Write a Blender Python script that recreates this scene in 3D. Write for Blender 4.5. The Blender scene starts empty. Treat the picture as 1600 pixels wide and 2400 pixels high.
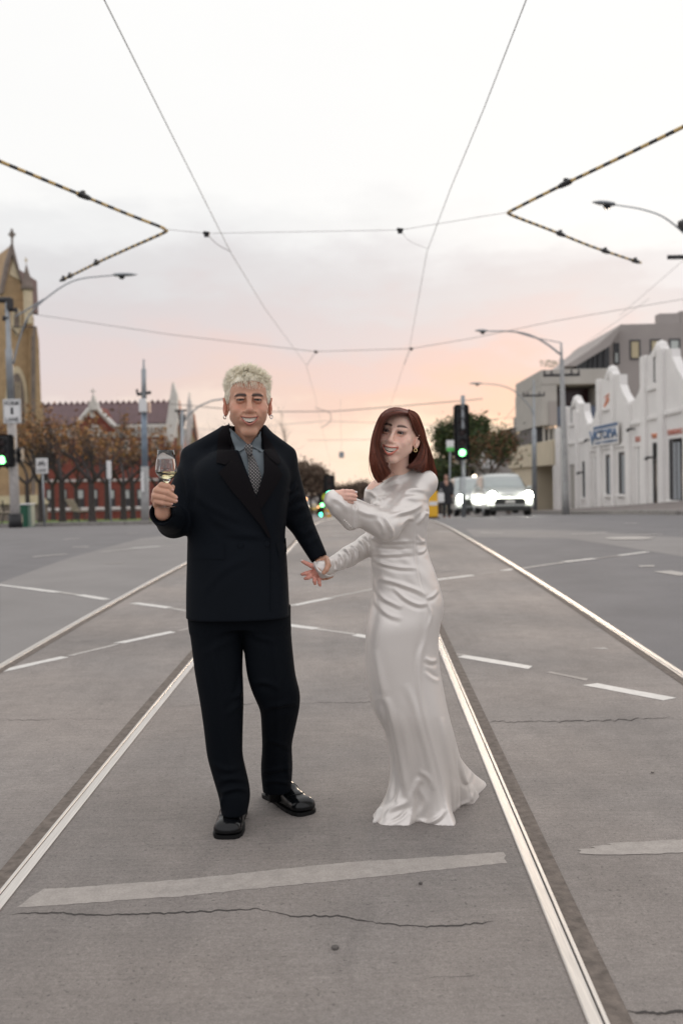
import bpy, bmesh, math, random
import numpy as np
from mathutils import Vector, Matrix, Euler
from mathutils.bvhtree import BVHTree
from mathutils.geometry import delaunay_2d_cdt

scene = bpy.context.scene
COL = scene.collection
rng = random.Random(7)
nrng = np.random.default_rng(11)

# ------------------------------------------------------------------ camera
FPX = 2400.0 * 35.0 / 36.0
CAM = Vector((0.0, 0.0, 1.49))
cam_data = bpy.data.cameras.new("camera")
cam_data.sensor_fit = 'VERTICAL'
cam_data.sensor_height = 36.0
cam_data.lens = 35.0
cam_data.clip_start = 0.05
cam_data.clip_end = 2000.0
cam_data.dof.use_dof = True
cam_data.dof.focus_distance = 3.92
cam_data.dof.aperture_fstop = 2.4
cam = bpy.data.objects.new("camera", cam_data)
COL.objects.link(cam)
RC = (Matrix.Rotation(math.radians(90 - 1.72), 3, 'X') @ Matrix.Rotation(math.radians(-1.2), 3, 'Z'))
cam.matrix_world = Matrix.Translation(CAM) @ RC.to_4x4()
scene.camera = cam
RCN = np.array(RC)

# ------------------------------------------------------------------ world: overcast sunset sky
scene.view_settings.view_transform = 'Standard'
scene.view_settings.look = 'None'
scene.view_settings.exposure = 0.0
scene.view_settings.gamma = 1.0
scene.cycles.use_denoising = True
try:
    scene.cycles.denoiser = 'OPENIMAGEDENOISE'
except Exception:
    pass
scene.cycles.max_bounces = 7
scene.cycles.transparent_max_bounces = 12
scene.cycles.sample_clamp_indirect = 4.0

SUN_EL, SUN_AZ = math.radians(7.0), math.radians(14.0)   # azimuth measured from +Y towards +X
world = bpy.data.worlds.new("World")
scene.world = world
world.use_nodes = True
wn, wl = world.node_tree.nodes, world.node_tree.links
wn.clear()
def WN(t, **k):
    n = wn.new(t)
    for a, b in k.items():
        setattr(n, a, b)
    return n
def wmath(op, a, b=None, c=None, clamp=False):
    n = WN('ShaderNodeMath', operation=op, use_clamp=clamp)
    for i, s in enumerate((a, b, c)):
        if s is None:
            continue
        if isinstance(s, (int, float)):
            n.inputs[i].default_value = s
        else:
            wl.new(s, n.inputs[i])
    return n.outputs[0]
def wramp(fac, stops):
    r = WN('ShaderNodeValToRGB')
    r.color_ramp.interpolation = 'EASE'
    e = r.color_ramp.elements
    e[0].position, e[0].color = stops[0][0], (*stops[0][1], 1)
    e[1].position, e[1].color = stops[-1][0], (*stops[-1][1], 1)
    for p, c in stops[1:-1]:
        q = e.new(p)
        q.color = (*c, 1)
    wl.new(fac, r.inputs[0])
    return r.outputs[0]
def wmix(fac, a, b, mode='MIX'):
    n = WN('ShaderNodeMix', data_type='RGBA', blend_type=mode)
    if isinstance(fac, (int, float)):
        n.inputs[0].default_value = fac
    else:
        wl.new(fac, n.inputs[0])
    for s, i in ((a, 6), (b, 7)):
        if isinstance(s, tuple):
            n.inputs[i].default_value = (*s, 1)
        else:
            wl.new(s, n.inputs[i])
    return n.outputs[2]
tc = WN('ShaderNodeTexCoord')
sep = WN('ShaderNodeSeparateXYZ')
wl.new(tc.outputs['Generated'], sep.inputs[0])
dx_, dy_, dz_ = sep.outputs
mp = WN('ShaderNodeMapping')
mp.inputs['Scale'].default_value = (3.2, 3.2, 8.0)
mp.inputs['Location'].default_value = (0.7, 0.2, 0.35)
wl.new(tc.outputs['Generated'], mp.inputs[0])
nz = WN('ShaderNodeTexNoise')
nz.inputs['Scale'].default_value = 2.1
nz.inputs['Detail'].default_value = 6.0
nz.inputs['Roughness'].default_value = 0.55
wl.new(mp.outputs[0], nz.inputs['Vector'])
mp2 = WN('ShaderNodeMapping')
mp2.inputs['Scale'].default_value = (1.6, 1.6, 30.0)
wl.new(tc.outputs['Generated'], mp2.inputs[0])
nz2 = WN('ShaderNodeTexNoise')
nz2.inputs['Scale'].default_value = 2.0
nz2.inputs['Detail'].default_value = 4.0
wl.new(mp2.outputs[0], nz2.inputs['Vector'])
azf = wmath('MULTIPLY_ADD', dx_, 1.55, 0.5, clamp=True)                 # 0 left .. 1 right
zt = wmath('ADD', dz_, wmath('MULTIPLY', wmath('SUBTRACT', nz.outputs[0], 0.5), 0.16))
zt = wmath('ADD', zt, wmath('MULTIPLY', wmath('SUBTRACT', nz2.outputs[0], 0.5), 0.022))
zt = wmath('ADD', zt, wmath('MULTIPLY', azf, 0.035))
S = 2.0      # ramp covers sin(elevation) 0..0.5
left = wramp(wmath('MULTIPLY', zt, S), [
    (0.00, (.95, .80, .68)), (0.05, (1.0, .86, .76)), (0.10, (.75, .62, .585)), (0.15, (.82, .72, .69)), (0.19, (.75, .655, .645)), (0.26, (.74, .66, .66)),
    (0.36, (.70, .66, .665)), (0.44, (.73, .72, .725)), (0.515, (.84, .84, .84)), (0.60, (.965, .96, .945)), (1.0, (.99, .985, .97))])
right = wramp(wmath('MULTIPLY', zt, S), [
    (0.05, (1.05, .80, .56)), (0.10, (1.12, .95, .74)), (0.15, (1.08, .76, .53)), (0.20, (1.0, .62, .45)), (0.27, (.92, .62, .53)), (0.34, (.82, .68, .66)),
    (0.42, (.78, .73, .73)), (0.47, (.84, .81, .81)), (0.53, (.955, .945, .93)), (0.58, (.97, .965, .95)), (1.0, (.99, .985, .97))])
skyc = wmix(azf, left, right)
# zenith and the sky behind the camera, brightened to lift ground and faces
zen = wmath('MULTIPLY_ADD', dz_, 1.6, -0.7, clamp=True)
skyc = wmix(zen, skyc, (1.34, 1.31, 1.30))
back = wmath('MULTIPLY_ADD', dy_, -1.4, 0.35, clamp=True)
low = wmath('MULTIPLY_ADD', dz_, 2.6, 0.42, clamp=True)      # sky colour dimmed low behind the camera, deepening contact shadows; nothing is built there
lowc = WN('ShaderNodeCombineColor')
for _i, _k in enumerate((1.14, 1.12, 1.14)): wl.new(wmath('MULTIPLY', low, _k), lowc.inputs[_i])
skyc = wmix(back, skyc, lowc.outputs[0])
nsky = WN('ShaderNodeTexSky', sky_type='NISHITA')
nsky.sun_disc = False
nsky.sun_elevation = SUN_EL
nsky.sun_rotation = SUN_AZ
sk = wmix(1.0, nsky.outputs[0], (0.004, 0.004, 0.005), 'MULTIPLY')
skyc = wmix(1.0, skyc, sk, 'ADD')
bg = WN('ShaderNodeBackground')
bg.inputs[1].default_value = 1.0
wl.new(skyc, bg.inputs[0])
wo = WN('ShaderNodeOutputWorld')
wl.new(bg.outputs[0], wo.inputs[0])

sun = bpy.data.lights.new("sun", 'SUN')
sun.energy = 0.75
sun.angle = math.radians(12)
sun.color = (1.0, .78, .58)
suno = bpy.data.objects.new("sun", sun)
COL.objects.link(suno)
sd = Vector((math.sin(SUN_AZ) * math.cos(SUN_EL), math.cos(SUN_AZ) * math.cos(SUN_EL), math.sin(SUN_EL)))
suno.rotation_euler = sd.to_track_quat('Z', 'Y').to_euler()
suno.location = (8, 30, 20)

# ------------------------------------------------------------------ picture <-> place
def ray(px, py):
    d = RC @ Vector(((px - 800) / FPX, -(py - 1200) / FPX, -1.0))
    return d
def at(px, py, y):
    d = ray(px, py)
    return CAM + d * (y / d.y)
def onx(px, py, x):
    d = ray(px, py)
    return CAM + d * (x / d.x)
def onplane(px, py, p0, n):
    d = ray(px, py)
    return CAM + d * ((Vector(p0) - CAM).dot(Vector(n)) / d.dot(Vector(n)))
def projN(P):
    """(N,3) world -> (N,2) pixels of the 1600x2400 frame"""
    q = (np.asarray(P, dtype=np.float64) - np.array(CAM)) @ RCN
    return np.stack([800 + FPX * q[:, 0] / -q[:, 2], 1200 - FPX * q[:, 1] / -q[:, 2]], 1)
# ground profile: gentle rise from the camera to the crossing, then the street runs downhill
_gy = np.array([-60, -10, 0, 5, 10, 18, 27, 34, 42, 60, 100, 150, 300, 900], float)
_gz = np.array([-1.8, -.3, 0, .145, .262, .36, .33, .16, -.10, -.62, -1.9, -3.4, -6.5, -9.0])
def _tang():
    h = np.diff(_gy); dl = np.diff(_gz) / h
    m = np.zeros(len(_gy)); m[0] = dl[0]; m[-1] = dl[-1]
    m[1:-1] = (dl[:-1] * h[1:] + dl[1:] * h[:-1]) / (h[1:] + h[:-1])
    return m
_gm = _tang()
def gz(y):
    y = float(y)
    i = int(np.clip(np.searchsorted(_gy, y) - 1, 0, len(_gy) - 2))
    h = _gy[i + 1] - _gy[i]; t = min(max((y - _gy[i]) / h, 0), 1)
    return float((2*t**3 - 3*t**2 + 1) * _gz[i] + (t**3 - 2*t**2 + t) * h * _gm[i] + (-2*t**3 + 3*t**2) * _gz[i+1] + (t**3 - t**2) * h * _gm[i+1])
def gnd(px, py, dz=0.0):
    d = ray(px, py); t0, t1 = 0.5, None
    prev = 0.5
    t = 0.5
    while t < 900:
        p = CAM + d * t
        if p.z < gz(p.y) + dz:
            lo, hi = prev, t
            for _ in range(30):
                m = (lo + hi) / 2; p = CAM + d * m
                if p.z < gz(p.y) + dz: hi = m
                else: lo = m
            return CAM + d * hi
        prev = t; t *= 1.03
    return CAM + d * 900

# ------------------------------------------------------------------ materials
MATS = {}
def mat(name, col, rough=.7, metal=0.0, var=.0, scale=5.0, bump=0.0, bscale=None, spec=.5, emit=None, estr=0.0, vcol=False, stretch=None,
        trans=0.0, ior=1.45, sheen=0.0, aniso=0.0, coat=0.0, detail=5.0, sss=0.0, var2=None, alpha=None):
    if name in MATS:
        return MATS[name]
    m = bpy.data.materials.new(name); m.use_nodes = True
    N, L = m.node_tree.nodes, m.node_tree.links
    b = N['Principled BSDF']
    b.inputs['Roughness'].default_value = rough
    b.inputs['Metallic'].default_value = metal
    b.inputs['Specular IOR Level'].default_value = spec
    b.inputs['IOR'].default_value = ior
    b.inputs['Transmission Weight'].default_value = trans
    b.inputs['Sheen Weight'].default_value = sheen
    b.inputs['Coat Weight'].default_value = coat
    b.inputs['Anisotropic'].default_value = aniso
    if alpha is not None:
        b.inputs['Alpha'].default_value = alpha
    if sss > 0:
        b.inputs['Subsurface Weight'].default_value = sss
        b.inputs['Subsurface Radius'].default_value = (0.012, 0.004, 0.002)
        b.inputs['Subsurface Scale'].default_value = 1.0
    t = N.new('ShaderNodeTexCoord'); mp = N.new('ShaderNodeMapping')
    L.new(t.outputs['Object'], mp.inputs[0])
    if stretch: mp.inputs['Scale'].default_value = stretch
    src = None
    if vcol:
        a = N.new('ShaderNodeAttribute'); a.attribute_name = 'Col'; src = a.outputs['Color']
    if var > 0:
        nz = N.new('ShaderNodeTexNoise'); nz.inputs['Scale'].default_value = scale; nz.inputs['Detail'].default_value = detail
        L.new(mp.outputs[0], nz.inputs['Vector'])
        mr = N.new('ShaderNodeMapRange'); mr.inputs[1].default_value = .3; mr.inputs[2].default_value = .7
        mr.inputs[3].default_value = 1 - var; mr.inputs[4].default_value = 1 + var
        L.new(nz.outputs[0], mr.inputs[0])
        fac = mr.outputs[0]
        if var2:
            n2 = N.new('ShaderNodeTexNoise'); n2.inputs['Scale'].default_value = var2[1]; n2.inputs['Detail'].default_value = 3
            L.new(t.outputs['Object'], n2.inputs['Vector'])
            m2 = N.new('ShaderNodeMapRange'); m2.inputs[1].default_value = .3; m2.inputs[2].default_value = .7
            m2.inputs[3].default_value = 1 - var2[0]; m2.inputs[4].default_value = 1 + var2[0]
            L.new(n2.outputs[0], m2.inputs[0])
            mm = N.new('ShaderNodeMath'); mm.operation = 'MULTIPLY'
            L.new(fac, mm.inputs[0]); L.new(m2.outputs[0], mm.inputs[1]); fac = mm.outputs[0]
        vm = N.new('ShaderNodeVectorMath'); vm.operation = 'SCALE'
        if src is None: vm.inputs[0].default_value = col[:3]
        else: L.new(src, vm.inputs[0])
        L.new(fac, vm.inputs['Scale']); src = vm.outputs[0]
    if src is None: b.inputs['Base Color'].default_value = (*col[:3], 1)
    else: L.new(src, b.inputs['Base Color'])
    if bump > 0:
        nb = N.new('ShaderNodeTexNoise'); nb.inputs['Scale'].default_value = bscale or scale * 4; nb.inputs['Detail'].default_value = 6
        L.new(mp.outputs[0], nb.inputs['Vector'])
        bp = N.new('ShaderNodeBump'); bp.inputs['Strength'].default_value = 1.0; bp.inputs['Distance'].default_value = bump
        L.new(nb.outputs[0], bp.inputs['Height']); L.new(bp.outputs[0], b.inputs['Normal'])
    if emit is not None:
        b.inputs['Emission Color'].default_value = (*emit, 1); b.inputs['Emission Strength'].default_value = estr
    MATS[name] = m
    return m

# ------------------------------------------------------------------ mesh builder
class MB:
    def __init__(s): s.v = []; s.f = []
    def add(s, vs, fs):
        o = len(s.v); s.v += [tuple(v) for v in vs]; s.f += [tuple(i + o for i in f) for f in fs]; return s
    def box(s, x0, x1, y0, y1, z0, z1):
        return s.add([(x0,y0,z0),(x1,y0,z0),(x1,y1,z0),(x0,y1,z0),(x0,y0,z1),(x1,y0,z1),(x1,y1,z1),(x0,y1,z1)],
                     [(0,3,2,1),(4,5,6,7),(0,1,5,4),(1,2,6,5),(2,3,7,6),(3,0,4,7)])
    def bbox(s, x0, x1, y0, y1, z0, z1, b=.01):
        """box with chamfered vertical and top edges"""
        vs = []; 
        def ring(z, i): return [(x0+i+b,y0+i,z),(x1-i-b,y0+i,z),(x1-i,y0+i+b,z),(x1-i,y1-i-b,z),(x1-i-b,y1-i,z),(x0+i+b,y1-i,z),(x0+i,y1-i-b,z),(x0+i,y0+i+b,z)]
        R = [ring(z0+b, 0), ring(z1-b, 0), ring(z1, b)]
        R.insert(0, ring(z0, b))
        for r in R: vs += r
        fs = [tuple(range(7,-1,-1)), tuple(range(24,32))]
        for k in range(3):
            for i in range(8):
                j = (i+1) % 8; fs.append((k*8+i, k*8+j, k*8+8+j, k*8+8+i))
        return s.add(vs, fs)
    def tube(s, pts, r, n=8, cap=True, sq=1.0):
        pts = [Vector(p) for p in pts]
        rr = r if isinstance(r, (list, tuple)) else [r] * len(pts)
        vs = []; up = None
        for i, p in enumerate(pts):
            d = (pts[min(i+1, len(pts)-1)] - pts[max(i-1, 0)])
            d = d.normalized() if d.length > 1e-9 else Vector((0,0,1))
            if up is None:
                a = Vector((0,0,1)) if abs(d.z) < .9 else Vector((1,0,0))
                up = (a - d * a.dot(d)).normalized()
            else:
                up = (up - d * up.dot(d)); up = up.normalized() if up.length > 1e-6 else Vector((1,0,0))
            sd = d.cross(up)
            for k in range(n):
                a = 2 * math.pi * k / n
                vs.append(p + (up * math.cos(a) + sd * math.sin(a) * sq) * rr[i])
        fs = []
        for i in range(len(pts) - 1):
            for k in range(n):
                j = (k + 1) % n
                fs.append((i*n+k, i*n+j, (i+1)*n+j, (i+1)*n+k))
        if cap:
            fs.append(tuple(range(n-1, -1, -1))); fs.append(tuple((len(pts)-1)*n + k for k in range(n)))
        return s.add(vs, fs)
    def lathe(s, prof, c=(0,0,0), n=24, cap=True):
        vs = [(c[0]+r*math.cos(2*math.pi*k/n), c[1]+r*math.sin(2*math.pi*k/n), c[2]+z) for r, z in prof for k in range(n)]
        fs = [(i*n+k, i*n+(k+1)%n, (i+1)*n+(k+1)%n, (i+1)*n+k) for i in range(len(prof)-1) for k in range(n)]
        if cap:
            fs.append(tuple(range(n-1,-1,-1))); fs.append(tuple((len(prof)-1)*n+k for k in range(n)))
        return s.add(vs, fs)
    def prism(s, poly, vec):
        """flat polygon (3-D points) pushed along vec into a solid"""
        poly = [Vector(p) for p in poly]; vec = Vector(vec); n = len(poly)
        nn = Vector((0,0,0))
        for i in range(n): nn += poly[i].cross(poly[(i+1) % n])
        if nn.dot(vec) > 0: poly.reverse()
        return s.add(poly + [p + vec for p in poly], [tuple(range(n)), tuple(range(2*n-1, n-1, -1))] + [(i, n+i, n+(i+1) % n, (i+1) % n) for i in range(n)])
    def quad(s, a, b, c, d): return s.add([a, b, c, d], [(0,1,2,3)])
    def build(s, name, m, parent=None, smooth=False):
        me = bpy.data.meshes.new(name)
        off = wloc(parent) if parent is not None else Vector((0,0,0))
        me.from_pydata([(x-off.x, y-off.y, z-off.z) for x, y, z in s.v], [], s.f)
        me.materials.append(m)
        me.update()
        if smooth:
            me.polygons.foreach_set('use_smooth', [True] * len(me.polygons))
        o = bpy.data.objects.new(name, me); COL.objects.link(o)
        if parent is not None: o.parent = parent
        return o
def wloc(o):
    v = Vector((0,0,0))
    while o is not None:
        v += o.location; o = o.parent
    return v
def thing(name, label, cat, loc=(0,0,0), group=None, kind=None):
    o = bpy.data.objects.new(name, None); COL.objects.link(o)
    o.location = loc; o.empty_display_size = .2
    return tag(o, label, cat, group, kind)
def tag(o, label=None, cat=None, group=None, kind=None):
    if label: o['label'] = label
    if cat: o['category'] = cat
    if group: o['group'] = group
    if kind: o['kind'] = kind
    return o
def recentre(o, loc):
    """give a top-level mesh built in place its origin at loc"""
    off = Vector(loc) - o.location
    o.data.transform(Matrix.Translation(-off)); o.location = loc
    return o
def copy_tree(o, parent=None):
    c = o.copy(); COL.objects.link(c)
    if parent is not None: c.parent = parent
    for ch in list(o.children):
        copy_tree(ch, c)
    return c
def text_obj(name, s, m, parent, origin, xdir, updir, height, width=None, depth=.01, font_w=1.0):
    cu = bpy.data.curves.new(name, 'FONT'); cu.body = s; cu.size = 1.0; cu.extrude = 0.0; cu.offset = font_w
    tmp = bpy.data.objects.new(name + "_tmp", cu); COL.objects.link(tmp)
    bpy.context.view_layer.update()
    dg = bpy.context.evaluated_depsgraph_get()
    me = bpy.data.meshes.new_from_object(tmp.evaluated_get(dg)); bpy.data.objects.remove(tmp)
    co = np.array([v.co[:] for v in me.vertices]); lo, hi = co.min(0), co.max(0)
    X = Vector(xdir).normalized(); U = Vector(updir).normalized(); Nn = X.cross(U)
    sy = height / (hi[1] - lo[1]); sx = (width / (hi[0] - lo[0])) if width else sy
    off = wloc(parent)
    bmm = bmesh.new(); bmm.from_mesh(me)
    for v in bmm.verts:
        q = Vector(origin) + X * ((v.co.x - lo[0]) * sx) + U * ((v.co.y - lo[1]) * sy) + Nn * depth
        v.co = q - off
    r = bmesh.ops.extrude_face_region(bmm, geom=list(bmm.faces))
    for e in r['geom']:
        if isinstance(e, bmesh.types.BMVert): e.co = e.co - Nn * (depth * .8)
    bmm.to_mesh(me); bmm.free()
    me.materials.clear(); me.materials.append(m)
    o = bpy.data.objects.new(name, me); COL.objects.link(o); o.parent = parent
    return o
# ================================================================== ground, tracks, markings
M_asph = mat('asphalt', (.165, .158, .160), rough=.75, var=.10, scale=1.3, bump=.004, bscale=160, var2=(.10, 90), spec=.35)
M_asph_old = mat('asphalt_worn', (.225, .212, .205), rough=.75, var=.10, scale=.9, bump=.003, bscale=140, var2=(.08, 80), spec=.35)
M_asph_far = mat('asphalt_street', (.20, .19, .188), rough=.8, var=.08, scale=.4, spec=.3)
def concrete_mat(name='concrete', k=1.0):
    m = bpy.data.materials.new(name); m.use_nodes = True
    N, L = m.node_tree.nodes, m.node_tree.links
    b = N['Principled BSDF']; b.inputs['Roughness'].default_value = .78; b.inputs['Specular IOR Level'].default_value = .35
    t = N.new('ShaderNodeTexCoord')
    def noise(scale, det=5, rough=.5, st=None, dist=0):
        n = N.new('ShaderNodeTexNoise'); n.inputs['Scale'].default_value = scale; n.inputs['Detail'].default_value = det
        n.inputs['Roughness'].default_value = rough; n.inputs['Distortion'].default_value = dist
        if st:
            mp = N.new('ShaderNodeMapping'); mp.inputs['Scale'].default_value = st; L.new(t.outputs['Object'], mp.inputs[0]); L.new(mp.outputs[0], n.inputs['Vector'])
        else: L.new(t.outputs['Object'], n.inputs['Vector'])
        return n.outputs[0]
    def rng_(s, a, b_, c, d):
        r = N.new('ShaderNodeMapRange'); r.inputs[1].default_value = a; r.inputs[2].default_value = b_; r.inputs[3].default_value = c; r.inputs[4].default_value = d
        L.new(s, r.inputs[0]); return r.outputs[0]
    def mul(a, b_):
        n = N.new('ShaderNodeMath'); n.operation = 'MULTIPLY'; L.new(a, n.inputs[0]); L.new(b_, n.inputs[1]); return n.outputs[0]
    f = rng_(noise(.55, 4), .3, .7, .80, 1.17)
    f = mul(f, rng_(noise(7, 5, .6), .3, .7, .90, 1.08))
    f = mul(f, rng_(noise(60, 4, .7), .3, .7, .86, 1.14))
    f = mul(f, rng_(noise(210, 4, .85), .3, .7, .70, 1.30))
    f = mul(f, rng_(noise(95, 5, .8), .3, .7, .84, 1.17))
    f = mul(f, rng_(noise(70, 2, .5), .66, .71, 1.0, .62))                   # small dark pores
    f = mul(f, rng_(noise(2.6, 6, .7, st=(1, .6, 1), dist=1.2), .56, .66, 1.0, .90))                   # aggregate
    f = mul(f, rng_(noise(1.0, 5, .6, st=(3.0, 55, 1)), .32, .68, .925, 1.06))     # brooming across the slab
    f = mul(f, rng_(noise(1.0, 4, .6, st=(4.5, .32, 1)), .35, .65, .94, 1.05))      # tyre streaks along the street
    f = mul(f, rng_(noise(19, 6, .75, dist=.3), .70, .76, 1.0, .66))             # pits and spots
    vm = N.new('ShaderNodeMix'); vm.data_type = 'RGBA'; L.new(rng_(noise(.8, 3), .35, .65, 0, 1), vm.inputs[0])
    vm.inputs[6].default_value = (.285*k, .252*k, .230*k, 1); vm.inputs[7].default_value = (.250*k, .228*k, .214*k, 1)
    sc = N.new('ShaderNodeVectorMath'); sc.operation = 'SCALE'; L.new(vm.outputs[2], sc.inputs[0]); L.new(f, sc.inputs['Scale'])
    L.new(sc.outputs[0], b.inputs['Base Color'])
    bp = N.new('ShaderNodeBump'); bp.inputs['Distance'].default_value = .0022; bp.inputs['Strength'].default_value = 1
    L.new(f, bp.inputs['Height']); L.new(bp.outputs[0], b.inputs['Normal'])
    return m
M_conc = concrete_mat()
M_conc_d = mat('concrete_patch', (.20, .178, .160), rough=.85, var=.22, scale=9, bump=.004, bscale=120, var2=(.12, 70))
M_bitumen = mat('bitumen_seal', (.15, .125, .107), rough=.9, var=.3, scale=30, bump=.006, bscale=120)
M_paint = mat('road_paint', (.62, .60, .57), rough=.6, var=.10, scale=26, bump=.001, bscale=90)
M_paint_w = mat('road_paint_worn', (.40, .375, .35), rough=.7, var=.16, scale=22, bump=.001, bscale=90, var2=(.12, 130))
M_paint_g = mat('road_paint_ghost', (.330, .300, .275), rough=.75, var=.12, scale=18, var2=(.12, 130))
M_steel = mat('rail_steel', (.62, .585, .55), rough=.36, metal=.9, var=.12, scale=6, stretch=(30, .8, 1), bump=.0004, bscale=40)
M_steel_w = mat('rail_steel_dull', (.50, .46, .42), rough=.42, metal=.8, var=.18, scale=8, stretch=(30, 1.0, 1))
M_crack = mat('crack_dirt', (.05, .045, .042), rough=.95)
M_kerb = mat('kerb_stone', (.24, .225, .21), rough=.85, var=.15, scale=6)
M_path = mat('footpath', (.20, .175, .165), rough=.85, var=.15, scale=3)
M_grass = mat('grass', (.105, .165, .030), rough=.9, var=.35, scale=4, bump=.02, bscale=40)

YS = sorted(set([round(-8 + .5 * i, 3) for i in range(17)] + [round(i * .5, 3) for i in range(0, 121)] + list(range(60, 160, 4)) + list(range(160, 901, 20))))
def sheet(name, xl, xr, y0, y1, dz, m, label=None, kind='structure', nx=1):
    mb = MB(); ys = [y for y in YS if y0 < y < y1]; ys = [y0] + ys + [y1]
    fl = xl if callable(xl) else (lambda y: xl); fr = xr if callable(xr) else (lambda y: xr)
    for y in ys:
        for k in range(nx + 1):
            x = fl(y) + (fr(y) - fl(y)) * k / nx
            mb.v.append((x, y, gz(y) + dz))
    w = nx + 1
    for i in range(len(ys) - 1):
        for k in range(nx):
            mb.f.append((i*w+k, i*w+k+1, (i+1)*w+k+1, (i+1)*w+k))
    o = mb.build(name, m); tag(o, kind=kind)
    return o
sheet('ground', -700, 700, -8, 900, 0, M_asph_far)

def polyline_g(pts, y_extend0=None, y_extend1=None):
    g = [gnd(*p) for p in pts]
    xs = [(p.y, p.x) for p in g]; xs.sort()
    if y_extend0 is not None:
        (ya, xa), (yb, xb) = xs[0], xs[1]; xs.insert(0, (y_extend0, xa + (y_extend0 - ya) * (xb - xa) / (yb - ya)))
    if y_extend1 is not None:
        (ya, xa), (yb, xb) = xs[-2], xs[-1]; xs.append((y_extend1, xb + (y_extend1 - yb) * (xb - xa) / (yb - ya)))
    Y = np.array([a for a, _ in xs]); X = np.array([b for _, b in xs])
    # smooth by resampling with a small blur so that the rail bends gently
    ys = np.arange(Y[0], Y[-1], .25); x = np.interp(ys, Y, X)
    for _ in range(3):
        k = 9; xp = np.pad(x, k, mode='reflect', reflect_type='odd'); x = np.convolve(xp, np.ones(2*k+1)/(2*k+1), 'valid')
    return ys, x
R = {}
R[1] = polyline_g([(0, 1565), (133, 1487), (265, 1414), (439, 1319), (560, 1262)], -1, None)
R[2] = polyline_g([(0, 2118), (166, 1909), (332, 1700), (454, 1552), (575, 1409), (699, 1269), (747, 1225)], -1, 60)
R[3] = polyline_g([(1397, 2400), (1251, 2050), (1106, 1700), (1030, 1510), (960, 1345), (905, 1225)], -1, 60)
R[4] = polyline_g([(1600, 1587), (1404, 1457), (1208, 1330), (1120, 1277), (1035, 1229)], -1, 60)
# the outer-left rail keeps its distance from its neighbour beyond the crossing
def rx(k, y): return float(np.interp(y, R[k][0], R[k][1]))
ys2, xs2 = R[1]
yl = ys2[-1]; gap = rx(2, yl) - xs2[-1]
ye = np.arange(yl + .25, 60, .25)
R[1] = (np.concatenate([ys2, ye]), np.concatenate([xs2, [rx(2, y) - gap - (1.5 - gap) * min(1, (y - yl) / 8) for y in ye]]))

sheet('asphalt_left', -60, lambda y: rx(1, y), 3, 60, .004, M_asph)
sheet('asphalt_right', lambda y: rx(4, y), 60, 2, 60, .004, M_asph)
sheet('track_bed', lambda y: rx(1, y) - .02, lambda y: rx(4, y) + .02, -6 + 5.2, 60, .008, M_conc, nx=4)
# paler strip of concrete outside the left track beyond the markings
def poly_g(name, pxs, dz, m, kind='structure', n=10):
    P = [gnd(*p, dz) for p in pxs]
    xy = [(p.x, p.y) for p in P]
    return poly_w(name, xy, dz, m, kind)
def poly_w(name, xy, dz, m, kind='structure', step=.6):
    rag = name == 'worn_stop_line'; step = .02 if rag else step; rr = random.Random(3)
    vs = [Vector(p) for p in xy]
    # subdivide border and add inner points so the sheet follows the road
    bd = []
    for i in range(len(vs)):
        a, b = vs[i], vs[(i+1) % len(vs)]
        k = max(1, int((b - a).length / step))
        bd += [a + (b - a) * j / k + (Vector((rr.gauss(0, .0022), rr.gauss(0, .0022))) if rag else Vector((0, 0))) for j in range(k)]
    e = [(i, (i+1) % len(bd)) for i in range(len(bd))]
    ins = []
    x0, x1 = min(v.x for v in vs), max(v.x for v in vs); y0, y1 = min(v.y for v in vs), max(v.y for v in vs)
    st = max(.3 if rag else step, ((x1-x0)*(y1-y0)/1500) ** .5)
    y = y0 + st/2
    while y < y1:
        x = x0 + st/2
        while x < x1: ins.append(Vector((x + .001*((len(ins)*7) % 13), y))); x += st
        y += st
    r = delaunay_2d_cdt(bd + ins, e, [list(range(len(bd)))], 1, 1e-5)
    mb = MB(); mb.v = [(p.x, p.y, gz(p.y) + dz) for p in r[0]]; mb.f = [tuple(f) for f in r[2]]
    o = mb.build(name, m); 
    if o.data.polygons and o.data.polygons[0].normal.z < 0: o.data.flip_normals()
    return tag(o, kind=kind)
poly_g('concrete_apron', [(0, 1560), (0, 1366), (150, 1312), (330, 1262), (560, 1240), (700, 1236), (690, 1262), (560, 1262), (439, 1318), (265, 1413), (133, 1486)], .006, M_asph_old)
poly_g('asphalt_band', [(1110, 1258), (1330, 1262), (1600, 1305), (1640, 1320), (1640, 1262), (1330, 1243), (1090, 1240)], .006, M_asph_old)

M_conc3 = concrete_mat('concrete_vignette', .93)  # near slab's concrete darkened in colour to stand in for lens vignette
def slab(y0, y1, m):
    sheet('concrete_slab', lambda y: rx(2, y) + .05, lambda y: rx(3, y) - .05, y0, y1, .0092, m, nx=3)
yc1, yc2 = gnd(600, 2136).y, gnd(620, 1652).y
slab(-.6, yc2, M_conc3)
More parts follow.
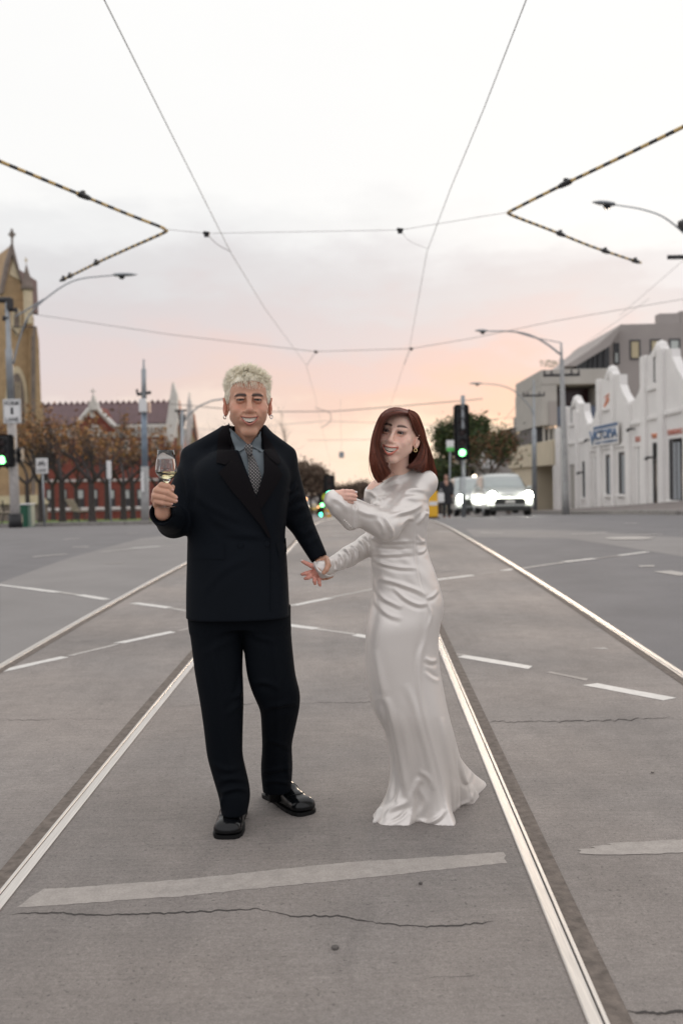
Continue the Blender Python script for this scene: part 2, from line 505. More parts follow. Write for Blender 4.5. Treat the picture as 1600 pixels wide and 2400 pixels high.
# rails: head, groove lip and the dark seal beside it
def rail(k, side):
    ys, xs = R[k]
    r = thing('tram_rail', RL[k], 'rail', (xs[0], ys[0], gz(ys[0])), 'tram rails set in the road')
    def strip(name, a, b, z, m, thick=.0):
        mb = MB(); ya = ys
        prof = [(a, z - .02), (a, z - .002), (a + (b - a) * .12, z), (b - (b - a) * .12, z), (b, z - .002), (b, z - .02)] if thick else [(a, z), (b, z)]
        n = len(prof)
        for i, y in enumerate(ya):
            j0, j1 = max(i-1, 0), min(i+1, len(ya)-1)
            t = Vector((xs[j1]-xs[j0], ya[j1]-ya[j0])).normalized(); nn = Vector((t.y, -t.x))
            for o_, zz in prof:
                mb.v.append((xs[i] + nn.x*o_, y + nn.y*o_, gz(y) + zz))
        for i in range(len(ya)-1):
            for q in range(n-1):
                mb.f.append((i*n+q, i*n+q+1, (i+1)*n+q+1, (i+1)*n+q))
        return mb.build(name, m, r)
    s = side
    def two(a, b): return sorted((s*a, s*b))
    strip('rail_head', *two(-.028, .010), .016, M_steel, 1)
    strip('groove', *two(.010, .015), .0105, M_crack)
    strip('groove_lip', *two(.015, .029), .0145, M_steel, 1)
    strip('seal', *two(.029, .088), .0105, M_bitumen)
    return r
RL = {1: 'outer rail of the left tram track, crossing the pale markings left of the man', 2: 'inner rail of the left tram track, running past the man\'s feet',
      3: 'bright rail running just behind the train of the white dress', 4: 'outermost rail at the edge of the dark asphalt on the right'}
rail(1, 1); rail(2, -1); rail(3, 1); rail(4, -1)

# painted lines
def ribbon_g(name, a, b, w, dz, m, rough_edge=0.0, kind='structure', seg=.12):
    A, B = gnd(*a, dz), gnd(*b, dz)
    d = Vector((B.x-A.x, B.y-A.y)); Ln = d.length; d.normalize(); n = Vector((-d.y, d.x))
    k = max(2, int(Ln / seg)); mb = MB(); r = random.Random(hash((round(a[0]), round(b[0]))) & 255)
    for i in range(k+1):
        c = Vector((A.x, A.y)) + d * Ln * i / k
        e = rough_edge
        for s in (-1, 1):
            q = c + n * s * (w/2 + r.uniform(-e, e)) + (d * r.uniform(-.03, .03) if i in (0, k) else Vector((0, 0)))
            mb.v.append((q.x, q.y, gz(q.y) + dz))
    for i in range(k): mb.f.append((2*i, 2*i+1, 2*i+3, 2*i+2))
    o = mb.build(name, m)
    if o.data.polygons[0].normal.z < 0: o.data.flip_normals()
    return tag(o, kind=kind)
DZ = .0100
for a, b, w, m in [
    ((-40, 1366), (60, 1378), .075, M_paint), ((60, 1378), (138, 1388), .10, M_paint), ((142, 1388), (185, 1394), .07, M_paint_w), ((185, 1394), (252, 1405), .10, M_paint),
    ((314, 1413), (395, 1424), .10, M_paint), ((398, 1425), (470, 1436), .055, M_paint_w),
    ((660, 1463), (742, 1473), .10, M_paint), ((745, 1474), (830, 1486), .065, M_paint_w), ((830, 1487), (900, 1500), .10, M_paint),
    ((1058, 1532), (1086, 1536), .075, M_paint_g), ((1086, 1538), (1246, 1565), .095, M_paint), ((1290, 1576), (1375, 1593), .05, M_paint_g), ((1380, 1603), (1562, 1637), .10, M_paint),
    ((-40, 1582), (158, 1538), .085, M_paint), ((163, 1537), (278, 1509), .05, M_paint_w), ((279, 1507), (403, 1481), .09, M_paint), ((422, 1478), (470, 1465), .05, M_paint_g),
    ((640, 1427), (690, 1418), .06, M_paint_w), ((690, 1418), (775, 1401), .09, M_paint), ((775, 1400), (880, 1379), .06, M_paint_w),
    ((1020, 1359), (1109, 1348), .10, M_paint), ((1112, 1347), (1165, 1340), .05, M_paint_g), ((1178, 1337), (1212, 1332), .10, M_paint), ((1222, 1332), (1320, 1318), .085, M_paint_w), ((1320, 1317), (1392, 1309), .10, M_paint),
    ((1395, 1309), (1448, 1302), .06, M_paint_g), ((1448, 1302), (1517, 1293), .10, M_paint),
    ((236, 1294), (308, 1286), .10, M_paint_w), ((309, 1285), (376, 1280), .12, M_paint), ((376, 1280), (445, 1276), .09, M_paint_w),
    ((78, 1305), (158, 1298), .13, M_paint_w), ((152, 1264), (186, 1262), .16, M_paint_w), ((170, 1282), (208, 1281), .18, M_paint_w), ((298, 1250), (322, 1249), .16, M_paint_w),
    ((240, 1321), (290, 1319), .08, M_paint_g), ((1024, 1245), (1062, 1246), .14, M_paint_w), ((1124, 1248), (1180, 1249), .16, M_paint_w), ((1210, 1249), (1300, 1250), .10, M_paint_g),
    ((1338, 1251), (1392, 1251), .14, M_paint_w), ((1384, 1248), (1421, 1248), .22, M_paint_w), ((1474, 1252), (1550, 1252), .14, M_paint_w), ((1460, 1226), (1492, 1226), .22, M_paint_w),
    ((1498, 1327), (1532, 1326), .16, M_paint_w), ((1548, 1338), (1612, 1348), .26, M_paint_w), ((1397, 1520), (1416, 1519), .055, M_paint_w), ((720, 1282), (760, 1283), .08, M_paint_g), ((782, 1256), (830, 1254), .12, M_paint_w), ((780, 1244), (824, 1245), .12, M_paint_w),
    ((800, 1228), (850, 1227), .16, M_paint_w)]:
    ribbon_g('road_markings', a, b, w, DZ, m, rough_edge=.006)
poly_g('worn_stop_line', [(38, 2128), (420, 2100), (800, 2063), (1187, 2022), (1180, 2012), (1184, 2004), (1178, 1997), (1060, 2005), (800, 2022), (440, 2060), (102, 2084), (70, 2104)], DZ, M_paint_g)
poly_g('worn_stop_line', [(1350, 1990), (1362, 1994), (1356, 2000), (1395, 2003), (1470, 2002), (1600, 1998), (1640, 1997), (1640, 1962), (1600, 1967), (1480, 1973), (1420, 1976), (1430, 1980), (1385, 1983), (1395, 1987)], DZ, M_paint_g)
# manhole and little covers
def disc_g(name, px, py, r, m, label, n=24, dz=.014):
    c = gnd(px, py, dz)
    o = MB().lathe([(r, 0), (r*.86, .004)], (c.x, c.y, c.z - .001), n).build(name, m)
    return tag(recentre(o, (c.x, c.y, c.z)), label, 'cover')
disc_g('manhole_cover', 1473, 1261, .42, M_paint_w, 'pale round manhole surround in the far asphalt lane', 32)
disc_g('road_stud', 785, 2220, .012, mat('bronze', (.10, .09, .085), rough=.5, metal=.5), 'small round metal stud set in the concrete nearest the camera', 16)
disc_g('road_stud', 985, 2070, .007, MATS['bronze'], 'tiny dark stud in the concrete in front of the woman', 12)
disc_g('road_stud', 1528, 1810, .008, MATS['bronze'], 'tiny black dot of a stud in the concrete right of the bright rail', 12)
# cracks
def crack(pts, w, seed):
    r = random.Random(seed); P = []
    for i in range(len(pts)-1):
        a, b = Vector(pts[i]), Vector(pts[i+1]); k = max(2, int((b-a).length / 9))
        for j in range(k): P.append(a + (b-a)*j/k + Vector((0, r.gauss(0, 1.3))))
    P.append(Vector(pts[-1])); mb = MB(); tw = 1.0
    for i, p in enumerate(P):
        g = gnd(p.x, p.y, .0104); tw = min(2.3, max(.35, tw + r.gauss(0, .33)))
        ww = w * tw * min(1, i/3, (len(P)-1-i)/3)
        mb.v += [(g.x, g.y - ww/2, g.z), (g.x, g.y + ww/2, g.z)]
    for i in range(len(P)-1): mb.f.append((2*i, 2*i+2, 2*i+3, 2*i+1))
    o = mb.build('crack', M_crack); tag(o, kind='structure')
crack([(20, 2142), (130, 2139), (240, 2144), (430, 2138), (600, 2130), (690, 2147), (800, 2148), (890, 2164), (1000, 2172), (1100, 2166), (1160, 2158)], .0042, 1)
crack([(1120, 2144), (1180, 2142)], .003, 2)
crack([(0, 1687), (120, 1686), (250, 1685), (312, 1686)], .004, 3)
crack([(378, 1657), (440, 1653), (560, 1650), (900, 1645)], .0035, 4)
crack([(1130, 1692), (1300, 1690), (1440, 1687), (1580, 1681)], .005, 5)
crack([(1455, 2369), (1540, 2374), (1640, 2366)], .007, 6)
crack([(1000, 2290), (1130, 2286)], .003, 7)
# joints where slabs meet, across the track bed
for py in (1388, 1342, 1310):
    crack([(560, py + 4), (900, py), (1100, py - 4)], .006, py)

# footpaths, park and kerbs beyond the crossing
def kerbed(name, xl, xr, y0, y1, dz, m, kind='structure'):
    o = sheet(name, xl, xr, y0, y1, dz, m, kind=kind, nx=2)
    return o
YL = 36.0
kerbed('footpath_left', -60, -6.6, YL, 120, .13, M_path)
kerbed('park_grass', -60, -8.2, YL + 3.4, 96, .15, M_grass, kind='stuff')
mb = MB()
for x in np.arange(-60, -6.6, .9): mb.bbox(x, min(x + .885, -6.6), YL - .15, YL + .01, gz(YL) - .05, gz(YL) + .145, .02)
for y in np.arange(YL, 70, .9): mb.bbox(-6.62, -6.46, y, y + .885, gz(y) - .2, gz(y) + .145, .02)
tag(mb.build('kerb', M_kerb), kind='structure')
XR = 10.5
def pathz(x, y): return gz(y) + .13 + max(0, min(1, (x - XR) / 2.4)) * .34 * max(0, min(1, (64 - y) / 26))
mb = MB()
ysr = [31] + [32 + i for i in range(0, 50)] + list(range(84, 121, 6)); xsr = [XR, XR + 1.2, XR + 2.4, 60]
for y in ysr:
    for x in xsr: mb.v.append((x, y, pathz(x, y)))
for i in range(len(ysr)-1):
    for k in range(3): mb.f.append((i*4+k, i*4+k+1, i*4+k+5, i*4+k+4))
tag(mb.build('footpath_right', M_path), kind='structure')
mb = MB()
for y in np.arange(31, 80, .9): mb.bbox(XR - .15, XR + .01, y, y + .885, gz(y) - .3, gz(y) + .145, .02)
for x in np.arange(XR, 60, .9): mb.bbox(x, x + .885, 30.85, 31.01, gz(31) - .3, pathz(x, 31) + .01, .02)
tag(mb.build('kerb', M_kerb), kind='structure')
# ================================================================== tram wires, lamps, signals, signs
M_wire = mat('wire', (.24, .235, .22), rough=.6)
M_wire_l = mat('wire_pale', (.30, .27, .26), rough=.6)
M_black = mat('black_paint', (.012, .012, .014), rough=.5)
M_galv = mat('galvanised_steel', (.30, .32, .34), rough=.5, metal=.5, var=.15, scale=3)
M_polew = mat('white_pole_paint', (.58, .55, .53), rough=.6, var=.15, scale=7)
M_poleb = mat('blue_grey_pole', (.20, .25, .31), rough=.5, var=.2, scale=4)
M_poleg = mat('grey_concrete_pole', (.33, .33, .33), rough=.7, var=.15, scale=5)
M_white = mat('white_sign', (.70, .70, .70), rough=.5)
M_blackink = mat('black_lettering', (.02, .02, .025), rough=.6)
M_yel = mat('yellow_paint', (.75, .42, .03), rough=.6)
M_yelgrn = mat('yellow_green_sign', (.55, .62, .05), rough=.5)
M_iron = mat('dark_iron', (.035, .033, .035), rough=.6)
M_greenlamp = mat('green_lamp', (.1, .6, .2), emit=(.22, 1.0, .30), estr=7.0)
M_teallamp = mat('teal_lamp', (.1, .6, .4), emit=(.10, 1.0, .55), estr=7.0)
M_orangelamp = mat('orange_lamp', (.8, .4, .2), emit=(1.0, .45, .18), estr=5.0)
M_redlamp = mat('red_lamp', (.8, .1, .05), emit=(1.0, .12, .08), estr=3.0)
M_warmlamp = mat('warm_lamp', (.9, .8, .6), emit=(1.0, .82, .62), estr=5.0)
M_headlamp = mat('headlamp', (1, 1, .95), emit=(1.0, .98, .86), estr=90.0)
M_drl = mat('daylight_strip', (1, 1, .95), emit=(1.0, 1.0, .9), estr=5.0)
M_glassd = mat('dark_glass', (.02, .022, .025), rough=.08, spec=.6)
M_lens_off = mat('unlit_lens', (.03, .015, .015), rough=.3)

def zpt(px, py, z):
    """the point at height z that the photograph shows at this pixel"""
    d = ray(px, py); t = (z - CAM.z) / d.z
    return CAM + d * t
def curve_pts(P, n=8):
    """Catmull-Rom through the points"""
    P = [Vector(p) for p in P]; out = []
    Q = [P[0]*2 - P[1]] + P + [P[-1]*2 - P[-2]]
    for i in range(1, len(Q)-2):
        for k in range(n):
            t = k / n; a, b, c, d = Q[i-1], Q[i], Q[i+1], Q[i+2]
            out.append(.5*((2*b) + (c-a)*t + (2*a-5*b+4*c-d)*t*t + (3*b-a-3*c+d)*t**3))
    out.append(P[-1]); return out
def wire(name, pts, r, label, m=None, cat='wire', group='overhead tram wires', seg=6, smooth=False, parts=None):
    P = curve_pts(pts, seg) if smooth else [Vector(p) for p in pts]
    o = MB().tube(P, r, 6).build(name, m or M_wire)
    recentre(o, P[0]); tag(o, label, cat, group)
    return o
WL = [(206, -70), (245, 0), (393, 296), (541, 592)]
wl_pts = [zpt(x, y, 5.5) for x, y in WL] + [at(620, 722, 24), at(717, 855, 34), at(738, 930, 46), at(762, 1036, 80), at(775, 1085, 120)]
d0 = (wl_pts[0] - wl_pts[1]).normalized(); wl_pts.insert(0, wl_pts[0] + d0 * 8)
w1 = wire('contact_wire', wl_pts, .0052, 'long tram wire over the left track, kinking above the man\'s head')
wr_pts = [zpt(x, y, 5.5) for x, y in [(1260, -70), (1232, 0), (1133, 255), (1056, 440), (1000, 590)]] + [at(959, 816, 30), at(915, 949, 51), at(880, 1040, 90)]
d0 = (wr_pts[0] - wr_pts[1]).normalized(); wr_pts.insert(0, wr_pts[0] + d0 * 8)
wire('contact_wire', wr_pts, .0048, 'long tram wire over the right track, running down towards the woman')
# first span, hung between the two striped guards
vl, vr = at(387, 537, 17.3), at(1193, 497, 17.3)
i1, i2 = at(484, 547, 17.3), at(937, 539, 17.3)
wire('span_wire', [vl, i1, i2, vr], .004, 'thin span wire across the street, tied between the two striped guard cables', M_wire_l)
def insul(p, label, s=1.0):
    o = MB().tube([p + Vector((-.055*s, 0, .012)), p + Vector((.055*s, 0, .0))], [.028*s]*2, 8).box(p.x-.04*s, p.x+.04*s, p.y-.02, p.y+.02, p.z-.06*s, p.z-.02*s).build('insulator', M_black)
    return tag(recentre(o, p), label, 'insulator', 'insulators on the span wires')
insul(i1, 'small black insulator on the upper span wire, left of the left tram wire')
insul(i2, 'small black insulator on the upper span wire, near the right tram wire')
wire('pull_off_wire', [i1, at(510, 573, 17.3), at(541, 590, 17.3)], .006, 'short drooping wire from the left insulator down to the left tram wire', M_wire_l, smooth=True)
wire('pull_off_wire', [i2, at(960, 565, 17.3), at(1001, 583, 17.3)], .003, 'short drooping wire from the right insulator to the right tram wire', M_wire_l, smooth=True)
# second span
s2 = [at(40, 731, 33), at(82, 737, 34), at(400, 784, 34), at(740, 824, 34), at(963, 817, 34), at(1110, 792, 34), at(1300, 752, 34), at(1640, 694, 34)]
wire('span_wire', s2, .009, 'long span wire sagging across the street just above the couple\'s heads', M_wire)
insul(s2[3], 'small insulator on the lower span wire over the left track', 1.1)
insul(s2[4], 'small insulator on the lower span wire over the right track', 1.1)
wire('pull_off_wire', [s2[3], at(719, 856, 34)], .008, 'short slanting wire under the lower left insulator', M_wire_l)
wire('pull_off_wire', [s2[4], at(946, 856, 33)], .008, 'short slanting wire under the lower right insulator', M_wire_l)
for (pts, r, lab) in [
    ([(395, 946, 62), (515, 957, 62), (640, 965, 62), (780, 964, 62), (900, 955, 62), (1130, 935, 62)], .028, 'dark span wire passing behind the man\'s ears and above the woman\'s head'),
    ([(455, 1005, 85), (520, 1008, 85), (760, 987, 85), (1000, 995, 85), (1240, 975, 85)], .016, 'faint far span wire low behind the couple, the second one up from the horizon'),
    ([(985, 1028, 70), (1020, 1022, 70), (1210, 992, 70)], .02, 'short span wire right of the woman\'s hair, beside the dark tree'),
    ([(720, 1032, 110), (880, 1030, 110), (1010, 1022, 110)], .022, 'lowest far span wire near the bright horizon')]:
    wire('span_wire', [at(*p) for p in pts], r, lab, M_wire_l)
wire('feeder_wire', [at(738, 955, 62), at(772, 968, 62), at(773, 988, 62), at(752, 1003, 62)], .02, 'curly loop of wire hanging right of the man\'s head', M_wire_l, smooth=True)
for k, (a, b) in enumerate([((1450, 740), (1600, 610)), ((1340, 826), (1520, 700)), ((1180, 985), (1260, 890))]):
    wire('power_line', [at(*a, 44), at(*b, 40)], .008, ['faint line rising over the flat roof on the right', 'faint line beside the arched lamp on the right', 'faint short line by the far lamp pole on the right'][k], M_wire_l, group='faint power lines over the shops')

# striped guard cables
def guard(label, P, lab_r, joints):
    P = curve_pts(P, 10)
    g = thing('striped_guard_cable', label, 'cable', P[0], 'striped guard cables over the crossing')
    L = [0]
    for i in range(1, len(P)): L.append(L[-1] + (P[i]-P[i-1]).length)
    def pos(s):
        i = max(0, min(len(P)-2, int(np.searchsorted(L, s)) - 1)); t = (s - L[i]) / max(1e-6, L[i+1]-L[i]); return P[i] + (P[i+1]-P[i]) * t
    m1 = mat('guard_yellow', (.58, .41, .17), rough=.6)
    n = int(L[-1] / .055); pts = [pos(L[-1] * i / n) for i in range(n + 1)]
    base = MB().tube(pts, .027, 8).build('striped_sleeve', m1, g)
    base.data.materials.append(mat('guard_black', (.05, .047, .045), rough=.7))
    for i, pl_ in enumerate(base.data.polygons): pl_.material_index = 1 if (i // 8) % 6 < 3 else 0
    for s in joints:
        s = min(s, L[-1] - .25); p0 = pos(s); jm = MB(); jm.tube([pos(s-.16), pos(s-.08), pos(s), pos(s+.09), pos(s+.18)], [.03, .05, .05, .045, .03], 8)
        jm.box(p0.x-.03, p0.x+.03, p0.y-.03, p0.y+.03, p0.z+.03, p0.z+.075)
        jm.build('clamp', M_black, g)
    return g, P
def z6(px, py): return zpt(px, py, 6.0)
gl, PL = guard('yellow and black striped cable bent into a V at upper left', [z6(-60, 353), z6(0, 378), z6(140, 436), z6(300, 502)] + [at(375, 531, 17.0), at(387, 539, 17.35)] +
               [at(383, 546, 17.6), at(300, 583, 19.2), at(236, 612, 20.6), at(186, 637, 22), at(142, 658, 23.2)], 0, (2.35, 8.6, 10.6, 12.4))
gr, PR = guard('striped cable bent into a V at upper right, against the white sky', [z6(1660, 264), z6(1600, 297), z6(1434, 378), z6(1300, 442)] + [at(1205, 490, 16.6), at(1193, 497, 17.3)] +
               [at(1200, 505, 17.7), at(1296, 542, 19.4), at(1378, 575, 20.6), at(1445, 598, 21.6), at(1500, 616, 22.4)], 0, (3.1, 7.9, 9.9, 11.6))

# street lamps and poles
def lamp_arm(parent, pole_top, pts, head, m=M_galv, r=.035):
    P = curve_pts(pts, 8)
    MB().tube(P, [r * (1 - .45 * i / len(P)) for i in range(len(P))], 8).build('arm', m, parent, True)
    a, b = head
    d = (b - a).normalized()
    mb = MB(); pr = [(0, .05), (.08, .085), (.35, .10), (.7, .085), (1, .02)]
    Ln = (b - a).length
    vs = []; n = 10
    for t, rr in pr:
        c = a + d * (Ln * t)
        for k in range(n):
            an = 2 * math.pi * k / n
            vs.append(c + Vector((0, math.cos(an) * rr * 1.5, math.sin(an) * rr * (.75 if math.sin(an) > 0 else .45))))
    mb.add(vs, [(i*n+k, i*n+(k+1) % n, (i+1)*n+(k+1) % n, (i+1)*n+k) for i in range(4) for k in range(n)] + [tuple(range(n-1, -1, -1)), tuple(range(4*n, 5*n))])
    h = mb.build('lamp_head', m, parent, True)
    c = a + d * Ln * .35
    MB().lathe([(.03, -.14), (.085, -.12), (.11, -.06)], c, 12).build('lens', M_glassd, h)
def crossarm(parent, p, w, tilt=0, m=None, ins=True):
    mb = MB(); dz = tilt
    mb.tube([p + Vector((-w, 0, -dz)), p + Vector((w, 0, dz))], .06, 6)
    if ins:
        for s in (-.95, -.55, .55, .95): mb.tube([p + Vector((w*s, 0, dz*s)), p + Vector((w*s, 0, dz*s + .22))], [.05, .035], 6)
    mb.build('crossarm', m or M_iron, parent)
def signal_head(parent, c, n, w, h, lit, glow, yaw=0.0, m_case=M_black, lamp_r=None, target=True, name='signal_head', pitch=None):
    """vertical signal case of n lamps facing the camera; c is the centre of the case"""
    mb = MB()
    if target: mb.bbox(c.x - w/2, c.x + w/2, c.y, c.y + .04, c.z - h/2, c.z + h/2, min(.09, w*.2))
    mb.bbox(c.x - w*.3, c.x + w*.3, c.y - .12, c.y + .22, c.z - h*.44, c.z + h*.44, .02)
    hd = mb.build(name, m_case, parent)
    r = lamp_r or h * .12
    pt = pitch or h * .82 / n
    for k in range(n):
        z = c.z + (n-1)/2 * pt - k * pt
        vs = []; nn = 14
        for i, yy in enumerate((-.13, -.32)):
            for q in range(nn+1):
                a = math.pi * (-.12 + 1.24 * q / nn); vs.append((c.x + math.cos(a)*r*1.15, c.y + yy, z + math.sin(a)*r*1.15))
        MB().add(vs, [(i, i+1, nn+2+i, nn+1+i) for i in range(nn)]).build('visor', m_case, hd)
        MB().tube([(c.x, c.y - .13, z), (c.x, c.y - .145, z), (c.x, c.y - .155, z)], [r, r*.9, r*.5], 20).build('lamp', glow if k in lit else M_lens_off, hd)
    return hd

# --- left corner signal pole with lane sign and street lamp
yp = 34.0
B = at(38, 1245, yp); T = at(17, 700, yp)
def on(px, py, y=None): return at(px, py, y or yp)
pl = thing('signal_pole', 'tall white pole with black base, lane sign and green signal at the left edge', 'signal pole', (B.x, B.y, B.z))
def lerp(a, b, t): return a + (b - a) * t
zs = lambda py: (B.z + (1245 - py) * yp / FPX)
MB().tube([B, lerp(B, T, .075)], .235, 14).build('black_base', M_black, pl, True)
MB().tube([lerp(B, T, .075), lerp(B, T, .46), lerp(B, T, .56)], [.165, .15, .135], 14).build('lower_shaft', M_polew, pl, True)
MB().tube([lerp(B, T, .56), lerp(B, T, .78), lerp(B, T, .79), lerp(B, T, .99)], [.125, .12, .085, .075], 14).build('upper_shaft', M_galv, pl, True)
MB().tube([on(27, 1245) + Vector((0,.1,0)), on(24, 1110) + Vector((0,.1,0)), on(21, 1010) + Vector((0,.1,0))], .06, 8).build('conduit', M_polew, pl, True)
lamp_arm(pl, T, [on(32, 853), on(45, 800), on(70, 738), on(120, 690), on(180, 656), on(266, 645)], (on(266, 645), on(322, 644)))
MB().tube([on(37, 742), on(70, 722), on(104, 701)], .03, 8).build('brace', M_galv, pl)
MB().tube([on(30, 770), on(40, 783), on(48, 788), on(60, 765), on(68, 740)], .022, 6).tube([on(30, 766), on(85, 766)], .02, 6).build('bracket_strut', M_iron, pl)
mb = MB(); mb.tube([on(-30, 703), on(26, 703)], .10, 8); mb.tube([on(12, 728), on(38, 727)], .045, 8); mb.tube([on(8, 746), on(22, 746)], .09, 8); mb.tube([on(36, 722), on(39, 731)], .07, 8); mb.tube([on(24, 700), on(24, 725)], .12, 8)
mb.build('crossarm', M_iron, pl)
sg = MB(); c0 = on(29, 964, yp - .3); sg.bbox(c0.x - .30, c0.x + .30, c0.y - .01, c0.y + .02, c0.z - .41, c0.z + .41, .01)
sb = sg.build('lane_sign', M_white, pl)
fr = MB()
for (x0, x1, z0, z1) in ((-.28, .28, .375, .39), (-.28, .28, -.39, -.375), (-.28, -.265, -.375, .375), (.265, .28, -.375, .375)): fr.box(c0.x+x0, c0.x+x1, c0.y-.016, c0.y-.008, c0.z+z0, c0.z+z1)
fr.build('border', M_galv, sb)
for s, dzz, hh, ww in (('FORM', .195, .145, .46), ('1', -.10, .23, .085), ('LANE', -.345, .145, .44)):
    text_obj('lettering', s, M_blackink, sb, (c0.x - ww/2, c0.y - .012, c0.z + dzz), (1,0,0), (0,0,1), hh, ww, .004, .022)
signal_head(pl, on(8, 1057, yp - .5), 3, .78, 1.10, (2,), M_greenlamp, lamp_r=.13, pitch=.30)
mb = MB(); cc = on(47, 1066, yp - .1); mb.bbox(cc.x - .10, cc.x + .06, cc.y, cc.y + .3, cc.z - .27, cc.z + .25, .03); mb.tube([cc + Vector((.0, -.1, .1)), cc + Vector((.09, -.1, .1))], .09, 8); mb.tube([cc + Vector((.0, -.1, -.14)), cc + Vector((.09, -.1, -.14))], .09, 8)
mb.build('rear_signal', M_black, pl)

# --- bike lane sign and parking sign
def post_sign(name, label, px, pyb, pyt, y, w, h, pc, lines, bike=False, m=M_white, group='signs on the left kerb'):
    b = at(px, pyb, y); t = thing(name, label, 'sign', b, group)
    top = at(pc[0], pc[1], y)
    MB().tube([b, top + Vector((0, .03, h/2))], .035, 8).build('post', M_galv, t, True)
    mb = MB().bbox(top.x - w/2, top.x + w/2, top.y - .02, top.y + .01, top.z - h/2, top.z + h/2, .01)
    p = mb.build('panel', m, t)
    for s, dz, hh, ww in lines:
        text_obj('lettering', s, M_blackink, p, (top.x - ww/2, top.y - .024, top.z + dz), (1,0,0), (0,0,1), hh, ww, .004, .01)
    if bike:
        mb = MB()
        def ring(cx, cz, r):
            mb.tube([(top.x+cx+math.cos(a)*r, top.y-.028, top.z+cz+math.sin(a)*r) for a in np.linspace(0, 2*math.pi, 17)], .009, 5)
        def ln(*q): mb.tube([(top.x+x, top.y-.028, top.z+z) for x, z in q], .009, 5)
        ring(-.085, .06, .052); ring(.085, .06, .052)
        ln((-.085, .06), (-.05, .14), (.045, .14), (.085, .06)); ln((-.05, .14), (0, .06), (.045, .14)); ln((-.085, .06), (0, .06)); ln((.045, .14), (.035, .175), (.07, .18)); ln((-.055, .16), (-.03, .165))
        mb.build('bicycle_symbol', M_blackink, p)
    return t
post_sign('lane_sign_post', 'white sign with a bicycle symbol above LANE on a thin post', 106, 1246, 0, 35, .42, .54, (99, 1092), [('LANE', -.21, .11, .31)], True)
ps = post_sign('parking_sign_post', 'narrow tilted white sign on a thin post left of the thick grey pole', 262, 1238, 0, 36.5, .17, .66, (256, 1101), [], False)
post_sign('small_green_sign_post', 'small sign, white over green, left of the black signal on the right', 1052, 1214, 0, 44, .36, .46, (1055, 1044), [], False, group='signs on the right kerb')
gp = at(1055, 1051, 43.9); o = MB().bbox(gp.x-.17, gp.x+.17, gp.y-.03, gp.y-.01, gp.z-.13, gp.z+.05, .01).build('green_panel', mat('sign_green', (.10, .45, .10), rough=.5), [q for q in bpy.data.objects if q.name.startswith('small_green_sign_post')][0])

# --- thick pole between park and man
y2 = 37.0
b = at(341, 1234, y2); t = at(337, 842, y2)
p = thing('power_pole', 'thick blue-grey pole with white box and short crossarm, left of the wine glass', 'pole', b)
MB().tube([b, lerp(b, t, .36)], [.16, .145], 14).build('lower_shaft', M_poleg, p, True)
MB().tube([lerp(b, t, .36), lerp(b, t, .72)], [.125, .105], 14).build('middle_shaft', M_poleb, p, True)
MB().tube([lerp(b, t, .72), lerp(b, t, .94), lerp(b, t, .945), t], [.10, .09, .045, .03], 12).build('top_shaft', M_galv, p, True)
q = at(337, 951, y2 - .2); MB().bbox(q.x-.15, q.x+.13, q.y-.15, q.y+.1, q.z-.24, q.z+.25, .02).build('white_box', M_white, p)
q = at(350, 955, y2 - .1); MB().bbox(q.x-.05, q.x+.04, q.y-.1, q.y+.1, q.z-.20, q.z+.20, .01).build('side_box', mat('pale_orange', (.6, .42, .34), rough=.6), p)
q = at(335, 1130, y2 - .2); MB().bbox(q.x-.05, q.x+.04, q.y-.08, q.y+.1, q.z-.36, q.z+.36, .01).build('cable_cover', M_white, p)
crossarm(p, at(338, 922, y2), .26, .03, ins=False)
MB().tube([at(322, 923, y2), at(321, 912, y2)], .04, 6).build('insulator', M_iron, p)

# --- far left lamp pole behind the man
y3 = 62.0
b = at(430, 1222, y3); t = at(427, 962, y3)
p = thing('street_lamp', 'grey lamp pole with two small heads in front of the orange-lit gables', 'street lamp', b)
MB().tube([b, t], [.14, .11], 10).build('pole', M_galv, p, True)
MB().tube([at(410, 963, y3), at(437, 962, y3)], .07, 6).build('crossarm', M_iron, p)
MB().tube([at(433, 985, y3), at(447, 968, y3), at(470, 950, y3), at(497, 939, y3), at(530, 934, y3)], .05, 6).build('arm', M_galv, p)
MB().tube([at(530, 934, y3), at(548, 934, y3)], [.1, .05], 8).build('lamp_head', M_galv, p)
MB().tube([at(417, 960, y3), at(424, 1000, y3)], .05, 6).tube([at(434, 970, y3), at(431, 1000, y3)], .05, 6).build('brace', M_iron, p)

# --- right side lamps
y4 = 43.0
b = at(1325, 1206, y4); t = at(1314, 803, y4)
p = thing('street_lamp', 'tall grey lamp pole with long curved arm in front of the white shops', 'street lamp', b, 'street lamps on the right')
MB().tube([b, lerp(b, t, .12), lerp(b, t, .45), lerp(b, t, .9), lerp(b, t, .91), t], [.17, .15, .13, .10, .06, .045], 14).build('pole', M_poleg, p, True)
lamp_arm(p, t, [at(1312, 830, y4), at(1276, 803, y4), at(1240, 785, y4), at(1200, 777, y4), at(1140, 776, y4)], (at(1140, 776, y4), at(1112, 775, y4)), r=.05)
MB().tube([at(1313, 803, y4), at(1250, 791, y4), at(1210, 779, y4)], .022, 6).build('brace', M_galv, p)
crossarm(p, at(1315, 879, y4), .78)
y5 = 60.0
b = at(1252, 1196, y5); t = at(1250, 890, y5)
p = thing('street_lamp', 'slim far lamp pole with thin top spike, left of the grey lamp pole', 'street lamp', b, 'street lamps on the right')
MB().tube([b, lerp(b, t, .62), lerp(b, t, .63), t], [.16, .14, .06, .05], 12).build('pole', M_galv, p, True)
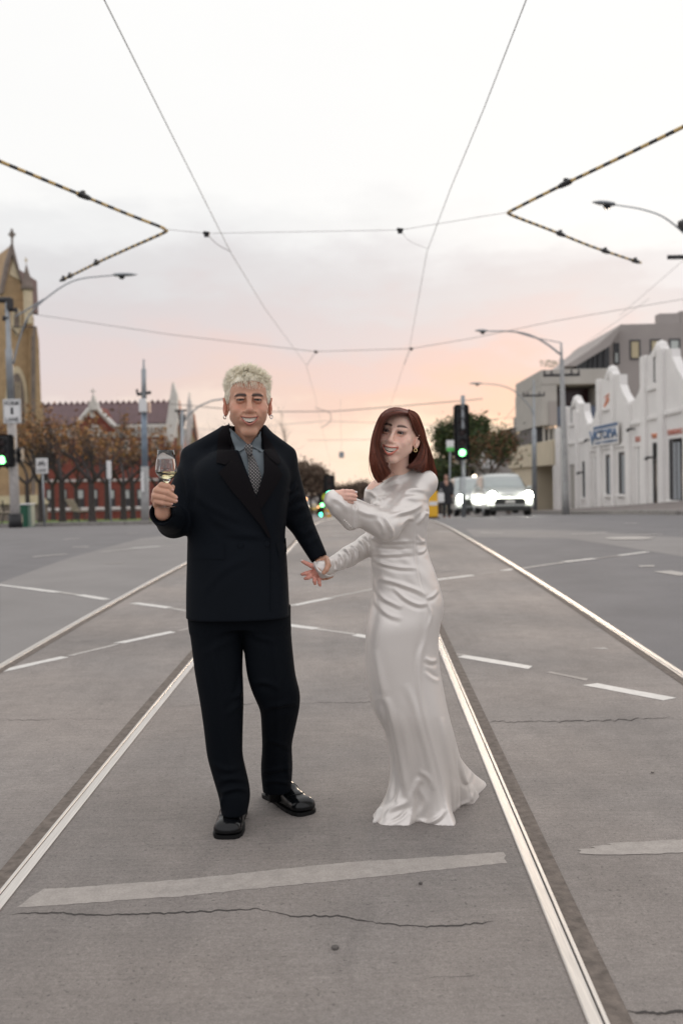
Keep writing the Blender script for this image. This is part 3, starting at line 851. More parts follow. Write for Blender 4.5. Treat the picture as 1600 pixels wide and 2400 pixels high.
lamp_arm(p, t, [at(1250, 975, y5), at(1240, 952, y5), at(1205, 917, y5), at(1170, 903, y5), at(1128, 899, y5)], (at(1128, 899, y5), at(1098, 899, y5)), r=.04)
crossarm(p, at(1250, 927, y5), .65)
y6 = 27.0
b = onx(1660, 1240, 9.2); b.z = gz(b.y)
b = Vector((10.6, y6, gz(y6))); tt = at(1600, 500, y6)
px_ = tt.x + .35
p = thing('street_lamp', 'street lamp reaching in from beyond the right edge, high against the white sky', 'street lamp', (px_, y6, gz(y6)), 'street lamps on the right')
MB().tube([(px_, y6, gz(y6)), (px_, y6, 8.2), (px_, y6, 9.4)], [.16, .12, .08], 12).build('pole', M_poleg, p, True)
lamp_arm(p, tt, [(px_, y6, at(1600, 580, y6).z), at(1600, 545, y6), at(1552, 508, y6), at(1500, 490, y6), at(1440, 480, y6)], (at(1440, 480, y6), at(1387, 474, y6)), r=.03)
q = at(1598, 536, y6); MB().tube([q + Vector((-.06,0,.05)), q + Vector((.3,0,.2))], .16, 6).build('bracket', M_iron, p)
crossarm(p, at(1612, 602, y6), .56, ins=False)

# --- big black signal on the right kerb
y7 = 41.0
b = at(1086, 1212, y7); t = at(1084, 927, y7)
p = thing('signal_pole', 'black traffic signal showing green, in front of the dark leafy tree', 'signal pole', b)
MB().tube([b, t], [.09, .085], 12).build('post', M_galv, p, True)
hd = signal_head(p, at(1081, 1013, y7 - .25), 5, .62, 2.26, (4,), M_greenlamp, lamp_r=.135, pitch=.42)
q = at(1083, 978, y7 - .45)
MB().bbox(q.x - .045, q.x + .07, q.y - .02, q.y + .02, q.z - .50, q.z + .48, .01).build('light_tube', M_galv, hd)
MB().bbox(at(1076, 1120, y7).x, at(1090, 1120, y7).x, y7 - .2, y7 + .1, at(1086, 1160, y7).z, at(1086, 1118, y7).z, .02).build('control_box', M_galv, p)

# --- far signals down the street
def far_signal(px, py, y, glow, r, label, base_py):
    c = at(px, py, y); t = thing('traffic_light', label, 'traffic light', (c.x, y, gz(y)), 'distant traffic lights')
    MB().tube([(c.x, y, gz(y)), (c.x, y, c.z + .7)], .07, 8).build('post', M_iron, t)
    signal_head(t, c + Vector((0, 0, r * 2.2)), 3, r * 4.2, r * 9, (2,), glow, lamp_r=r * 1.1, pitch=r*2.6)
far_signal(772, 1156, 62, M_teallamp, .17, 'distant signal with bright teal light, left of the woman\'s raised sleeve', 1210)
far_signal(755, 1182, 96, M_greenlamp, .16, 'small distant green signal, the upper of two left of the yellow box', 1210)
far_signal(753, 1204, 100, M_teallamp, .17, 'small distant green signal low beside the yellow box', 1215)
c = at(763, 1165, 60); t = thing('round_sign', 'round yellow-green sign beside the teal signal', 'sign', (c.x, 60, gz(60)))
MB().tube([(c.x, 60, gz(60)), (c.x, 60, c.z)], .04, 8).build('post', M_galv, t)
MB().tube([(c.x, 59.95, c.z), (c.x, 59.98, c.z)], .22, 20).build('panel', M_yelgrn, t)
c = at(800, 1066, 40); t = thing('hanging_sign', 'small grey square sign hung from the wires above the horizon', 'sign', c)
MB().bbox(c.x - .10, c.x + .10, c.y, c.y + .05, c.z - .12, c.z + .12, .02).build('panel', M_galv, t); MB().tube([c + Vector((0, 0, .12)), c + Vector((0, 0, 2.2))], .004, 5).build('hanger', M_wire_l, t)
for px, py, y, m, r, lab in [(716, 1170, 90, M_orangelamp, .13, 'small orange lamp glowing in the dark trees left of the teal signal'), (747, 1188, 100, M_orangelamp, .11, 'dim orange lamp beside the small green signal'),
                             (845, 1190, 80, M_orangelamp, .13, 'orange lamp seen between the woman\'s sleeve and waist'), (1111, 1118, 75, M_warmlamp, .17, 'pale round lamp above the second car'),
                             (721, 1188, 95, M_warmlamp, .09, 'tiny pale lamp low beside the man\'s sleeve')]:
    c = at(px, py, y); t = thing('street_light', lab, 'lamp', (c.x, y, gz(y)), 'small lamps glowing down the street')
    MB().tube([(c.x, y, gz(y)), (c.x, y, c.z)], .04, 6).build('post', M_iron, t)
    MB().lathe([(r*.3, -r), (r*.9, -r*.5), (r, 0), (r*.9, r*.5), (r*.3, r)], c, 12).build('globe', m, t)
# yellow posts / boxes
def ybox(px0, px1, py0, py1, y, lab):
    a, b = at(px0, py1, y), at(px1, py0, y); t = thing('barrier', lab, 'barrier', ((a.x+b.x)/2, y, a.z), 'yellow barriers in the street')
    MB().bbox(a.x, b.x, y, y + .3, a.z, b.z, .04).build('panel', M_yel, t)
    MB().box(a.x - .05, b.x + .05, y - .06, y + .36, gz(y), a.z).build('foot', M_iron, t)
    MB().box(a.x+.02, b.x-.02, y - .01, y, lerp(a, b, .45).z, lerp(a, b, .6).z).build('band', M_white, t)
ybox(760, 775, 1192, 1216, 60, 'yellow box standing in mid street below the round sign')
ybox(1003, 1025, 1150, 1213, 36, 'tall yellow panel just behind the woman\'s shoulder')

# --- bin and benches
y8 = 35.2
b = at(65, 1243, y8); t = thing('litter_bin', 'dark green litter bin beside the white signal pole', 'bin', b)
x0, x1 = at(51, 1240, y8).x, at(78, 1240, y8).x
MB().bbox(x0, x1 - .12, y8 - .2, y8 + .3, b.z, b.z + .90, .03).build('bin_body', mat('bin_green', (.02, .10, .06), rough=.5), t)
MB().bbox(x1 - .118, x1, y8 - .18, y8 + .3, b.z, b.z + .90, .02).build('side_panel', mat('bin_side', (.16, .22, .18), rough=.5), t)
MB().bbox(x0 - .02, x1 + .02, y8 - .22, y8 + .32, b.z + .902, b.z + .95, .015).build('lid', M_white, t)
M_bench = mat('bench_timber', (.36, .30, .24), rough=.7, var=.15, scale=6)
def bench(px, py, y, lab, flip=1):
    c = at(px, py, y); g = gz(y) + .15
    t = thing('park_bench', lab, 'bench', (c.x, y, g), 'park benches on the grass')
    s = flip
    mb = MB()
    for k in range(5):
        z = .50 + k * .10; x = c.x - s*(.28 + k*.05)
        mb.box(x - .02, x + .02, y - .75, y + .75, g + z, g + z + .085)
    # back slopes away, seen side-on
    mb.build('backrest', M_bench, t)
    mb = MB()
    for k in range(5): mb.box(c.x - s*.2 + s*k*.11 - .045, c.x - s*.2 + s*k*.11 + .045, y - .75, y + .75, g + .44, g + .475)
    mb.build('seat', M_bench, t)
    for yy in (y - .6, y + .6):
        MB().tube([(c.x - s*.22, yy, g + .95), (c.x - s*.18, yy, g + .42), (c.x - s*.28, yy, g)], .03, 6).tube([(c.x - s*.2, yy, g + .42), (c.x + s*.26, yy, g + .42), (c.x + s*.30, yy, g)], .03, 6).build('leg', M_iron, t)
    t.rotation_euler.z = math.radians(28)
bench(192, 1228, 43, 'timber park bench between two bare trunks on the grass')
bench(16, 1236, 41, 'timber park bench behind the white signal pole')
# ================================================================== buildings
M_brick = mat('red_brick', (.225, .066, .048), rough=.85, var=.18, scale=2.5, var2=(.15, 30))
M_brick_lit = mat('painted_sunset_brick', (.50, .165, .075), rough=.85, var=.15, scale=2.5)  # lit copy of the brick: sunset light put into the colour
M_slate = mat('slate_roof', (.125, .078, .082), rough=.8, var=.3, scale=3.0, var2=(.2, 14))
M_trim = mat('white_trim', (.66, .64, .61), rough=.7, var=.08, scale=2)
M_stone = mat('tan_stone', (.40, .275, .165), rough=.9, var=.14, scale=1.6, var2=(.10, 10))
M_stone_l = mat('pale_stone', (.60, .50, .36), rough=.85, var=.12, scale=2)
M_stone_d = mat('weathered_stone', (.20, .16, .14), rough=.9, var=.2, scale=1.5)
M_render = mat('white_render', (.76, .74, .72), rough=.8, var=.05, scale=.7, var2=(.03, 12))
M_render_g = mat('grey_render', (.34, .31, .295), rough=.85, var=.05, scale=.6)
M_conc_p = mat('concrete_panel', (.42, .40, .37), rough=.85, var=.06, scale=1.0)
M_cream = mat('cream_render', (.55, .48, .36), rough=.8, var=.06, scale=1)
M_darkrec = mat('dark_recess', (.03, .028, .03), rough=.7)
M_winw = mat('pale_blind', (.50, .54, .52), rough=.6)
M_winc = mat('cream_blind', (.50, .43, .28), rough=.6)
M_winlit = mat('sunglow_glass', (.9, .8, .55), rough=.3, emit=(1.0, .78, .45), estr=.8)  # panes given a glow of their own in place of sunlight
M_frame = mat('dark_frame', (.05, .05, .055), rough=.5)
M_pink = mat('faded_red_lettering', (.55, .20, .15), rough=.7)
M_blue = mat('blue_lettering', (.035, .11, .24), rough=.5)
M_cur = mat('grey_curtain', (.28, .30, .32), rough=.8, var=.2, scale=3, stretch=(1, 12, .3))
M_orangelet = mat('orange_lettering', (.75, .22, .08), rough=.6)
M_brown = mat('brown_wall', (.14, .10, .085), rough=.9, var=.2, scale=.5)

def zq(X, Y): return (1280 + X / 4.703, 740 + Y / 4.703)      # a detail reading of the photograph -> its pixels
# ---------------- white gabled shops, front on the plane x = 13
XF = 13.0
def fp(px, py, off=0.0):
    p = onx(px, py, XF - off); return p
W = thing('shop_building', 'white building with three curved gables and a blue VICTORIA sign', 'building', (XF, 48, .2))
sil = [(125, 1240), (165, 1240), (165, 1255), (205, 1258), (215, 1165), (215, 1010), (270, 1000), (276, 945), (300, 918), (330, 930), (350, 968), (408, 965), (412, 1055), (432, 1130), (468, 1210),
       (500, 1175), (530, 1100), (560, 960), (572, 820), (575, 705), (632, 700), (655, 622), (690, 596), (722, 620), (728, 648), (805, 645), (808, 760), (840, 850), (900, 950),
       (965, 930), (1010, 850), (1050, 700), (1070, 560), (1072, 455), (1138, 430), (1185, 345), (1220, 330), (1255, 345), (1262, 372), (1372, 362), (1380, 450), (1430, 570), (1505, 700), (1590, 860), (1680, 930), (1800, 700), (1900, 400), (2000, 200), (2150, 200), (2250, 600)]
pts = [fp(*zq(*q)) for q in sil]
zb = -.9
poly = [Vector((XF, pts[0].y, zb))] + pts + [Vector((XF, pts[-1].y, zb))]
# the wall is cut around its openings: build it as columns between silhouette and opening edges
YW0, YW1 = pts[-1].y, pts[0].y
holes = []   # (y0, y1, z0, z1)
def rect(X0, X1, Yt, Yb):
    a, b = fp(*zq(X0, (Yt+Yb)/2)), fp(*zq(X1, (Yt+Yb)/2)); m_ = (X0+X1)/2
    t, bt = fp(*zq(m_, Yt)), fp(*zq(m_, Yb))
    h = (b.y, a.y, bt.z, t.z); holes.append(h); return h
H = {'w1': rect(392, 460, 1603, 2005), 'd1': rect(252, 335, 1640, 2150), 'd2': rect(500, 588, 1550, 2128), 'w2': rect(650, 732, 1528, 1972), 'w3': rect(790, 898, 1498, 1966),
     'd3': rect(960, 1082, 1442, 2112), 'd4': rect(1165, 1262, 1395, 2098), 'w4': rect(1345, 1498, 1350, 2036), 'w5': rect(1640, 1900, 1250, 2036), 'n1': rect(1172, 1235, 445, 730), 'n2': rect(264, 318, 1010, 1200)}
ys_b = sorted(set([round(h[0], 4) for h in holes] + [round(h[1], 4) for h in holes] + [p.y for p in pts]))
sy = np.array([p.y for p in pts][::-1]); sz = np.array([p.z for p in pts][::-1])
mb = MB()
def top(y, side=0):
    return float(np.interp(y, sy, sz))
for i in range(len(ys_b) - 1):
    a, b = ys_b[i], ys_b[i+1]
    if b - a < 1e-4: continue
    ta, tb = top(a + 1e-4), top(b - 1e-4)
    hs = sorted([h for h in holes if h[0] < (a+b)/2 < h[1]], key=lambda h: h[2])
    z = (zb, zb)
    spans = []
    for h in hs: spans.append((z, (h[2], h[2]))); z = (h[3], h[3])
    spans.append((z, (ta, tb)))
    for (z0, z0b), (z1, z1b) in spans:
        mb.quad((XF, b, z0b), (XF, a, z0), (XF, a, z1), (XF, b, z1b))
    # parapet top and the back of the wall
    mb.quad((XF, a, ta), (XF+.35, a, ta), (XF+.35, b, tb), (XF, b, tb))
    mb.quad((XF+.35, a, zb), (XF+.35, b, zb), (XF+.35, b, tb), (XF+.35, a, ta))
for h in holes:
    y0, y1, z0, z1 = h; d = .10
    mb.quad((XF, y0, z0), (XF+d, y0, z0), (XF+d, y0, z1), (XF, y0, z1)); mb.quad((XF+d, y1, z0), (XF, y1, z0), (XF, y1, z1), (XF+d, y1, z1))
    mb.quad((XF, y0, z1), (XF+d, y0, z1), (XF+d, y1, z1), (XF, y1, z1)); mb.quad((XF, y1, z0), (XF+d, y1, z0), (XF+d, y0, z0), (XF, y0, z0))
mb.quad((XF, YW1, zb), (XF, YW1, top(YW1)), (XF+12, YW1, top(YW1)), (XF+12, YW1, zb)); mb.quad((XF, YW0, zb), (XF+12, YW0, zb), (XF+12, YW0, top(YW0)), (XF, YW0, top(YW0)))
mb.build('wall', M_render, W)
# pilasters and mouldings
def pil(X, w, Yt, d=.16):
    c = fp(*zq(X, 1700)); t = fp(*zq(X, Yt)).z; mb.bbox(XF - d, XF + .04, c.y - w, c.y + w, zb, t, .02)
for X, w, Yt in ((143, .45, 1236), (232, .32, 1000), (350, .26, 1050), (476, .42, 1190), (602, .28, 696), (750, .24, 640), (921, .34, 960), (1100, .30, 440), (1290, .34, 355), (1620, .3, 930)):
    mb = MB(); pil(X, w, Yt); mb.build('pilaster', M_render, W)
mb = MB()
def mould(X0, Y0, X1, Y1, h=.08, d=.10):
    a, b = fp(*zq(X0, Y0)), fp(*zq(X1, Y1)); z = (a.z + b.z) / 2
    m_ = MB().bbox(XF - d, XF + .02, min(a.y, b.y), max(a.y, b.y), z - h, z + h, .015); m_.build('moulding', M_render, W)
for q in ((250, 1412, 330, 1395), (365, 1385, 455, 1372), (484, 1490, 590, 1470), (620, 1460, 730, 1442), (762, 1440, 900, 1420), (620, 1040, 715, 1020), (940, 1195, 1080, 1160), (1120, 815, 1250, 775), (1125, 1135, 1255, 1105), (1310, 1080, 1490, 1040), (255, 1210, 325, 1195), (1560, 1060, 1900, 960)): mould(*q)
for (Y, X) in ((930, 308), (610, 690), (345, 1220)):
    c = fp(*zq(X, Y)); MB().lathe([(.02, .30), (.2, .22), (.28, .05), (.28, -.4)][::-1], (XF + .17, c.y, c.z - .02), 14).build('finial_cap', M_render, W, True)
def window(h, glass, n=1, curtain=None, name='window', split=None):
    y0, y1, z0, z1 = h; x = XF + .03
    f = MB(); t = .05
    f.box(x, x+.06, y0, y1, z0, z0+t); f.box(x, x+.06, y0, y1, z1-t, z1); f.box(x, x+.06, y0, y0+t, z0+t, z1-t); f.box(x, x+.06, y1-t, y1, z0+t, z1-t)
    for k in range(1, n): yy = y0 + (y1-y0)*k/n; f.box(x, x+.06, yy-t/2, yy+t/2, z0+t, z1-t)
    if split: zz = z0 + (z1-z0)*split; f.box(x-.004, x+.055, y0+t, y1-t, zz-t/2, zz+t/2)
    fo = f.build(name, M_frame, W)
    MB().box(x+.03, x+.04, y0+t, y1-t, z0+t, z1-t).build('pane', glass, fo)
    if curtain:
        ya, yb = y0 + (y1-y0)*curtain[0], y0 + (y1-y0)*curtain[1]
        c = MB(); k = 14; vs = []
        for i in range(k+1):
            yy = ya + (yb-ya)*i/k; xx = x + .022 - .006*(i % 2); vs += [(xx, yy, z0+t), (xx, yy, z1-t-.1)]
        c.add(vs, [(2*i, 2*i+1, 2*i+3, 2*i+2) for i in range(k)]).build('curtain', M_cur, fo)
    if name == 'window': MB().bbox(XF-.14, XF+.05, y0-.12, y1+.12, z0-.13, z0-.003, .015).build('sill', M_render, fo)
window(H['w1'], M_glassd, curtain=(.3, .8)); window(H['w2'], M_glassd, curtain=(.15, .8)); window(H['w3'], M_glassd, curtain=(.2, .75), split=.98)
window(H['w4'], M_glassd, 2, curtain=(.25, .75)); window(H['w5'], M_glassd, 3); window(H['d4'], M_glassd, 1, name='glass_door', split=.75); window(H['n2'], M_render, name='niche')
window(H['n1'], M_render, name='niche')
for k, m in (('d1', M_render_g), ('d2', M_render_g), ('d3', M_conc_p)):
    y0, y1, z0, z1 = H[k]; d = MB().box(XF+.06, XF+.09, y0, y1, z0, z1).build('door', M_render if k != 'd1' else M_conc_p, W)
    g = MB()
    for q in range(1, 3): g.box(XF+.048, XF+.058, y0 + (y1-y0)*q/3 - .015, y0 + (y1-y0)*q/3 + .015, z0, z1)
    g.build('groove', M_frame, d)
# sign
sa, sb_ = fp(*zq(515, 1330)), fp(*zq(828, 1290))
zt, zb2 = (fp(*zq(570, 1236)).z + fp(*zq(822, 1170)).z)/2 + .03, (fp(*zq(535, 1425)).z + fp(*zq(825, 1395)).z)/2
sn = MB().bbox(XF - .19, XF - .165, sb_.y - .08, sa.y + .12, zb2 - .08, zt + .05, .01).build('sign_board', M_render, W)
Hs = zt - zb2; Wd = sa.y - sb_.y; y00 = sa.y; xs_ = XF - .193
def sbar(u0, u1, v0, v1, name='stripe'):
    MB().box(xs_ - .014, xs_ - .001, y00 - u1*Wd, y00 - u0*Wd, zb2 + v0*Hs, zb2 + v1*Hs).build(name, M_blue, sn)
sbar(.155, 1.0, .84, .99)
text_obj('lettering', 'V', M_blue, sn, (xs_, y00, zb2 + .0*Hs), (0,-1,0), (0,0,1), .80*Hs, .21*Wd, .014, .04)
text_obj('lettering', 'ICTORIA', M_blue, sn, (xs_, y00 - .19*Wd, zb2 + .24*Hs), (0,-1,0), (0,0,1), .54*Hs, .80*Wd, .014, .055)
text_obj('lettering', 'BODY WORKSHOP', M_blue, sn, (xs_, y00 - .20*Wd, zb2 + .02*Hs), (0,-1,0), (0,0,1), .14*Hs, .79*Wd, .014, .04)
def ltr(s, X0, Y0, X1, Y1, m, hh):
    a, b = fp(*zq(X0, Y0)), fp(*zq(X1, Y1))
    text_obj('lettering', s, m, W, (XF - .01, a.y, (a.z+b.z)/2), (0,-1,0), (0,0,1), hh, a.y - b.y, .012, .02)
ltr('RUGS BLINDS', 982, 1400, 1078, 1375, M_pink, .24); ltr('TIMBER', 1155, 1362, 1255, 1335, M_orangelet, .2); ltr('FURNISHINGS', 1335, 1330, 1500, 1290, M_pink, .22)
# orange flourish on the middle gable
a = [fp(*zq(x, y), .01) for x, y in ((636, 1005), (655, 940), (690, 880), (712, 812), (700, 850), (640, 900), (690, 930), (712, 880), (668, 960), (640, 1000))]
MB().tube(a, .035, 5).build('painted_flourish', M_orangelet, W)
for X, Y in ((430, 1370), (900, 1250), (1104, 1562), (347, 1730)):
    c = fp(*zq(X, Y), .3); MB().tube([c + Vector((.3, 0, 0)), c, c + Vector((-.05, 0, -.1))], [.03, .06, .09], 8).build('wall_lamp', M_iron, W)
MB().box(XF + .36, XF + 12, YW0, YW1, 2.9, 3.0).prism([(XF+.5, YW0+.5, 3.0), (XF+.5, YW0 + 5.4, 3.0), (XF + .5, YW0 + 3, 5.3)], (11, 0, 0)).build('roof', M_slate, W)
q0, q1 = fp(*zq(1375, 450)), fp(*zq(1500, 440))
# roofs glimpsed between the gables
for (X0, X1, Yt, Yb) in ((808, 1050, 718, 960), (1378, 1560, 440, 730)):
    a, b = fp(*zq(X0 - 10, Yb)), fp(*zq(X1 + 10, Yb)); t = onx(*zq((X0+X1)/2, Yt), XF + 1.5)
    MB().prism([(XF + 1.0, a.y + 1.2, a.z - .9), (XF + 1.0, b.y - .6, a.z - .9), (XF + 3.2, b.y - .6, t.z + .5), (XF + 3.2, a.y + 1.2, t.z + .5)], (.2, 0, -.1)).build('roof', M_slate if X0 > 1000 else M_render_g, W)

# ---------------- generic: polygon in the picture pushed onto a plane facing the camera
def face_poly(pxs, y, depth): return ([at(px, py, y) for px, py in pxs], Vector((0, depth, 0)))
def block(name, px0, px1, pyt, y, depth, m, parent, zbase=None):
    a, b = at(px0, pyt, y), at(px1, pyt, y); zb_ = gz(y) - .5 if zbase is None else zbase
    return MB().box(a.x, b.x, y, y + depth, zb_, (a.z + b.z)/2).build(name, m, parent)
def pane_px(parent, px0, px1, py0, py1, y, glass, frame=M_frame, t=.07, name='window', pane_name='pane'):
    a, b = at(px0, py1, y), at(px1, py0, y)
    f = MB(); x0, x1, z0, z1 = a.x, b.x, a.z, b.z
    f.box(x0, x1, y-.06, y-.004, z0, z0+t); f.box(x0, x1, y-.06, y-.004, z1-t, z1); f.box(x0, x0+t, y-.06, y-.004, z0+t, z1-t); f.box(x1-t, x1, y-.06, y-.004, z0+t, z1-t)
    fo = f.build(name, frame, parent)
    MB().box(x0+t, x1-t, y-.03, y-.006, z0+t, z1-t).build(pane_name, glass, fo)
    return fo
# grey apartments with the slanting roof
A = thing('apartment_building', 'grey rendered apartments with slanted left edge, rising behind the white gables', 'building', at(1480, 1190, 74))
pl_, v = face_poly([zq(830, 95), zq(1505, 78), zq(1700, 74), zq(1700, 2000), zq(560, 2000), zq(560, 600), zq(700, 320)], 74, 14)
MB().prism(pl_, v).build('wall', M_render_g, A)
pl_, v = face_poly([zq(829, 88), zq(838, 100), zq(700, 330), zq(330, 552), zq(205, 552), zq(560, 318)], 72.5, 14)
MB().prism(pl_, v).build('roof', M_render_g, A)
pl_, v = face_poly([zq(480, 455), zq(690, 325), zq(690, 590), zq(330, 590), zq(330, 548)], 73.2, .5)
MB().prism(pl_, v).build('recessed_glazing', M_glassd, A)
for X in (470, 520, 575, 640): 
    a = at(*zq(X, 590), 73.1); b = at(*zq(X, 330 + (690 - X)*.62 + 8), 73.1); MB().box(a.x - .06, a.x + .06, 73.0, 73.2, a.z, b.z).build('mullion', M_frame, A)
for X0, X1, Y0, Y1, g in ((915, 1030, 265, 485, M_winc), (1138, 1255, 258, 470, M_winc), (1348, 1468, 252, 470, M_winw)):
    p0, p1 = zq(X0, Y0), zq(X1, Y1); pane_px(A, p0[0], p1[0], p0[1], p1[1], 74, g, t=.12)
p0, p1 = zq(738, 300), zq(800, 535); pane_px(A, p0[0], p1[0], p0[1], p1[1], 74, M_glassd, t=.12)
p0, p1 = zq(748, 400), zq(790, 525); pane_px(A, p0[0], p1[0], p0[1], p1[1], 73.9, M_winw, t=.06)
p0 = at(*zq(1355, 75), 76); MB().box(p0.x - .8, p0.x + .8, 76, 77, p0.z - .6, p0.z + .7).build('chimney', M_render_g, A)
p0 = at(*zq(1505, 78), 76); MB().box(p0.x - .2, p0.x + 1.8, 76, 77, p0.z - .6, p0.z + .9).build('chimney', M_render_g, A)
# concrete panel building in front
Cb = thing('concrete_building', 'pale concrete block with a wide dark upper window, left of the white gables', 'building', at(1340, 1195, 68))
y9 = 68.0
for (x0, x1, ya, yb) in ((1268, 1440, 863, 902), (1268, 1304, 902, 997), (1400, 1440, 902, 997)):
    a, b = at(x0, yb, y9), at(x1, ya, y9); MB().bbox(a.x, b.x, y9, y9 + 10, a.z, b.z, .03).build('wall_panel', M_conc_p, Cb)
a, b = at(1304, 965, y9), at(1400, 903, y9); MB().box(a.x, b.x, y9 + 2.5, y9 + 2.6, a.z, b.z).build('dark_glazing', mat('maroon_glass', (.05, .018, .018), rough=.2), Cb)
a, b = at(1303, 997, y9), at(1400, 950, y9); MB().box(a.x, b.x, y9 + .3, y9 + .4, a.z, b.z).build('balustrade', mat('blue_grey_glass', (.10, .12, .17), rough=.2), Cb)
a, b = at(1296, 997, y9), at(1302, 940, y9); MB().box(a.x - .3, b.x, y9 - .1, y9 + .3, a.z, b.z).build('balcony_end', M_render_g, Cb)
a, b = at(1270, 1200, y9), at(1440, 997, y9); MB().box(a.x, b.x, y9 + 1.8, y9 + 10, a.z - 1, b.z).build('lower_wall', M_frame, Cb)
for X in (1278, 1290, 1300): a = at(X, 1040, y9); MB().box(a.x - .07, a.x + .07, y9 + .5, y9 + .7, a.z - 3, at(X, 998, y9).z).build('column', M_conc_p, Cb)
a, b = at(1300, 880, y9), at(1302, 880, y9)
for X in (1275, 1288, 1296):
    c = at(X, 864, y9 + 1); r_ = random.Random(int(X)); m_ = MB()
    for k in range(40):
        d = Vector((r_.uniform(-.3, .3), r_.uniform(-.3, .3), r_.uniform(.1, .55))); e = Vector((r_.uniform(-.08, .08), 0, .08)); m_.add([c + d, c + d + e, c + d + Vector((.07, .02, -.02))], [(0, 1, 2)])
    m_.build('roof_shrub', mat('shrub', (.10, .12, .04), rough=.9), Cb)
# low cream garage building
Gb = thing('garage_building', 'low cream building with a wide dark opening behind the bright headlights', 'building', (13.3, 66, gz(66)))
def zq7(X, Y): return (1040 + X/2.8, 720 + Y/2.8)
XG = 13.1
def gp_(X, Y): return onx(*zq7(X, Y), XG)
yA, yB = gp_(742, 1000).y, gp_(440, 1000).y
zT = gp_(742, 868).z; zM = (gp_(742, 1030).z + gp_(470, 1062).z)/2
MB().bbox(XG - .25, XG + 8, yA, yB, zM, zT, .03).build('fascia', M_cream, Gb)
yC = gp_(600, 1100).y
MB().box(XG, XG + 8, yC, yB, gz(70) - .6, zM - .002).build('wall', M_cream, Gb)
MB().box(XG + 3, XG + 3.1, yA, yC, gz(70) - .6, zM - .002).build('opening', mat('olive_dark', (.075, .075, .045), rough=.8), Gb)
MB().box(XG - .2, XG + .2, yA - .1, yA + .35, gz(60) - .6, zM).build('pier', M_render, Gb)
# small house with windows that glow in place of sunlight
Hb = thing('house', 'small grey house with two windows glowing as if sunlit above the cream garage', 'building', at(1225, 1190, 84))
MB().box(at(1206, 1100, 84).x, at(1246, 1100, 84).x, 84, 92, gz(84) - .5, at(1225, 1000, 84).z).build('wall', M_render_g, Hb)
a, b = at(1202, 1000, 83), at(1247, 990, 83); MB().prism([at(1203, 1003, 83), at(1247, 1000, 83), at(1247, 990, 83), at(1225, 993, 83)], (0, 9, 0)).build('roof', M_frame, Hb)
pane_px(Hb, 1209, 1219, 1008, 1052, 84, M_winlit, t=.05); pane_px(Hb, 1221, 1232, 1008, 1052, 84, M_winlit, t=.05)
MB().box(at(1244, 1100, 82).x, at(1270, 1100, 82).x, 82, 90, gz(84) - .5, at(1255, 965, 82).z).build('tower_wall', M_render_g, Hb)
# pale low shops behind the cars
Sb = thing('low_shops', 'row of low pale shopfronts behind the two cars', 'building', at(1120, 1190, 92))
for (x0, x1, yt, m, yy) in ((1030, 1112, 1072, M_cream, 92), (1112, 1200, 1068, M_conc_p, 93), (1150, 1206, 1040, M_render, 96)):
    block('wall', x0, x1, yt, yy, 8, m, Sb)
MB().bbox(at(1126, 1090, 92).x, at(1165, 1090, 92).x, 92.6, 92.8, at(1126, 1098, 92).z, at(1126, 1078, 92).z, .03).build('billboard', M_white, Sb)
for k in range(5): 
    pane_px(Sb, 1042 + k*15, 1052 + k*15, 1100, 1128, 92, M_glassd, t=.05, name='shop_window')
MB().box(at(1030, 1090, 91).x, at(1112, 1090, 91).x, 91, 92, at(1060, 1094, 91).z, at(1060, 1086, 91).z).build('awning', M_render_g, Sb)

# ---------------- red brick school behind the park
y0 = 112.0
Rb = thing('brick_building', 'red brick building with dark slate roof and white cross-topped gable, behind the bare trees', 'building', at(250, 1215, y0))
a = at(90, 1215, y0); b = at(402, 1020, y0)
MB().box(a.x, b.x, y0, y0 + 14, gz(y0) - 1, b.z).build('wall', M_brick, Rb)
MB().bbox(a.x, b.x + .1, y0 - .35, y0 + 14, at(240, 1027, y0).z, at(240, 997, y0).z, .05).build('white_cornice', M_trim, Rb)
m_ = MB()
for px in range(100, 395, 8):
    if 182 < px < 272: continue
    c = at(px, 1008, y0 - .4); m_.box(c.x - .06, c.x + .06, y0 - .5, y0 - .36, c.z - .4, c.z + .35)
m_.build('brackets', M_stone_d, Rb)
rl, rr_ = at(95, 995, y0 - .3), at(396, 993, y0 - .3); tl, tr = at(95, 948, y0 + 6), at(398, 943, y0 + 6)
zr0, zr1 = (rl.z + rr_.z)/2, (tl.z + tr.z)/2
MB().add([(rl.x, y0 - .3, zr0), (rr_.x, y0 - .3, zr0), (tr.x, y0 + 6, zr1), (tl.x, y0 + 6, zr1), (tr.x, y0 + 12.5, zr0), (tl.x, y0 + 12.5, zr0)], [(0, 1, 2, 3), (3, 2, 4, 5), (1, 4, 2), (0, 3, 5), (0, 5, 4, 1)]).build('roof', M_slate, Rb)
m_ = MB(); x = tl.x
while x < tr.x: m_.prism([(x, y0 + 5.9, zr1 - .05), (x + .62, y0 + 5.9, zr1 - .05), (x + .31, y0 + 5.9, zr1 + .34)], (0, .2, 0)); x += .68
m_.build('ridge_cresting', M_slate, Rb)
g = MB().prism([at(187, 1015, y0 - 1), at(268, 1010, y0 - 1), at(268, 995, y0 - 1), at(228, 952, y0 - 1), at(187, 988, y0 - 1)], (0, 7, 0)).build('gable', M_brick, Rb)
def bar(px0, py0, px1, py1, y, w, m, parent, name):
    a, b = at(px0, py0, y), at(px1, py1, y); MB().tube([a, b], w, 4).build(name, m, parent)
bar(185, 990, 211, 958, y0 - 1.2, .30, M_trim, g, 'coping'); bar(226, 955, 270, 1000, y0 - 1.2, .30, M_trim, g, 'coping')
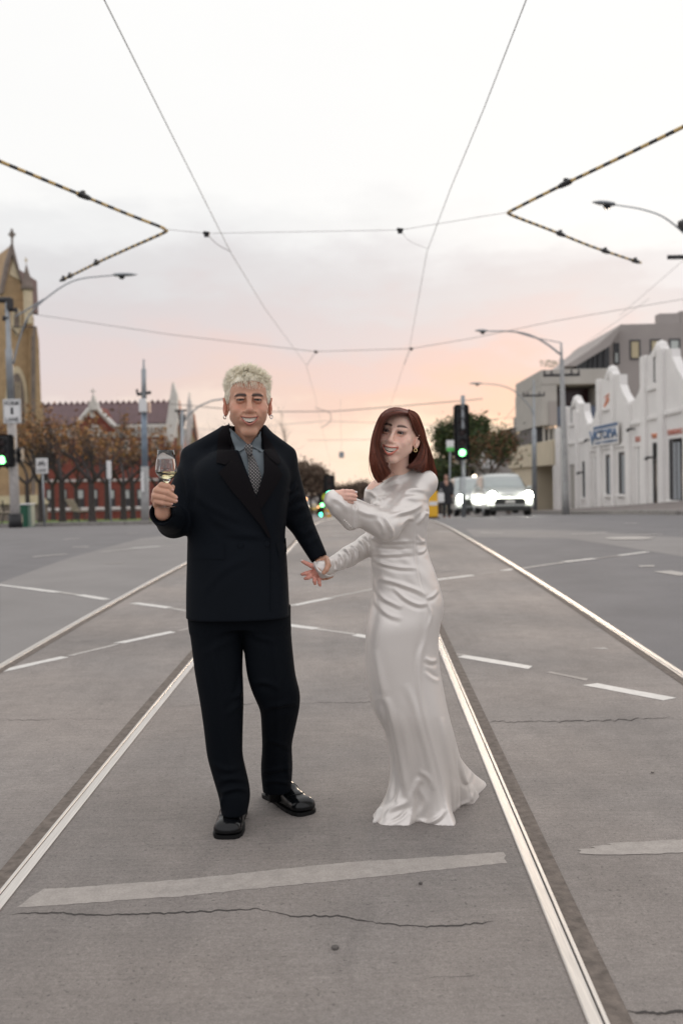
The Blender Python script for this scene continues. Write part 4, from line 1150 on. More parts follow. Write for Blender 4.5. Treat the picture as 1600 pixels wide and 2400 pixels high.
MB().prism([at(208, 962, y0 - 1.4), at(230, 960, y0 - 1.4), at(229, 944, y0 - 1.4), at(224, 940, y0 - 1.4), at(219, 925, y0 - 1.4), at(217, 925, y0 - 1.4), at(213, 941, y0 - 1.4), at(208, 946, y0 - 1.4)], (0, 1, 0)).build('pinnacle', M_trim, g)
c = at(218, 920, y0 - 1); MB().box(c.x - .06, c.x + .06, c.y, c.y + .1, c.z - .5, c.z + .45).box(c.x - .3, c.x + .3, c.y, c.y + .1, c.z + .08, c.z + .2).build('cross', M_trim, g)
MB().prism([at(203, 1022, y0 - 1.1), at(243, 1020, y0 - 1.1), at(238, 1003, y0 - 1.1), at(228, 996, y0 - 1.1), at(216, 994, y0 - 1.1), at(206, 1005, y0 - 1.1)], (0, .1, 0)).build('tympanum', M_trim, g)
c = at(218, 972, y0 - 1.05); MB().tube([c, c + Vector((0, -.08, 0))], .35, 12).build('roundel', M_trim, g)
for px, w, t_, b_, gl_ in ((222, 16, 1032, 1062, M_winw), (258, 15, 1036, 1066, M_winw), (296, 16, 1032, 1066, M_winw), (327, 14, 1034, 1066, M_winw), (365, 17, 1030, 1068, M_winw), (150, 15, 1034, 1066, M_winw), (120, 14, 1034, 1066, M_winw)):
    fo = pane_px(Rb, px - w/2, px + w/2, t_, b_, y0, gl_, M_trim, t=.14)
    a, b = at(px - w/2, t_ + 10, y0), at(px + w/2, t_, y0); MB().box(a.x + .15, b.x - .15, y0 - .05, y0 - .032, a.z, b.z - .15).build('dark_pane', M_frame, fo)
for px in (118, 150, 190, 222, 262, 298, 330, 366):
    fo = pane_px(Rb, px - 8, px + 8, 1146, 1190, y0, M_frame, M_frame, t=.14)
    a, b = at(px - 6, 1168, y0), at(px + 6, 1148, y0); MB().box(a.x, b.x, y0 - .05, y0 - .032, a.z, b.z).build('blind', M_winw, fo)
bar(90, 1196, 400, 1190, y0 - .1, .22, M_trim, Rb, 'plinth_band'); bar(90, 1128, 400, 1124, y0 - .1, .14, M_trim, Rb, 'string_course')
# white gable end at its right corner, then two orange-lit gables
MB().prism([at(386, 1045, y0 - 1), at(400, 1045, y0 - 1), at(417, 985, y0 - 1), at(415, 925, y0 - 1), at(408, 905, y0 - 1), at(405, 894, y0 - 1), at(402, 905, y0 - 1), at(399, 928, y0 - 1), at(393, 970, y0 - 1), at(388, 1000, y0 - 1)], (0, 1.2, 0)).build('corner_pinnacle', M_trim, Rb)
for k, (cx, apex, wl_, yy) in enumerate(((414, 935, 15, 116), (450, 968, 13, 122))):
    G = thing('gabled_wing', ['orange-lit brick gable with white spire, touching the end of the slate roof', 'second orange-lit brick gable with white spire, between the slate roof and the man\'s shoulder'][k], 'building', at(cx, 1210, yy), 'orange lit gables')
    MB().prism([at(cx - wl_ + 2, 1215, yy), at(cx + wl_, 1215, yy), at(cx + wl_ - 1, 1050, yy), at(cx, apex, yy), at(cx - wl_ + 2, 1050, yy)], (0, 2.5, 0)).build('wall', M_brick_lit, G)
    MB().prism([at(cx - 9, 1045, yy - .3), at(cx + 9, 1045, yy - .3), at(cx, apex + 48, yy - .3)], (0, .25, 0)).build('window', M_winc, G)
    MB().tube([at(cx - 1, apex + 28, yy - .3), at(cx - 1, apex + 34, yy - .3)], .30, 8).build('roundel', M_stone_l, G)
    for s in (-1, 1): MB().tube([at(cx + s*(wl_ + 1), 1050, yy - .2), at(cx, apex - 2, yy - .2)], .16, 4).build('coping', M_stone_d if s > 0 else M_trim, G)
    if k == 1: MB().prism([at(cx - 18, 1060, yy - 1), at(cx - 8, 1060, yy - 1), at(cx + 1, 985, yy - 1), at(cx - 2, 945, yy - 1), at(cx - 6, 932, yy - 1), at(cx - 7, 918, yy - 1), at(cx - 9, 932, yy - 1), at(cx - 12, 950, yy - 1), at(cx - 14, 1000, yy - 1)], (0, 1.2, 0)).build('pinnacle', M_trim, G)

# ---------------- church at the left edge
Pc = Vector((at(65, 1000, 90).x, 90, 0)); nrm = Vector((.55, -.83, 0)).normalized()
Ch = thing('church', 'tan stone church with steep gable, cross and slim turret at the left edge', 'church', at(50, 1215, 90))
def cp(px, py, off=0.0): return onplane(px, py, Pc + nrm * off, nrm)
def cprism(pxs, off, dep, m, name, parent=None):
    return MB().prism([cp(x, y, off) for x, y in pxs], -nrm * dep).build(name, m, parent or Ch)
def zc(X, Y): return (X/6.19, 520 + Y/6.19)
cprism([(-70, 1225), (98, 1225), (95, 980), (80, 965), (80, 745), (66, 725), zc(330, 880), zc(178, 330), zc(20, 1040), (-70, 1040)], 0, 9, M_stone, 'wall')
cprism([(82, 1225), (104, 1225), (102, 955), (97, 940), (92, 800), (87, 765), (76, 765), (76, 1225)], 1.2, 2.0, M_stone, 'buttress')
cprism([(75, 1225), (84, 1225), (84, 800), (86, 765), (79, 765), (76, 790)], 1.25, .3, M_stone_d, 'buttress_painted_shade')  # buttress's dark side: shade put in as a strip of darker stone
cprism([zc(178, 310), zc(196, 330), zc(335, 880), zc(320, 900), zc(183, 470)], .3, .5, M_stone_d, 'coping')
cprism([zc(178, 318), zc(195, 400), zc(55, 1040), zc(10, 1040), zc(100, 580)], .3, .8, M_stone_d, 'coping')
cprism([zc(205, 500), zc(300, 850), zc(140, 765)], .1, .25, M_stone_l, 'gable_panel')
c = cp(*zc(178, 320), .2); s_ = 90/FPX
MB().box(c.x - .08, c.x + .08, c.y, c.y + .15, c.z - .3, c.z + 1.35).box(c.x - .30, c.x + .30, c.y, c.y + .15, c.z + .75, c.z + .95).box(c.x - .15, c.x + .15, c.y - .02, c.y + .17, c.z + .6, c.z + 1.1).build('cross', M_stone_d, Ch)
MB().prism([at(-60, 619, 96), at(20, 614, 96), at(24, 700, 96), at(-60, 700, 96)], (0, 9, 0)).build('roof', M_slate, Ch)
ct = cp(66, 700, 1.0); hz = lambda Y: cp(66, 520 + Y/6.19, 1.0).z
tr_ = .52
tu = MB().lathe([(tr_*.8, hz(1480)), (tr_*.8, hz(990))], (ct.x, ct.y, 0), 8).build('turret', M_stone_l, Ch)
MB().lathe([(tr_*.8, hz(1000)), (tr_*1.15, hz(985)), (tr_*1.15, hz(940)), (tr_*.9, hz(925))], (ct.x, ct.y, 0), 10).build('turret_cornice', M_stone_d, tu)
ctp = cp(62, 620, 1.0)
m_ = MB(); n = 8; vs = [(ct.x + math.cos(2*math.pi*k/n)*tr_, ct.y + math.sin(2*math.pi*k/n)*tr_, hz(930)) for k in range(n)] + [(ctp.x, ctp.y, hz(600))]
m_.add(vs, [(k, (k+1) % n, n) for k in range(n)] + [tuple(range(n-1, -1, -1))]).build('turret_spire', M_stone_d, tu)
MB().tube([(ctp.x, ctp.y, hz(600)), (ctp.x, ctp.y, hz(520))], .05, 6).box(ctp.x-.15, ctp.x+.15, ctp.y-.03, ctp.y+.03, hz(560)-.05, hz(560)+.05).build('turret_cross', M_stone_l, tu)
def arch_px(cx, w, pyb, pys, pya):
    L_ = [(cx - w, pyb), (cx - w, pys)]; k = 6
    for i in range(1, k): t = i/k; L_.append((cx - w*math.cos(t*math.pi/2)**1.0, pys + (pya - pys)*math.sin(t*math.pi/2)))
    L_.append((cx, pya)); return L_ + [(2*cx - x, y) for x, y in L_[::-1][1:]]
big = arch_px(40, 27, 1000, 950, 858); inn = arch_px(40, 19, 1000, 952, 874)
cprism(big, .15, .3, M_stone_l, 'window_surround'); w_ = cprism(inn, .22, .1, M_stone_d, 'window_tracery')
for px in (33, 40, 47): cprism([(px - .8, 1000), (px + .8, 1000), (px + .8, 895), (px - .8, 895)], .30, .08, M_stone_l, 'mullion', w_)
cprism(arch_px(40, 12, 770, 740, 722), .15, .3, M_stone_l, 'upper_window_surround'); cprism(arch_px(40, 6, 768, 745, 732), .2, .1, M_stone_d, 'louvre_opening')
cprism([(30, 768), (50, 768), (41, 790)], .16, .3, M_stone_l, 'corbel')
cprism([(-70, 1175), (100, 1168), (112, 1178), (114, 1225), (-70, 1225)], 2.2, 1.0, M_stone_d, 'base_wall'); cprism([(-70, 1165), (100, 1160), (116, 1178), (110, 1182), (-70, 1182)], 2.4, 1.2, M_stone_l, 'base_coping')

# ---------------- far down the street
def far_block(name, px0, px1, pyt, y, m, lab, wins=0, depth=12):
    t = thing(name, lab, 'building', at((px0+px1)/2, 1205, y), 'distant buildings at the street end')
    block('wall', px0, px1, pyt, y, depth, m, t)
    a, b = at(px0 - 1, pyt, y), at(px1 + 1, pyt, y); MB().box(a.x, b.x, y - .3, y + depth, (a.z+b.z)/2, (a.z+b.z)/2 + .4).build('parapet', M_brown, t)
    for k in range(wins):
        x = px0 + (px1 - px0)*(k + .5)/wins; pane_px(t, x - 3, x + 3, pyt + 12, pyt + 28, y, M_frame, M_frame, t=.1)
    return t
far_block('street_building', 640, 708, 1100, 135, M_brown, 'dark flat-roofed building among far trees, right of the man\'s shoulder', 3)
far_block('street_building', 842, 860, 1134, 190, mat('mauve_wall', (.20, .17, .19), rough=.9), 'small mauve block on the horizon between sleeve and hair', 0)
far_block('street_building', 640, 690, 1150, 120, M_conc_p, 'low pale shopfront behind the man\'s dark sleeve', 2)
far_block('street_building', 985, 1045, 1120, 110, M_cream, 'low cream shop behind the tall yellow panel', 2)
# ================================================================== trees
M_bark = mat('dark_bark', (.055, .045, .045), rough=.9, var=.25, scale=8)
M_bark_l = mat('pale_bark', (.22, .17, .13), rough=.9, var=.25, scale=5)
def grow(seed, H, r0, spread, levels, trunk_h, lean=(0, 0), nb=(3, 4)):
    """recursive limbs: list of (points, radii), tips"""
    r = random.Random(seed); limbs = []; tips = []
    def limb(p, d, L, rad, lev):
        pts = [p]; rr = [rad]; k = 5; dd = d.copy()
        for i in range(k):
            dd = (dd + Vector((r.gauss(0, .16), r.gauss(0, .16), r.gauss(.05, .10)))).normalized()
            pts.append(pts[-1] + dd * L / k); rr.append(rad * (1 - .55 * (i+1)/k))
        limbs.append((pts, rr, lev))
        if lev >= levels: tips.extend(pts[2:]); return
        n = r.randint(*nb)
        for j in range(n):
            t = r.uniform(.45, 1) if j else 1.0
            q = pts[min(k, max(1, int(t * k)))]
            a = r.uniform(0, 2*math.pi); s = spread * r.uniform(.7, 1.2)
            nd = (dd + Vector((math.cos(a)*s, math.sin(a)*s, r.uniform(-.1, .35)))).normalized()
            limb(q, nd, L * r.uniform(.6, .85), rr[min(k, int(t*k))] * .75, lev + 1)
    d = Vector((lean[0], lean[1], 1)).normalized()
    base = Vector((0, 0, 0)); top = d * trunk_h
    limbs.append(([base, base.lerp(top, .15), base.lerp(top, .5), top], [r0*1.35, r0*1.05, r0*.95, r0*.85], 0))
    for j in range(r.randint(3, 4)):
        a = 2*math.pi*j/3.5 + r.uniform(-.4, .4)
        limb(top, Vector((math.cos(a)*spread, math.sin(a)*spread, .9)).normalized(), (H - trunk_h) * .42, r0 * .62, 1)
    return limbs, tips
def tree(name, label, loc, seed, H, r0, spread, levels, trunk_h, leaf_m, nleaf, lsize, clump, group, bark=M_bark, lean=(0,0), nb=(3, 4), crown_name='crown'):
    limbs, tips = grow(seed, H, r0, spread, levels, trunk_h, lean, nb)
    t = thing(name, label, 'tree', loc, group)
    off = Vector(loc)
    tm = MB(); cm = MB()
    for pts, rr, lev in limbs:
        (tm if lev <= 1 else cm).tube([off + p for p in pts], rr, 8 if lev < 2 else 4, cap=False)
    tm.build('trunk', bark, t, True)
    cm.build('branches', bark, t)
    if nleaf:
        r = np.random.default_rng(seed); T = np.array([p[:] for p in tips])
        idx = r.integers(0, len(T), nleaf); c = T[idx] + r.normal(0, clump, (nleaf, 3))
        u = r.normal(0, 1, (nleaf, 3)); u /= np.linalg.norm(u, axis=1)[:, None]
        w = np.cross(u, r.normal(0, 1, (nleaf, 3))); w /= np.linalg.norm(w, axis=1)[:, None]
        s = lsize * r.uniform(.5, 1.3, (nleaf, 1))
        V = np.stack([c - u*s, c + w*s*.5, c + u*s, c - w*s*.5], 1).reshape(-1, 3)
        me = bpy.data.meshes.new(crown_name)
        me.from_pydata(V.tolist(), [], np.arange(nleaf*4).reshape(-1, 4).tolist())
        for m in leaf_m: me.materials.append(m)
        mi = r.integers(0, len(leaf_m), nleaf); me.polygons.foreach_set('material_index', mi.astype(np.int32))
        o = bpy.data.objects.new(crown_name, me); COL.objects.link(o); o.parent = t
    return t
L_or = [mat('leaf_orange', (.33, .15, .05), rough=.8), mat('leaf_rust', (.20, .10, .055), rough=.8), mat('leaf_brown', (.17, .095, .05), rough=.8), mat('leaf_gold', (.36, .20, .075), rough=.8)]
L_gr = [mat('leaf_green', (.045, .075, .02), rough=.8), mat('leaf_dark', (.03, .045, .018), rough=.8), mat('leaf_olive', (.075, .085, .025), rough=.8)]
L_br = [mat('leaf_dry', (.10, .070, .05), rough=.9), mat('leaf_dusk', (.13, .09, .065), rough=.9)]
spots = [  # px, y, seed, height, leaves, label
    (-22, 50, 1, 6.6, 800, 'autumn tree cut by the left edge behind the signal pole'),
    (66, 58, 2, 7.2, 1000, 'autumn tree whose trunk stands just right of the white signal pole, behind the green bin'),
    (98, 44, 3, 5.6, 620, 'autumn tree with forked trunk beside the bicycle lane sign'),
    (147, 46, 4, 6.2, 700, 'bare-limbed autumn tree between the bicycle lane sign and the park bench'),
    (216, 42, 5, 5.4, 560, 'thick-trunked autumn tree right of the park bench, under the white gable'),
    (252, 54, 6, 6.4, 760, 'slim autumn tree behind the narrow white parking sign'),
    (290, 50, 7, 5.8, 700, 'slender autumn tree midway between parking sign and thick pole'),
    (312, 56, 8, 6.6, 760, 'autumn tree with pale leaning trunk just left of the thick pole'),
    (372, 60, 9, 6.0, 700, 'autumn tree behind the wine glass'),
    (125, 66, 10, 7.6, 900, 'tall autumn tree in the back row against the slate roof'),
    (180, 64, 12, 7.0, 900, 'back-row autumn tree left of the cross-topped gable')]
for px, y, sd, H, nl, lab in spots:
    c = at(px, 1200, y); tree('park_tree', lab, (c.x, y, gz(y) + .14), 100 + sd, H * .94, .15, .85, 4, H * .30, L_or, int(nl * .6), .11, .12, 'autumn trees in the park', nb=(3, 4))
# dark leafy tree behind the signal and its sparse neighbour
c = at(1090, 1200, 58); tree('street_tree', 'dense dark green tree behind the black signal', (c.x, 58, gz(58)), 31, 5.6, .22, .50, 4, 2.6, L_gr, 13000, .12, .27, 'trees on the right', nb=(3, 4))
c = at(1194, 1200, 54); tree('street_tree', 'sparse tree with leaning trunk, sunset glowing through it, above the big car', (c.x, 54, gz(54)), 45, 4.9, .12, .75, 4, 2.2, L_gr[1:] + L_or[1:2], 4200, .10, .26, 'trees on the right', lean=(-.55, 0), nb=(3, 3), bark=mat('bark_mid', (.12, .10, .085), rough=.9))
# bare trees behind the man and the dusky mass down the street
for px, y, sd, H, nl, lab in [(655, 95, 51, 11.5, 0, 'tall bare tree just right of the man\'s neck and shoulder'), (520, 100, 52, 11.0, 0, 'bare tree left of the man\'s ear above his shoulder'), (600, 115, 53, 12.0, 0, 'bare tree straight behind the man\'s head'),
                              (712, 105, 54, 5.6, 2600, 'dusky brown tree beside the man\'s right-hand sleeve'), (728, 125, 55, 6.2, 2600, 'dusky brown tree, tallest of the clump left of the teal signal'), (745, 150, 56, 5.4, 2200, 'dusky far tree right behind the teal signal'),
                              (690, 118, 60, 6.2, 2400, 'dusky tree half hidden by the man\'s upper arm'), (800, 180, 57, 4.6, 1800, 'low far tree above the raised sleeve'), (840, 170, 58, 5.0, 2400, 'low far tree left of the woman\'s hair'), (868, 160, 59, 4.6, 2400, 'low far tree hidden behind the woman\'s hair'), (775, 200, 61, 5.2, 1800, 'farthest low tree at the street\'s end'),
                              (820, 210, 62, 5.5, 1800, 'farthest low tree above the woman\'s hand'), (1030, 90, 63, 4.6, 3000, 'dark tree between the woman\'s hair and the green signal'), (1010, 110, 64, 5.0, 2400, 'dark tree directly behind the yellow panel')]:
    c = at(px, 1200, y); tree('far_tree', lab, (c.x, y, gz(y)), sd, H, .17, .62, 4, H*.3, L_br if px < 1000 else L_gr, nl, .22, .5, 'bare and dusky trees down the street', nb=(3, 4))
# ================================================================== cars and the passer-by
M_carw = mat('car_white', (.44, .46, .44), rough=.3, coat=.5)
M_cars = mat('car_silver', (.40, .42, .42), rough=.3, metal=.3, coat=.5)
M_cary = mat('taxi_yellow', (.70, .45, .05), rough=.35)
M_rub = mat('rubber', (.02, .02, .02), rough=.85)
M_scr = mat('windscreen', (.30, .33, .33), rough=.12, spec=.7)
M_plate = mat('number_plate', (.62, .62, .58), rough=.5)
M_trimd = mat('car_trim', (.03, .032, .03), rough=.6)
def car(label, loc, W=1.92, H=1.72, Lc=4.6, body=M_carw, lights=M_headlamp, drl=True, group='cars waiting at the crossing', tail=False, lamp_r=.17, name='car'):
    x, y, z = loc; t = thing(name, label, 'car', loc, group)
    # side profile (distance back from the nose, height), widths narrow with height
    prof = [(0, .42), (.02, .62), (.08, .86), (.35, 1.00), (1.15, 1.10), (1.95, H-.10), (2.35, H), (3.6, H-.02), (4.35, 1.12), (4.55, 1.0), (4.6, .45), (3.9, .30), (.5, .30), (.05, .32)]
    k = Lc / 4.6
    def hw(h): return W/2 * (1.0 if h < .75 else 1.0 - .24 * min(1, (h - .75)/(H - .75))**1.3)
    vs = []; n = len(prof)
    nx = 9
    for i in range(nx):
        u = -1 + 2*i/(nx-1)
        for d, h in prof:
            bow = .16 * abs(u)**3 if d < 2 else -.10*abs(u)**3
            vs.append((x + u * hw(h) , y + (d + bow) * k, z + h - (.04*abs(u)**4 if h > 1 else 0)))
    fs = [tuple(range(n)), tuple((nx-1)*n + j for j in range(n-1, -1, -1))]
    for i in range(nx-1):
        for j in range(n): fs.append((i*n+j, (i+1)*n+j, (i+1)*n+(j+1) % n, i*n+(j+1) % n))
    bo = MB().add(vs, fs).build('body', body, t, False)
    bv = bo.modifiers.new('b', 'BEVEL'); bv.width = .035; bv.segments = 2; bv.limit_method = 'ANGLE'; bv.angle_limit = .5
    # windscreen, side glass
    def P(u, h, d, off=.012): return (x + u * hw(h), y + (d + .16*abs(u)**3) * k - off, z + h + off)
    m = MB(); g = 7; rows = [(1.13, 1.22), (1.40, 1.42), (H-.12, 1.93)]
    vv = [P(-.92 + 1.84*i/(g-1), h, d - .01) for h, d in rows for i in range(g)]
    m.add(vv, [(r*g+i, r*g+i+1, (r+1)*g+i+1, (r+1)*g+i) for r in range(len(rows)-1) for i in range(g-1)]).build('windscreen', M_scr, t, True)
    for s in (-1, 1):
        a = MB().add([(x+s*(hw(1.14)+.006), y+1.35*k, z+1.14), (x+s*(hw(1.14)+.006), y+3.9*k, z+1.14), (x+s*(hw(H-.14)+.008), y+3.5*k, z+H-.14), (x+s*(hw(H-.14)+.008), y+2.1*k, z+H-.14)], [(0,1,2,3)]).build('side_window', M_glassd, t)
        MB().bbox(min(x+s*(W/2-.02), x+s*(W/2+.20)), max(x+s*(W/2-.02), x+s*(W/2+.20)), y+1.5*k, y+1.62*k, z+1.03, z+1.20, .03).build('mirror', body, t)
        for wy in (.85, 3.65):
            w = MB().tube([(x+s*(W/2-.24), y+wy*k, z+.335), (x+s*(W/2-.02), y+wy*k, z+.335)], .335, 24).build('wheel', M_rub, t)
            MB().tube([(x+s*(W/2-.03), y+wy*k, z+.335), (x+s*(W/2-.005), y+wy*k, z+.335)], .21, 16).build('rim', M_galv, w)
        h = MB(); c = Vector((x+s*(W/2-.24), y+.055*k-.01, z+.83))
        h.add([c+Vector((-s*.17,-.02,-.055)), c+Vector((s*.16,.10,-.04)), c+Vector((s*.17,.13,.075)), c+Vector((-s*.15,.02,.045))], [(0,1,2,3) if s > 0 else (3,2,1,0)])
        hl = h.build('tail_light' if tail else 'headlight', M_redlamp if tail else M_glassd, t)
        if lights: MB().lathe([(.01, -.0), (lamp_r*.8, .01), (lamp_r, .04)], (0, 0, 0), 16).build('bulb', lights, hl)
        if lights:
            bl = [q for q in hl.children][0]; bl.rotation_euler = (math.radians(90), 0, 0); bl.location = c + Vector((0, -.045, .0)) - wloc(hl)
            bl.data.transform(Matrix.Translation(-Vector((0,0,0))+wloc(hl)))
    bt = MB(); 
    bt.bbox(x-.62, x+.62, y-.03, y+.06, z+.50, z+.80, .02); bt.build('grille', M_trimd, t)
    if drl: MB().bbox(x-.58, x+.58, y-.045, y-.032, z+.735, z+.775, .005).build('light_strip', M_drl, t)
    MB().bbox(x-.19, x+.19, y-.06, y-.04, z+.54, z+.65, .004).build('number_plate', M_plate, t)
    MB().bbox(x-.80, x+.80, y-.035, y+.10, z+.22, z+.42, .03).build('bumper', M_trimd, t)
    MB().tube([(x-.62, y+2.4*k, z+H+.02), (x-.60, y+3.5*k, z+H+.01)], .025, 6).build('roof_rail', M_trimd, t)
    MB().tube([(x+.62, y+2.4*k, z+H+.02), (x+.60, y+3.5*k, z+H+.01)], .025, 6).build('roof_rail', M_trimd, t)
    return t
c = at(1195, 1200, 39.5); car('large white car with both headlights blazing and a lit strip between them', (c.x, 39.5, gz(39.5)))
c = at(1118, 1200, 44.5); car('silver car half hidden behind the big white car, one headlight glaring', (c.x, 44.5, gz(44.5)), body=M_cars, H=1.78, drl=False)
for px, y, m, lg, tl, lab, cat in [(738, 140, M_cary, None, False, 'small yellow taxi far down the street beside the man\'s sleeve', 1), (784, 150, M_cars, M_warmlamp, False, 'far car with warm headlights right of the yellow box', 1), (705, 150, M_cars, None, False, 'far dark car low beside the man\'s forearm', 1), (800, 170, M_cars, M_redlamp, True, 'farthest car with red lights under the raised sleeve', 1)]:
    c = at(px, 1200, y); car(lab, (c.x, y, gz(y)), body=m, lights=lg, drl=False, tail=tl, H=1.5, group='small cars far down the street')
# ================================================================== soft-body modelling on a distance grid
def zsmooth(zz, a, b, w=.035):
    """interpolation through the rows with rounded corners"""
    q = np.linspace(-1.6, 1.6, 9); g = np.exp(-q*q); g /= g.sum(); o = 0
    def ext(z):
        v = np.interp(z, a, b); v = v + np.where(z < a[0], (z - a[0])*(b[1]-b[0])/(a[1]-a[0]), 0) + np.where(z > a[-1], (z - a[-1])*(b[-1]-b[-2])/(a[-1]-a[-2]), 0); return v
    for i in range(9): o = o + g[i]*ext(zz + q[i]*w)
    return o
class Field:
    def __init__(s, lo, hi, h):
        s.lo = np.array(lo, np.float32); s.h = h
        n = np.ceil((np.array(hi) - s.lo) / h).astype(int) + 1; s.n = n
        s.ax = [s.lo[i] + h * np.arange(n[i], dtype=np.float32) for i in range(3)]
        s.V = np.full(tuple(n), 1.0, np.float32)
    def blk(s, lo, hi):
        a = np.clip(np.floor((np.array(lo) - s.lo) / s.h).astype(int), 0, s.n); b = np.clip(np.ceil((np.array(hi) - s.lo) / s.h).astype(int) + 1, 0, s.n)
        sl = tuple(slice(a[i], b[i]) for i in range(3))
        return sl, s.ax[0][sl[0]][:, None, None], s.ax[1][sl[1]][None, :, None], s.ax[2][sl[2]][None, None, :]
    def _op(s, sl, d, k, sub):
        v = s.V[sl]
        if v.size == 0: return
        if sub:
            d = -d
            if k > 0: hh = np.clip(.5 - .5*(v - d)/k, 0, 1); s.V[sl] = v*(1-hh) + d*hh + k*hh*(1-hh)
            else: s.V[sl] = np.maximum(v, d)
        else:
            if k > 0: hh = np.clip(.5 + .5*(d - v)/k, 0, 1); s.V[sl] = d*(1-hh) + v*hh - k*hh*(1-hh)
            else: s.V[sl] = np.minimum(v, d)
    def ell(s, c, r, k=0., sub=False, rot=None):
        c = np.array(c, np.float32); r = np.array(r if hasattr(r, '__len__') else (r,)*3, np.float32); m = float(max(r)) + k + 4*s.h
        sl, X, Y, Z = s.blk(c - m, c + m); x, y, z = X - c[0], Y - c[1], Z - c[2]
        if rot is not None:
            M = np.array(Euler([math.radians(a) for a in rot]).to_matrix().transposed(), np.float32)
            x, y, z = (M[i][0]*x + M[i][1]*y + M[i][2]*z for i in range(3))
        k0 = np.sqrt((x/r[0])**2 + (y/r[1])**2 + (z/r[2])**2); k1 = np.sqrt((x/r[0]**2)**2 + (y/r[1]**2)**2 + (z/r[2]**2)**2) + 1e-9
        s._op(sl, k0*(k0 - 1)/k1, k, sub)
    def cap(s, a, b, ra, rb=None, k=0., sub=False, sq=None):
        rb = ra if rb is None else rb; a = np.array(a, np.float32); b = np.array(b, np.float32); m = max(ra, rb) * (1.0 if sq is None else 1.6) + k + 4*s.h
        sl, X, Y, Z = s.blk(np.minimum(a, b) - m, np.maximum(a, b) + m); d = b - a; L = float(d @ d) + 1e-12
        x, y, z = X - a[0], Y - a[1], Z - a[2]
        t = np.clip((x*d[0] + y*d[1] + z*d[2]) / L, 0, 1)
        x, y, z = x - t*d[0], y - t*d[1], z - t*d[2]
        if sq is not None: x, y, z = x/sq[0], y/sq[1], z/sq[2]
        q = np.sqrt(x*x + y*y + z*z) - (ra + (rb - ra)*t)
        s._op(sl, q, k, sub)
    def chain(s, pts, rr, k=0., kk=None, sub=False):
        for i in range(len(pts)-1): s.cap(pts[i], pts[i+1], rr[i], rr[i+1], (k if i == 0 or kk is None else kk), sub)
    def fn(s, lo, hi, f, k=0., sub=False):
        sl, X, Y, Z = s.blk(lo, hi); s._op(sl, f(X, Y, Z).astype(np.float32), k, sub)
    def sections(s, rows, n=2.3, k=0., pad=.05, zmin=None):
        """rows of (z, cx, cy, rx, ry) stacked into a body"""
        rows = sorted(rows); R = np.array(rows); z0, z1 = R[0, 0], R[-1, 0]
        m = max(R[:, 3].max(), R[:, 4].max()) + pad
        sl, X, Y, Z = s.blk((R[:,1].min()-m, R[:,2].min()-m, z0 - pad), (R[:,1].max()+m, R[:,2].max()+m, z1 + pad))
        zz = Z.ravel(); I = [zsmooth(zz, R[:, 0], R[:, i])[None, None, :] for i in range(1, 5)]
        q = ((np.abs(X - I[0])/I[2])**n + (np.abs(Y - I[1])/I[3])**n) ** (1/n)
        d = (q - 1) * np.minimum(I[2], I[3])
        z0 = z0 if zmin is None else zmin; d = np.maximum(d, np.maximum(z0 - Z, Z - z1))
        s._op(sl, d.astype(np.float32), k, False)
    def mesh(s, smooth=1):
        V = s.V; S = V < 0; n = V.shape
        cnt = np.zeros((n[0]-1, n[1]-1, n[2]-1), np.int8)
        C = [(i, j, k) for i in (0, 1) for j in (0, 1) for k in (0, 1)]
        for i, j, k in C: cnt += S[i:n[0]-1+i, j:n[1]-1+j, k:n[2]-1+k]
        act = np.argwhere((cnt > 0) & (cnt < 8)); idx = np.full(cnt.shape, -1, np.int64); idx[act[:,0], act[:,1], act[:,2]] = np.arange(len(act))
        vals = {c: V[act[:,0]+c[0], act[:,1]+c[1], act[:,2]+c[2]] for c in C}
        P = np.zeros((len(act), 3)); N = np.zeros(len(act))
        for a in C:
            for ax in range(3):
                if a[ax] == 0:
                    b = list(a); b[ax] = 1; b = tuple(b); va, vb = vals[a], vals[b]; m = (va < 0) != (vb < 0)
                    t = np.where(m, va / np.where(m, va - vb, 1), 0); q = np.tile(np.array(a, float), (len(act), 1)); q[:, ax] += t
                    P[m] += q[m]; N[m] += 1
        P = s.lo + s.h * (act + P / N[:, None])
        F = []
        for ax in range(3):
            u, v = (ax+1) % 3, (ax+2) % 3
            A = [slice(None)]*3; B = [slice(None)]*3; A[ax] = slice(0, n[ax]-1); B[ax] = slice(1, n[ax])
            e = np.argwhere(S[tuple(A)] != S[tuple(B)])
            e = e[(e[:, u] > 0) & (e[:, v] > 0) & (e[:, u] < n[u]-1) & (e[:, v] < n[v]-1)]
            q = []
            for du, dv in ((-1, -1), (0, -1), (0, 0), (-1, 0)):
                c = e.copy(); c[:, u] += du; c[:, v] += dv; q.append(idx[c[:,0], c[:,1], c[:,2]])
            q = np.stack(q, 1); fl = ~S[e[:,0], e[:,1], e[:,2]]; q[fl] = q[fl][:, ::-1]; F.append(q)
        F = np.concatenate(F)
        for _ in range(smooth): P = lap(P, F, .5)
        return P, F
def lap(P, F, w):
    A = np.zeros_like(P); c = np.zeros(len(P))
    for i in range(4):
        a, b = F[:, i], F[:, (i+1) % 4]
        for q in range(3): A[:, q] += np.bincount(a, P[b, q], len(P)) + np.bincount(b, P[a, q], len(P))
        c += np.bincount(a, minlength=len(P)) + np.bincount(b, minlength=len(P))
    return P*(1-w) + w*A/np.maximum(c, 1)[:, None]
def vnormals(P, F):
    n = np.cross(P[F[:,2]] - P[F[:,0]], P[F[:,3]] - P[F[:,1]]); N = np.zeros_like(P)
    for i in range(4):
        for q in range(3): N[:, q] += np.bincount(F[:, i], n[:, q], len(P))
    return N / (np.linalg.norm(N, axis=1)[:, None] + 1e-12)
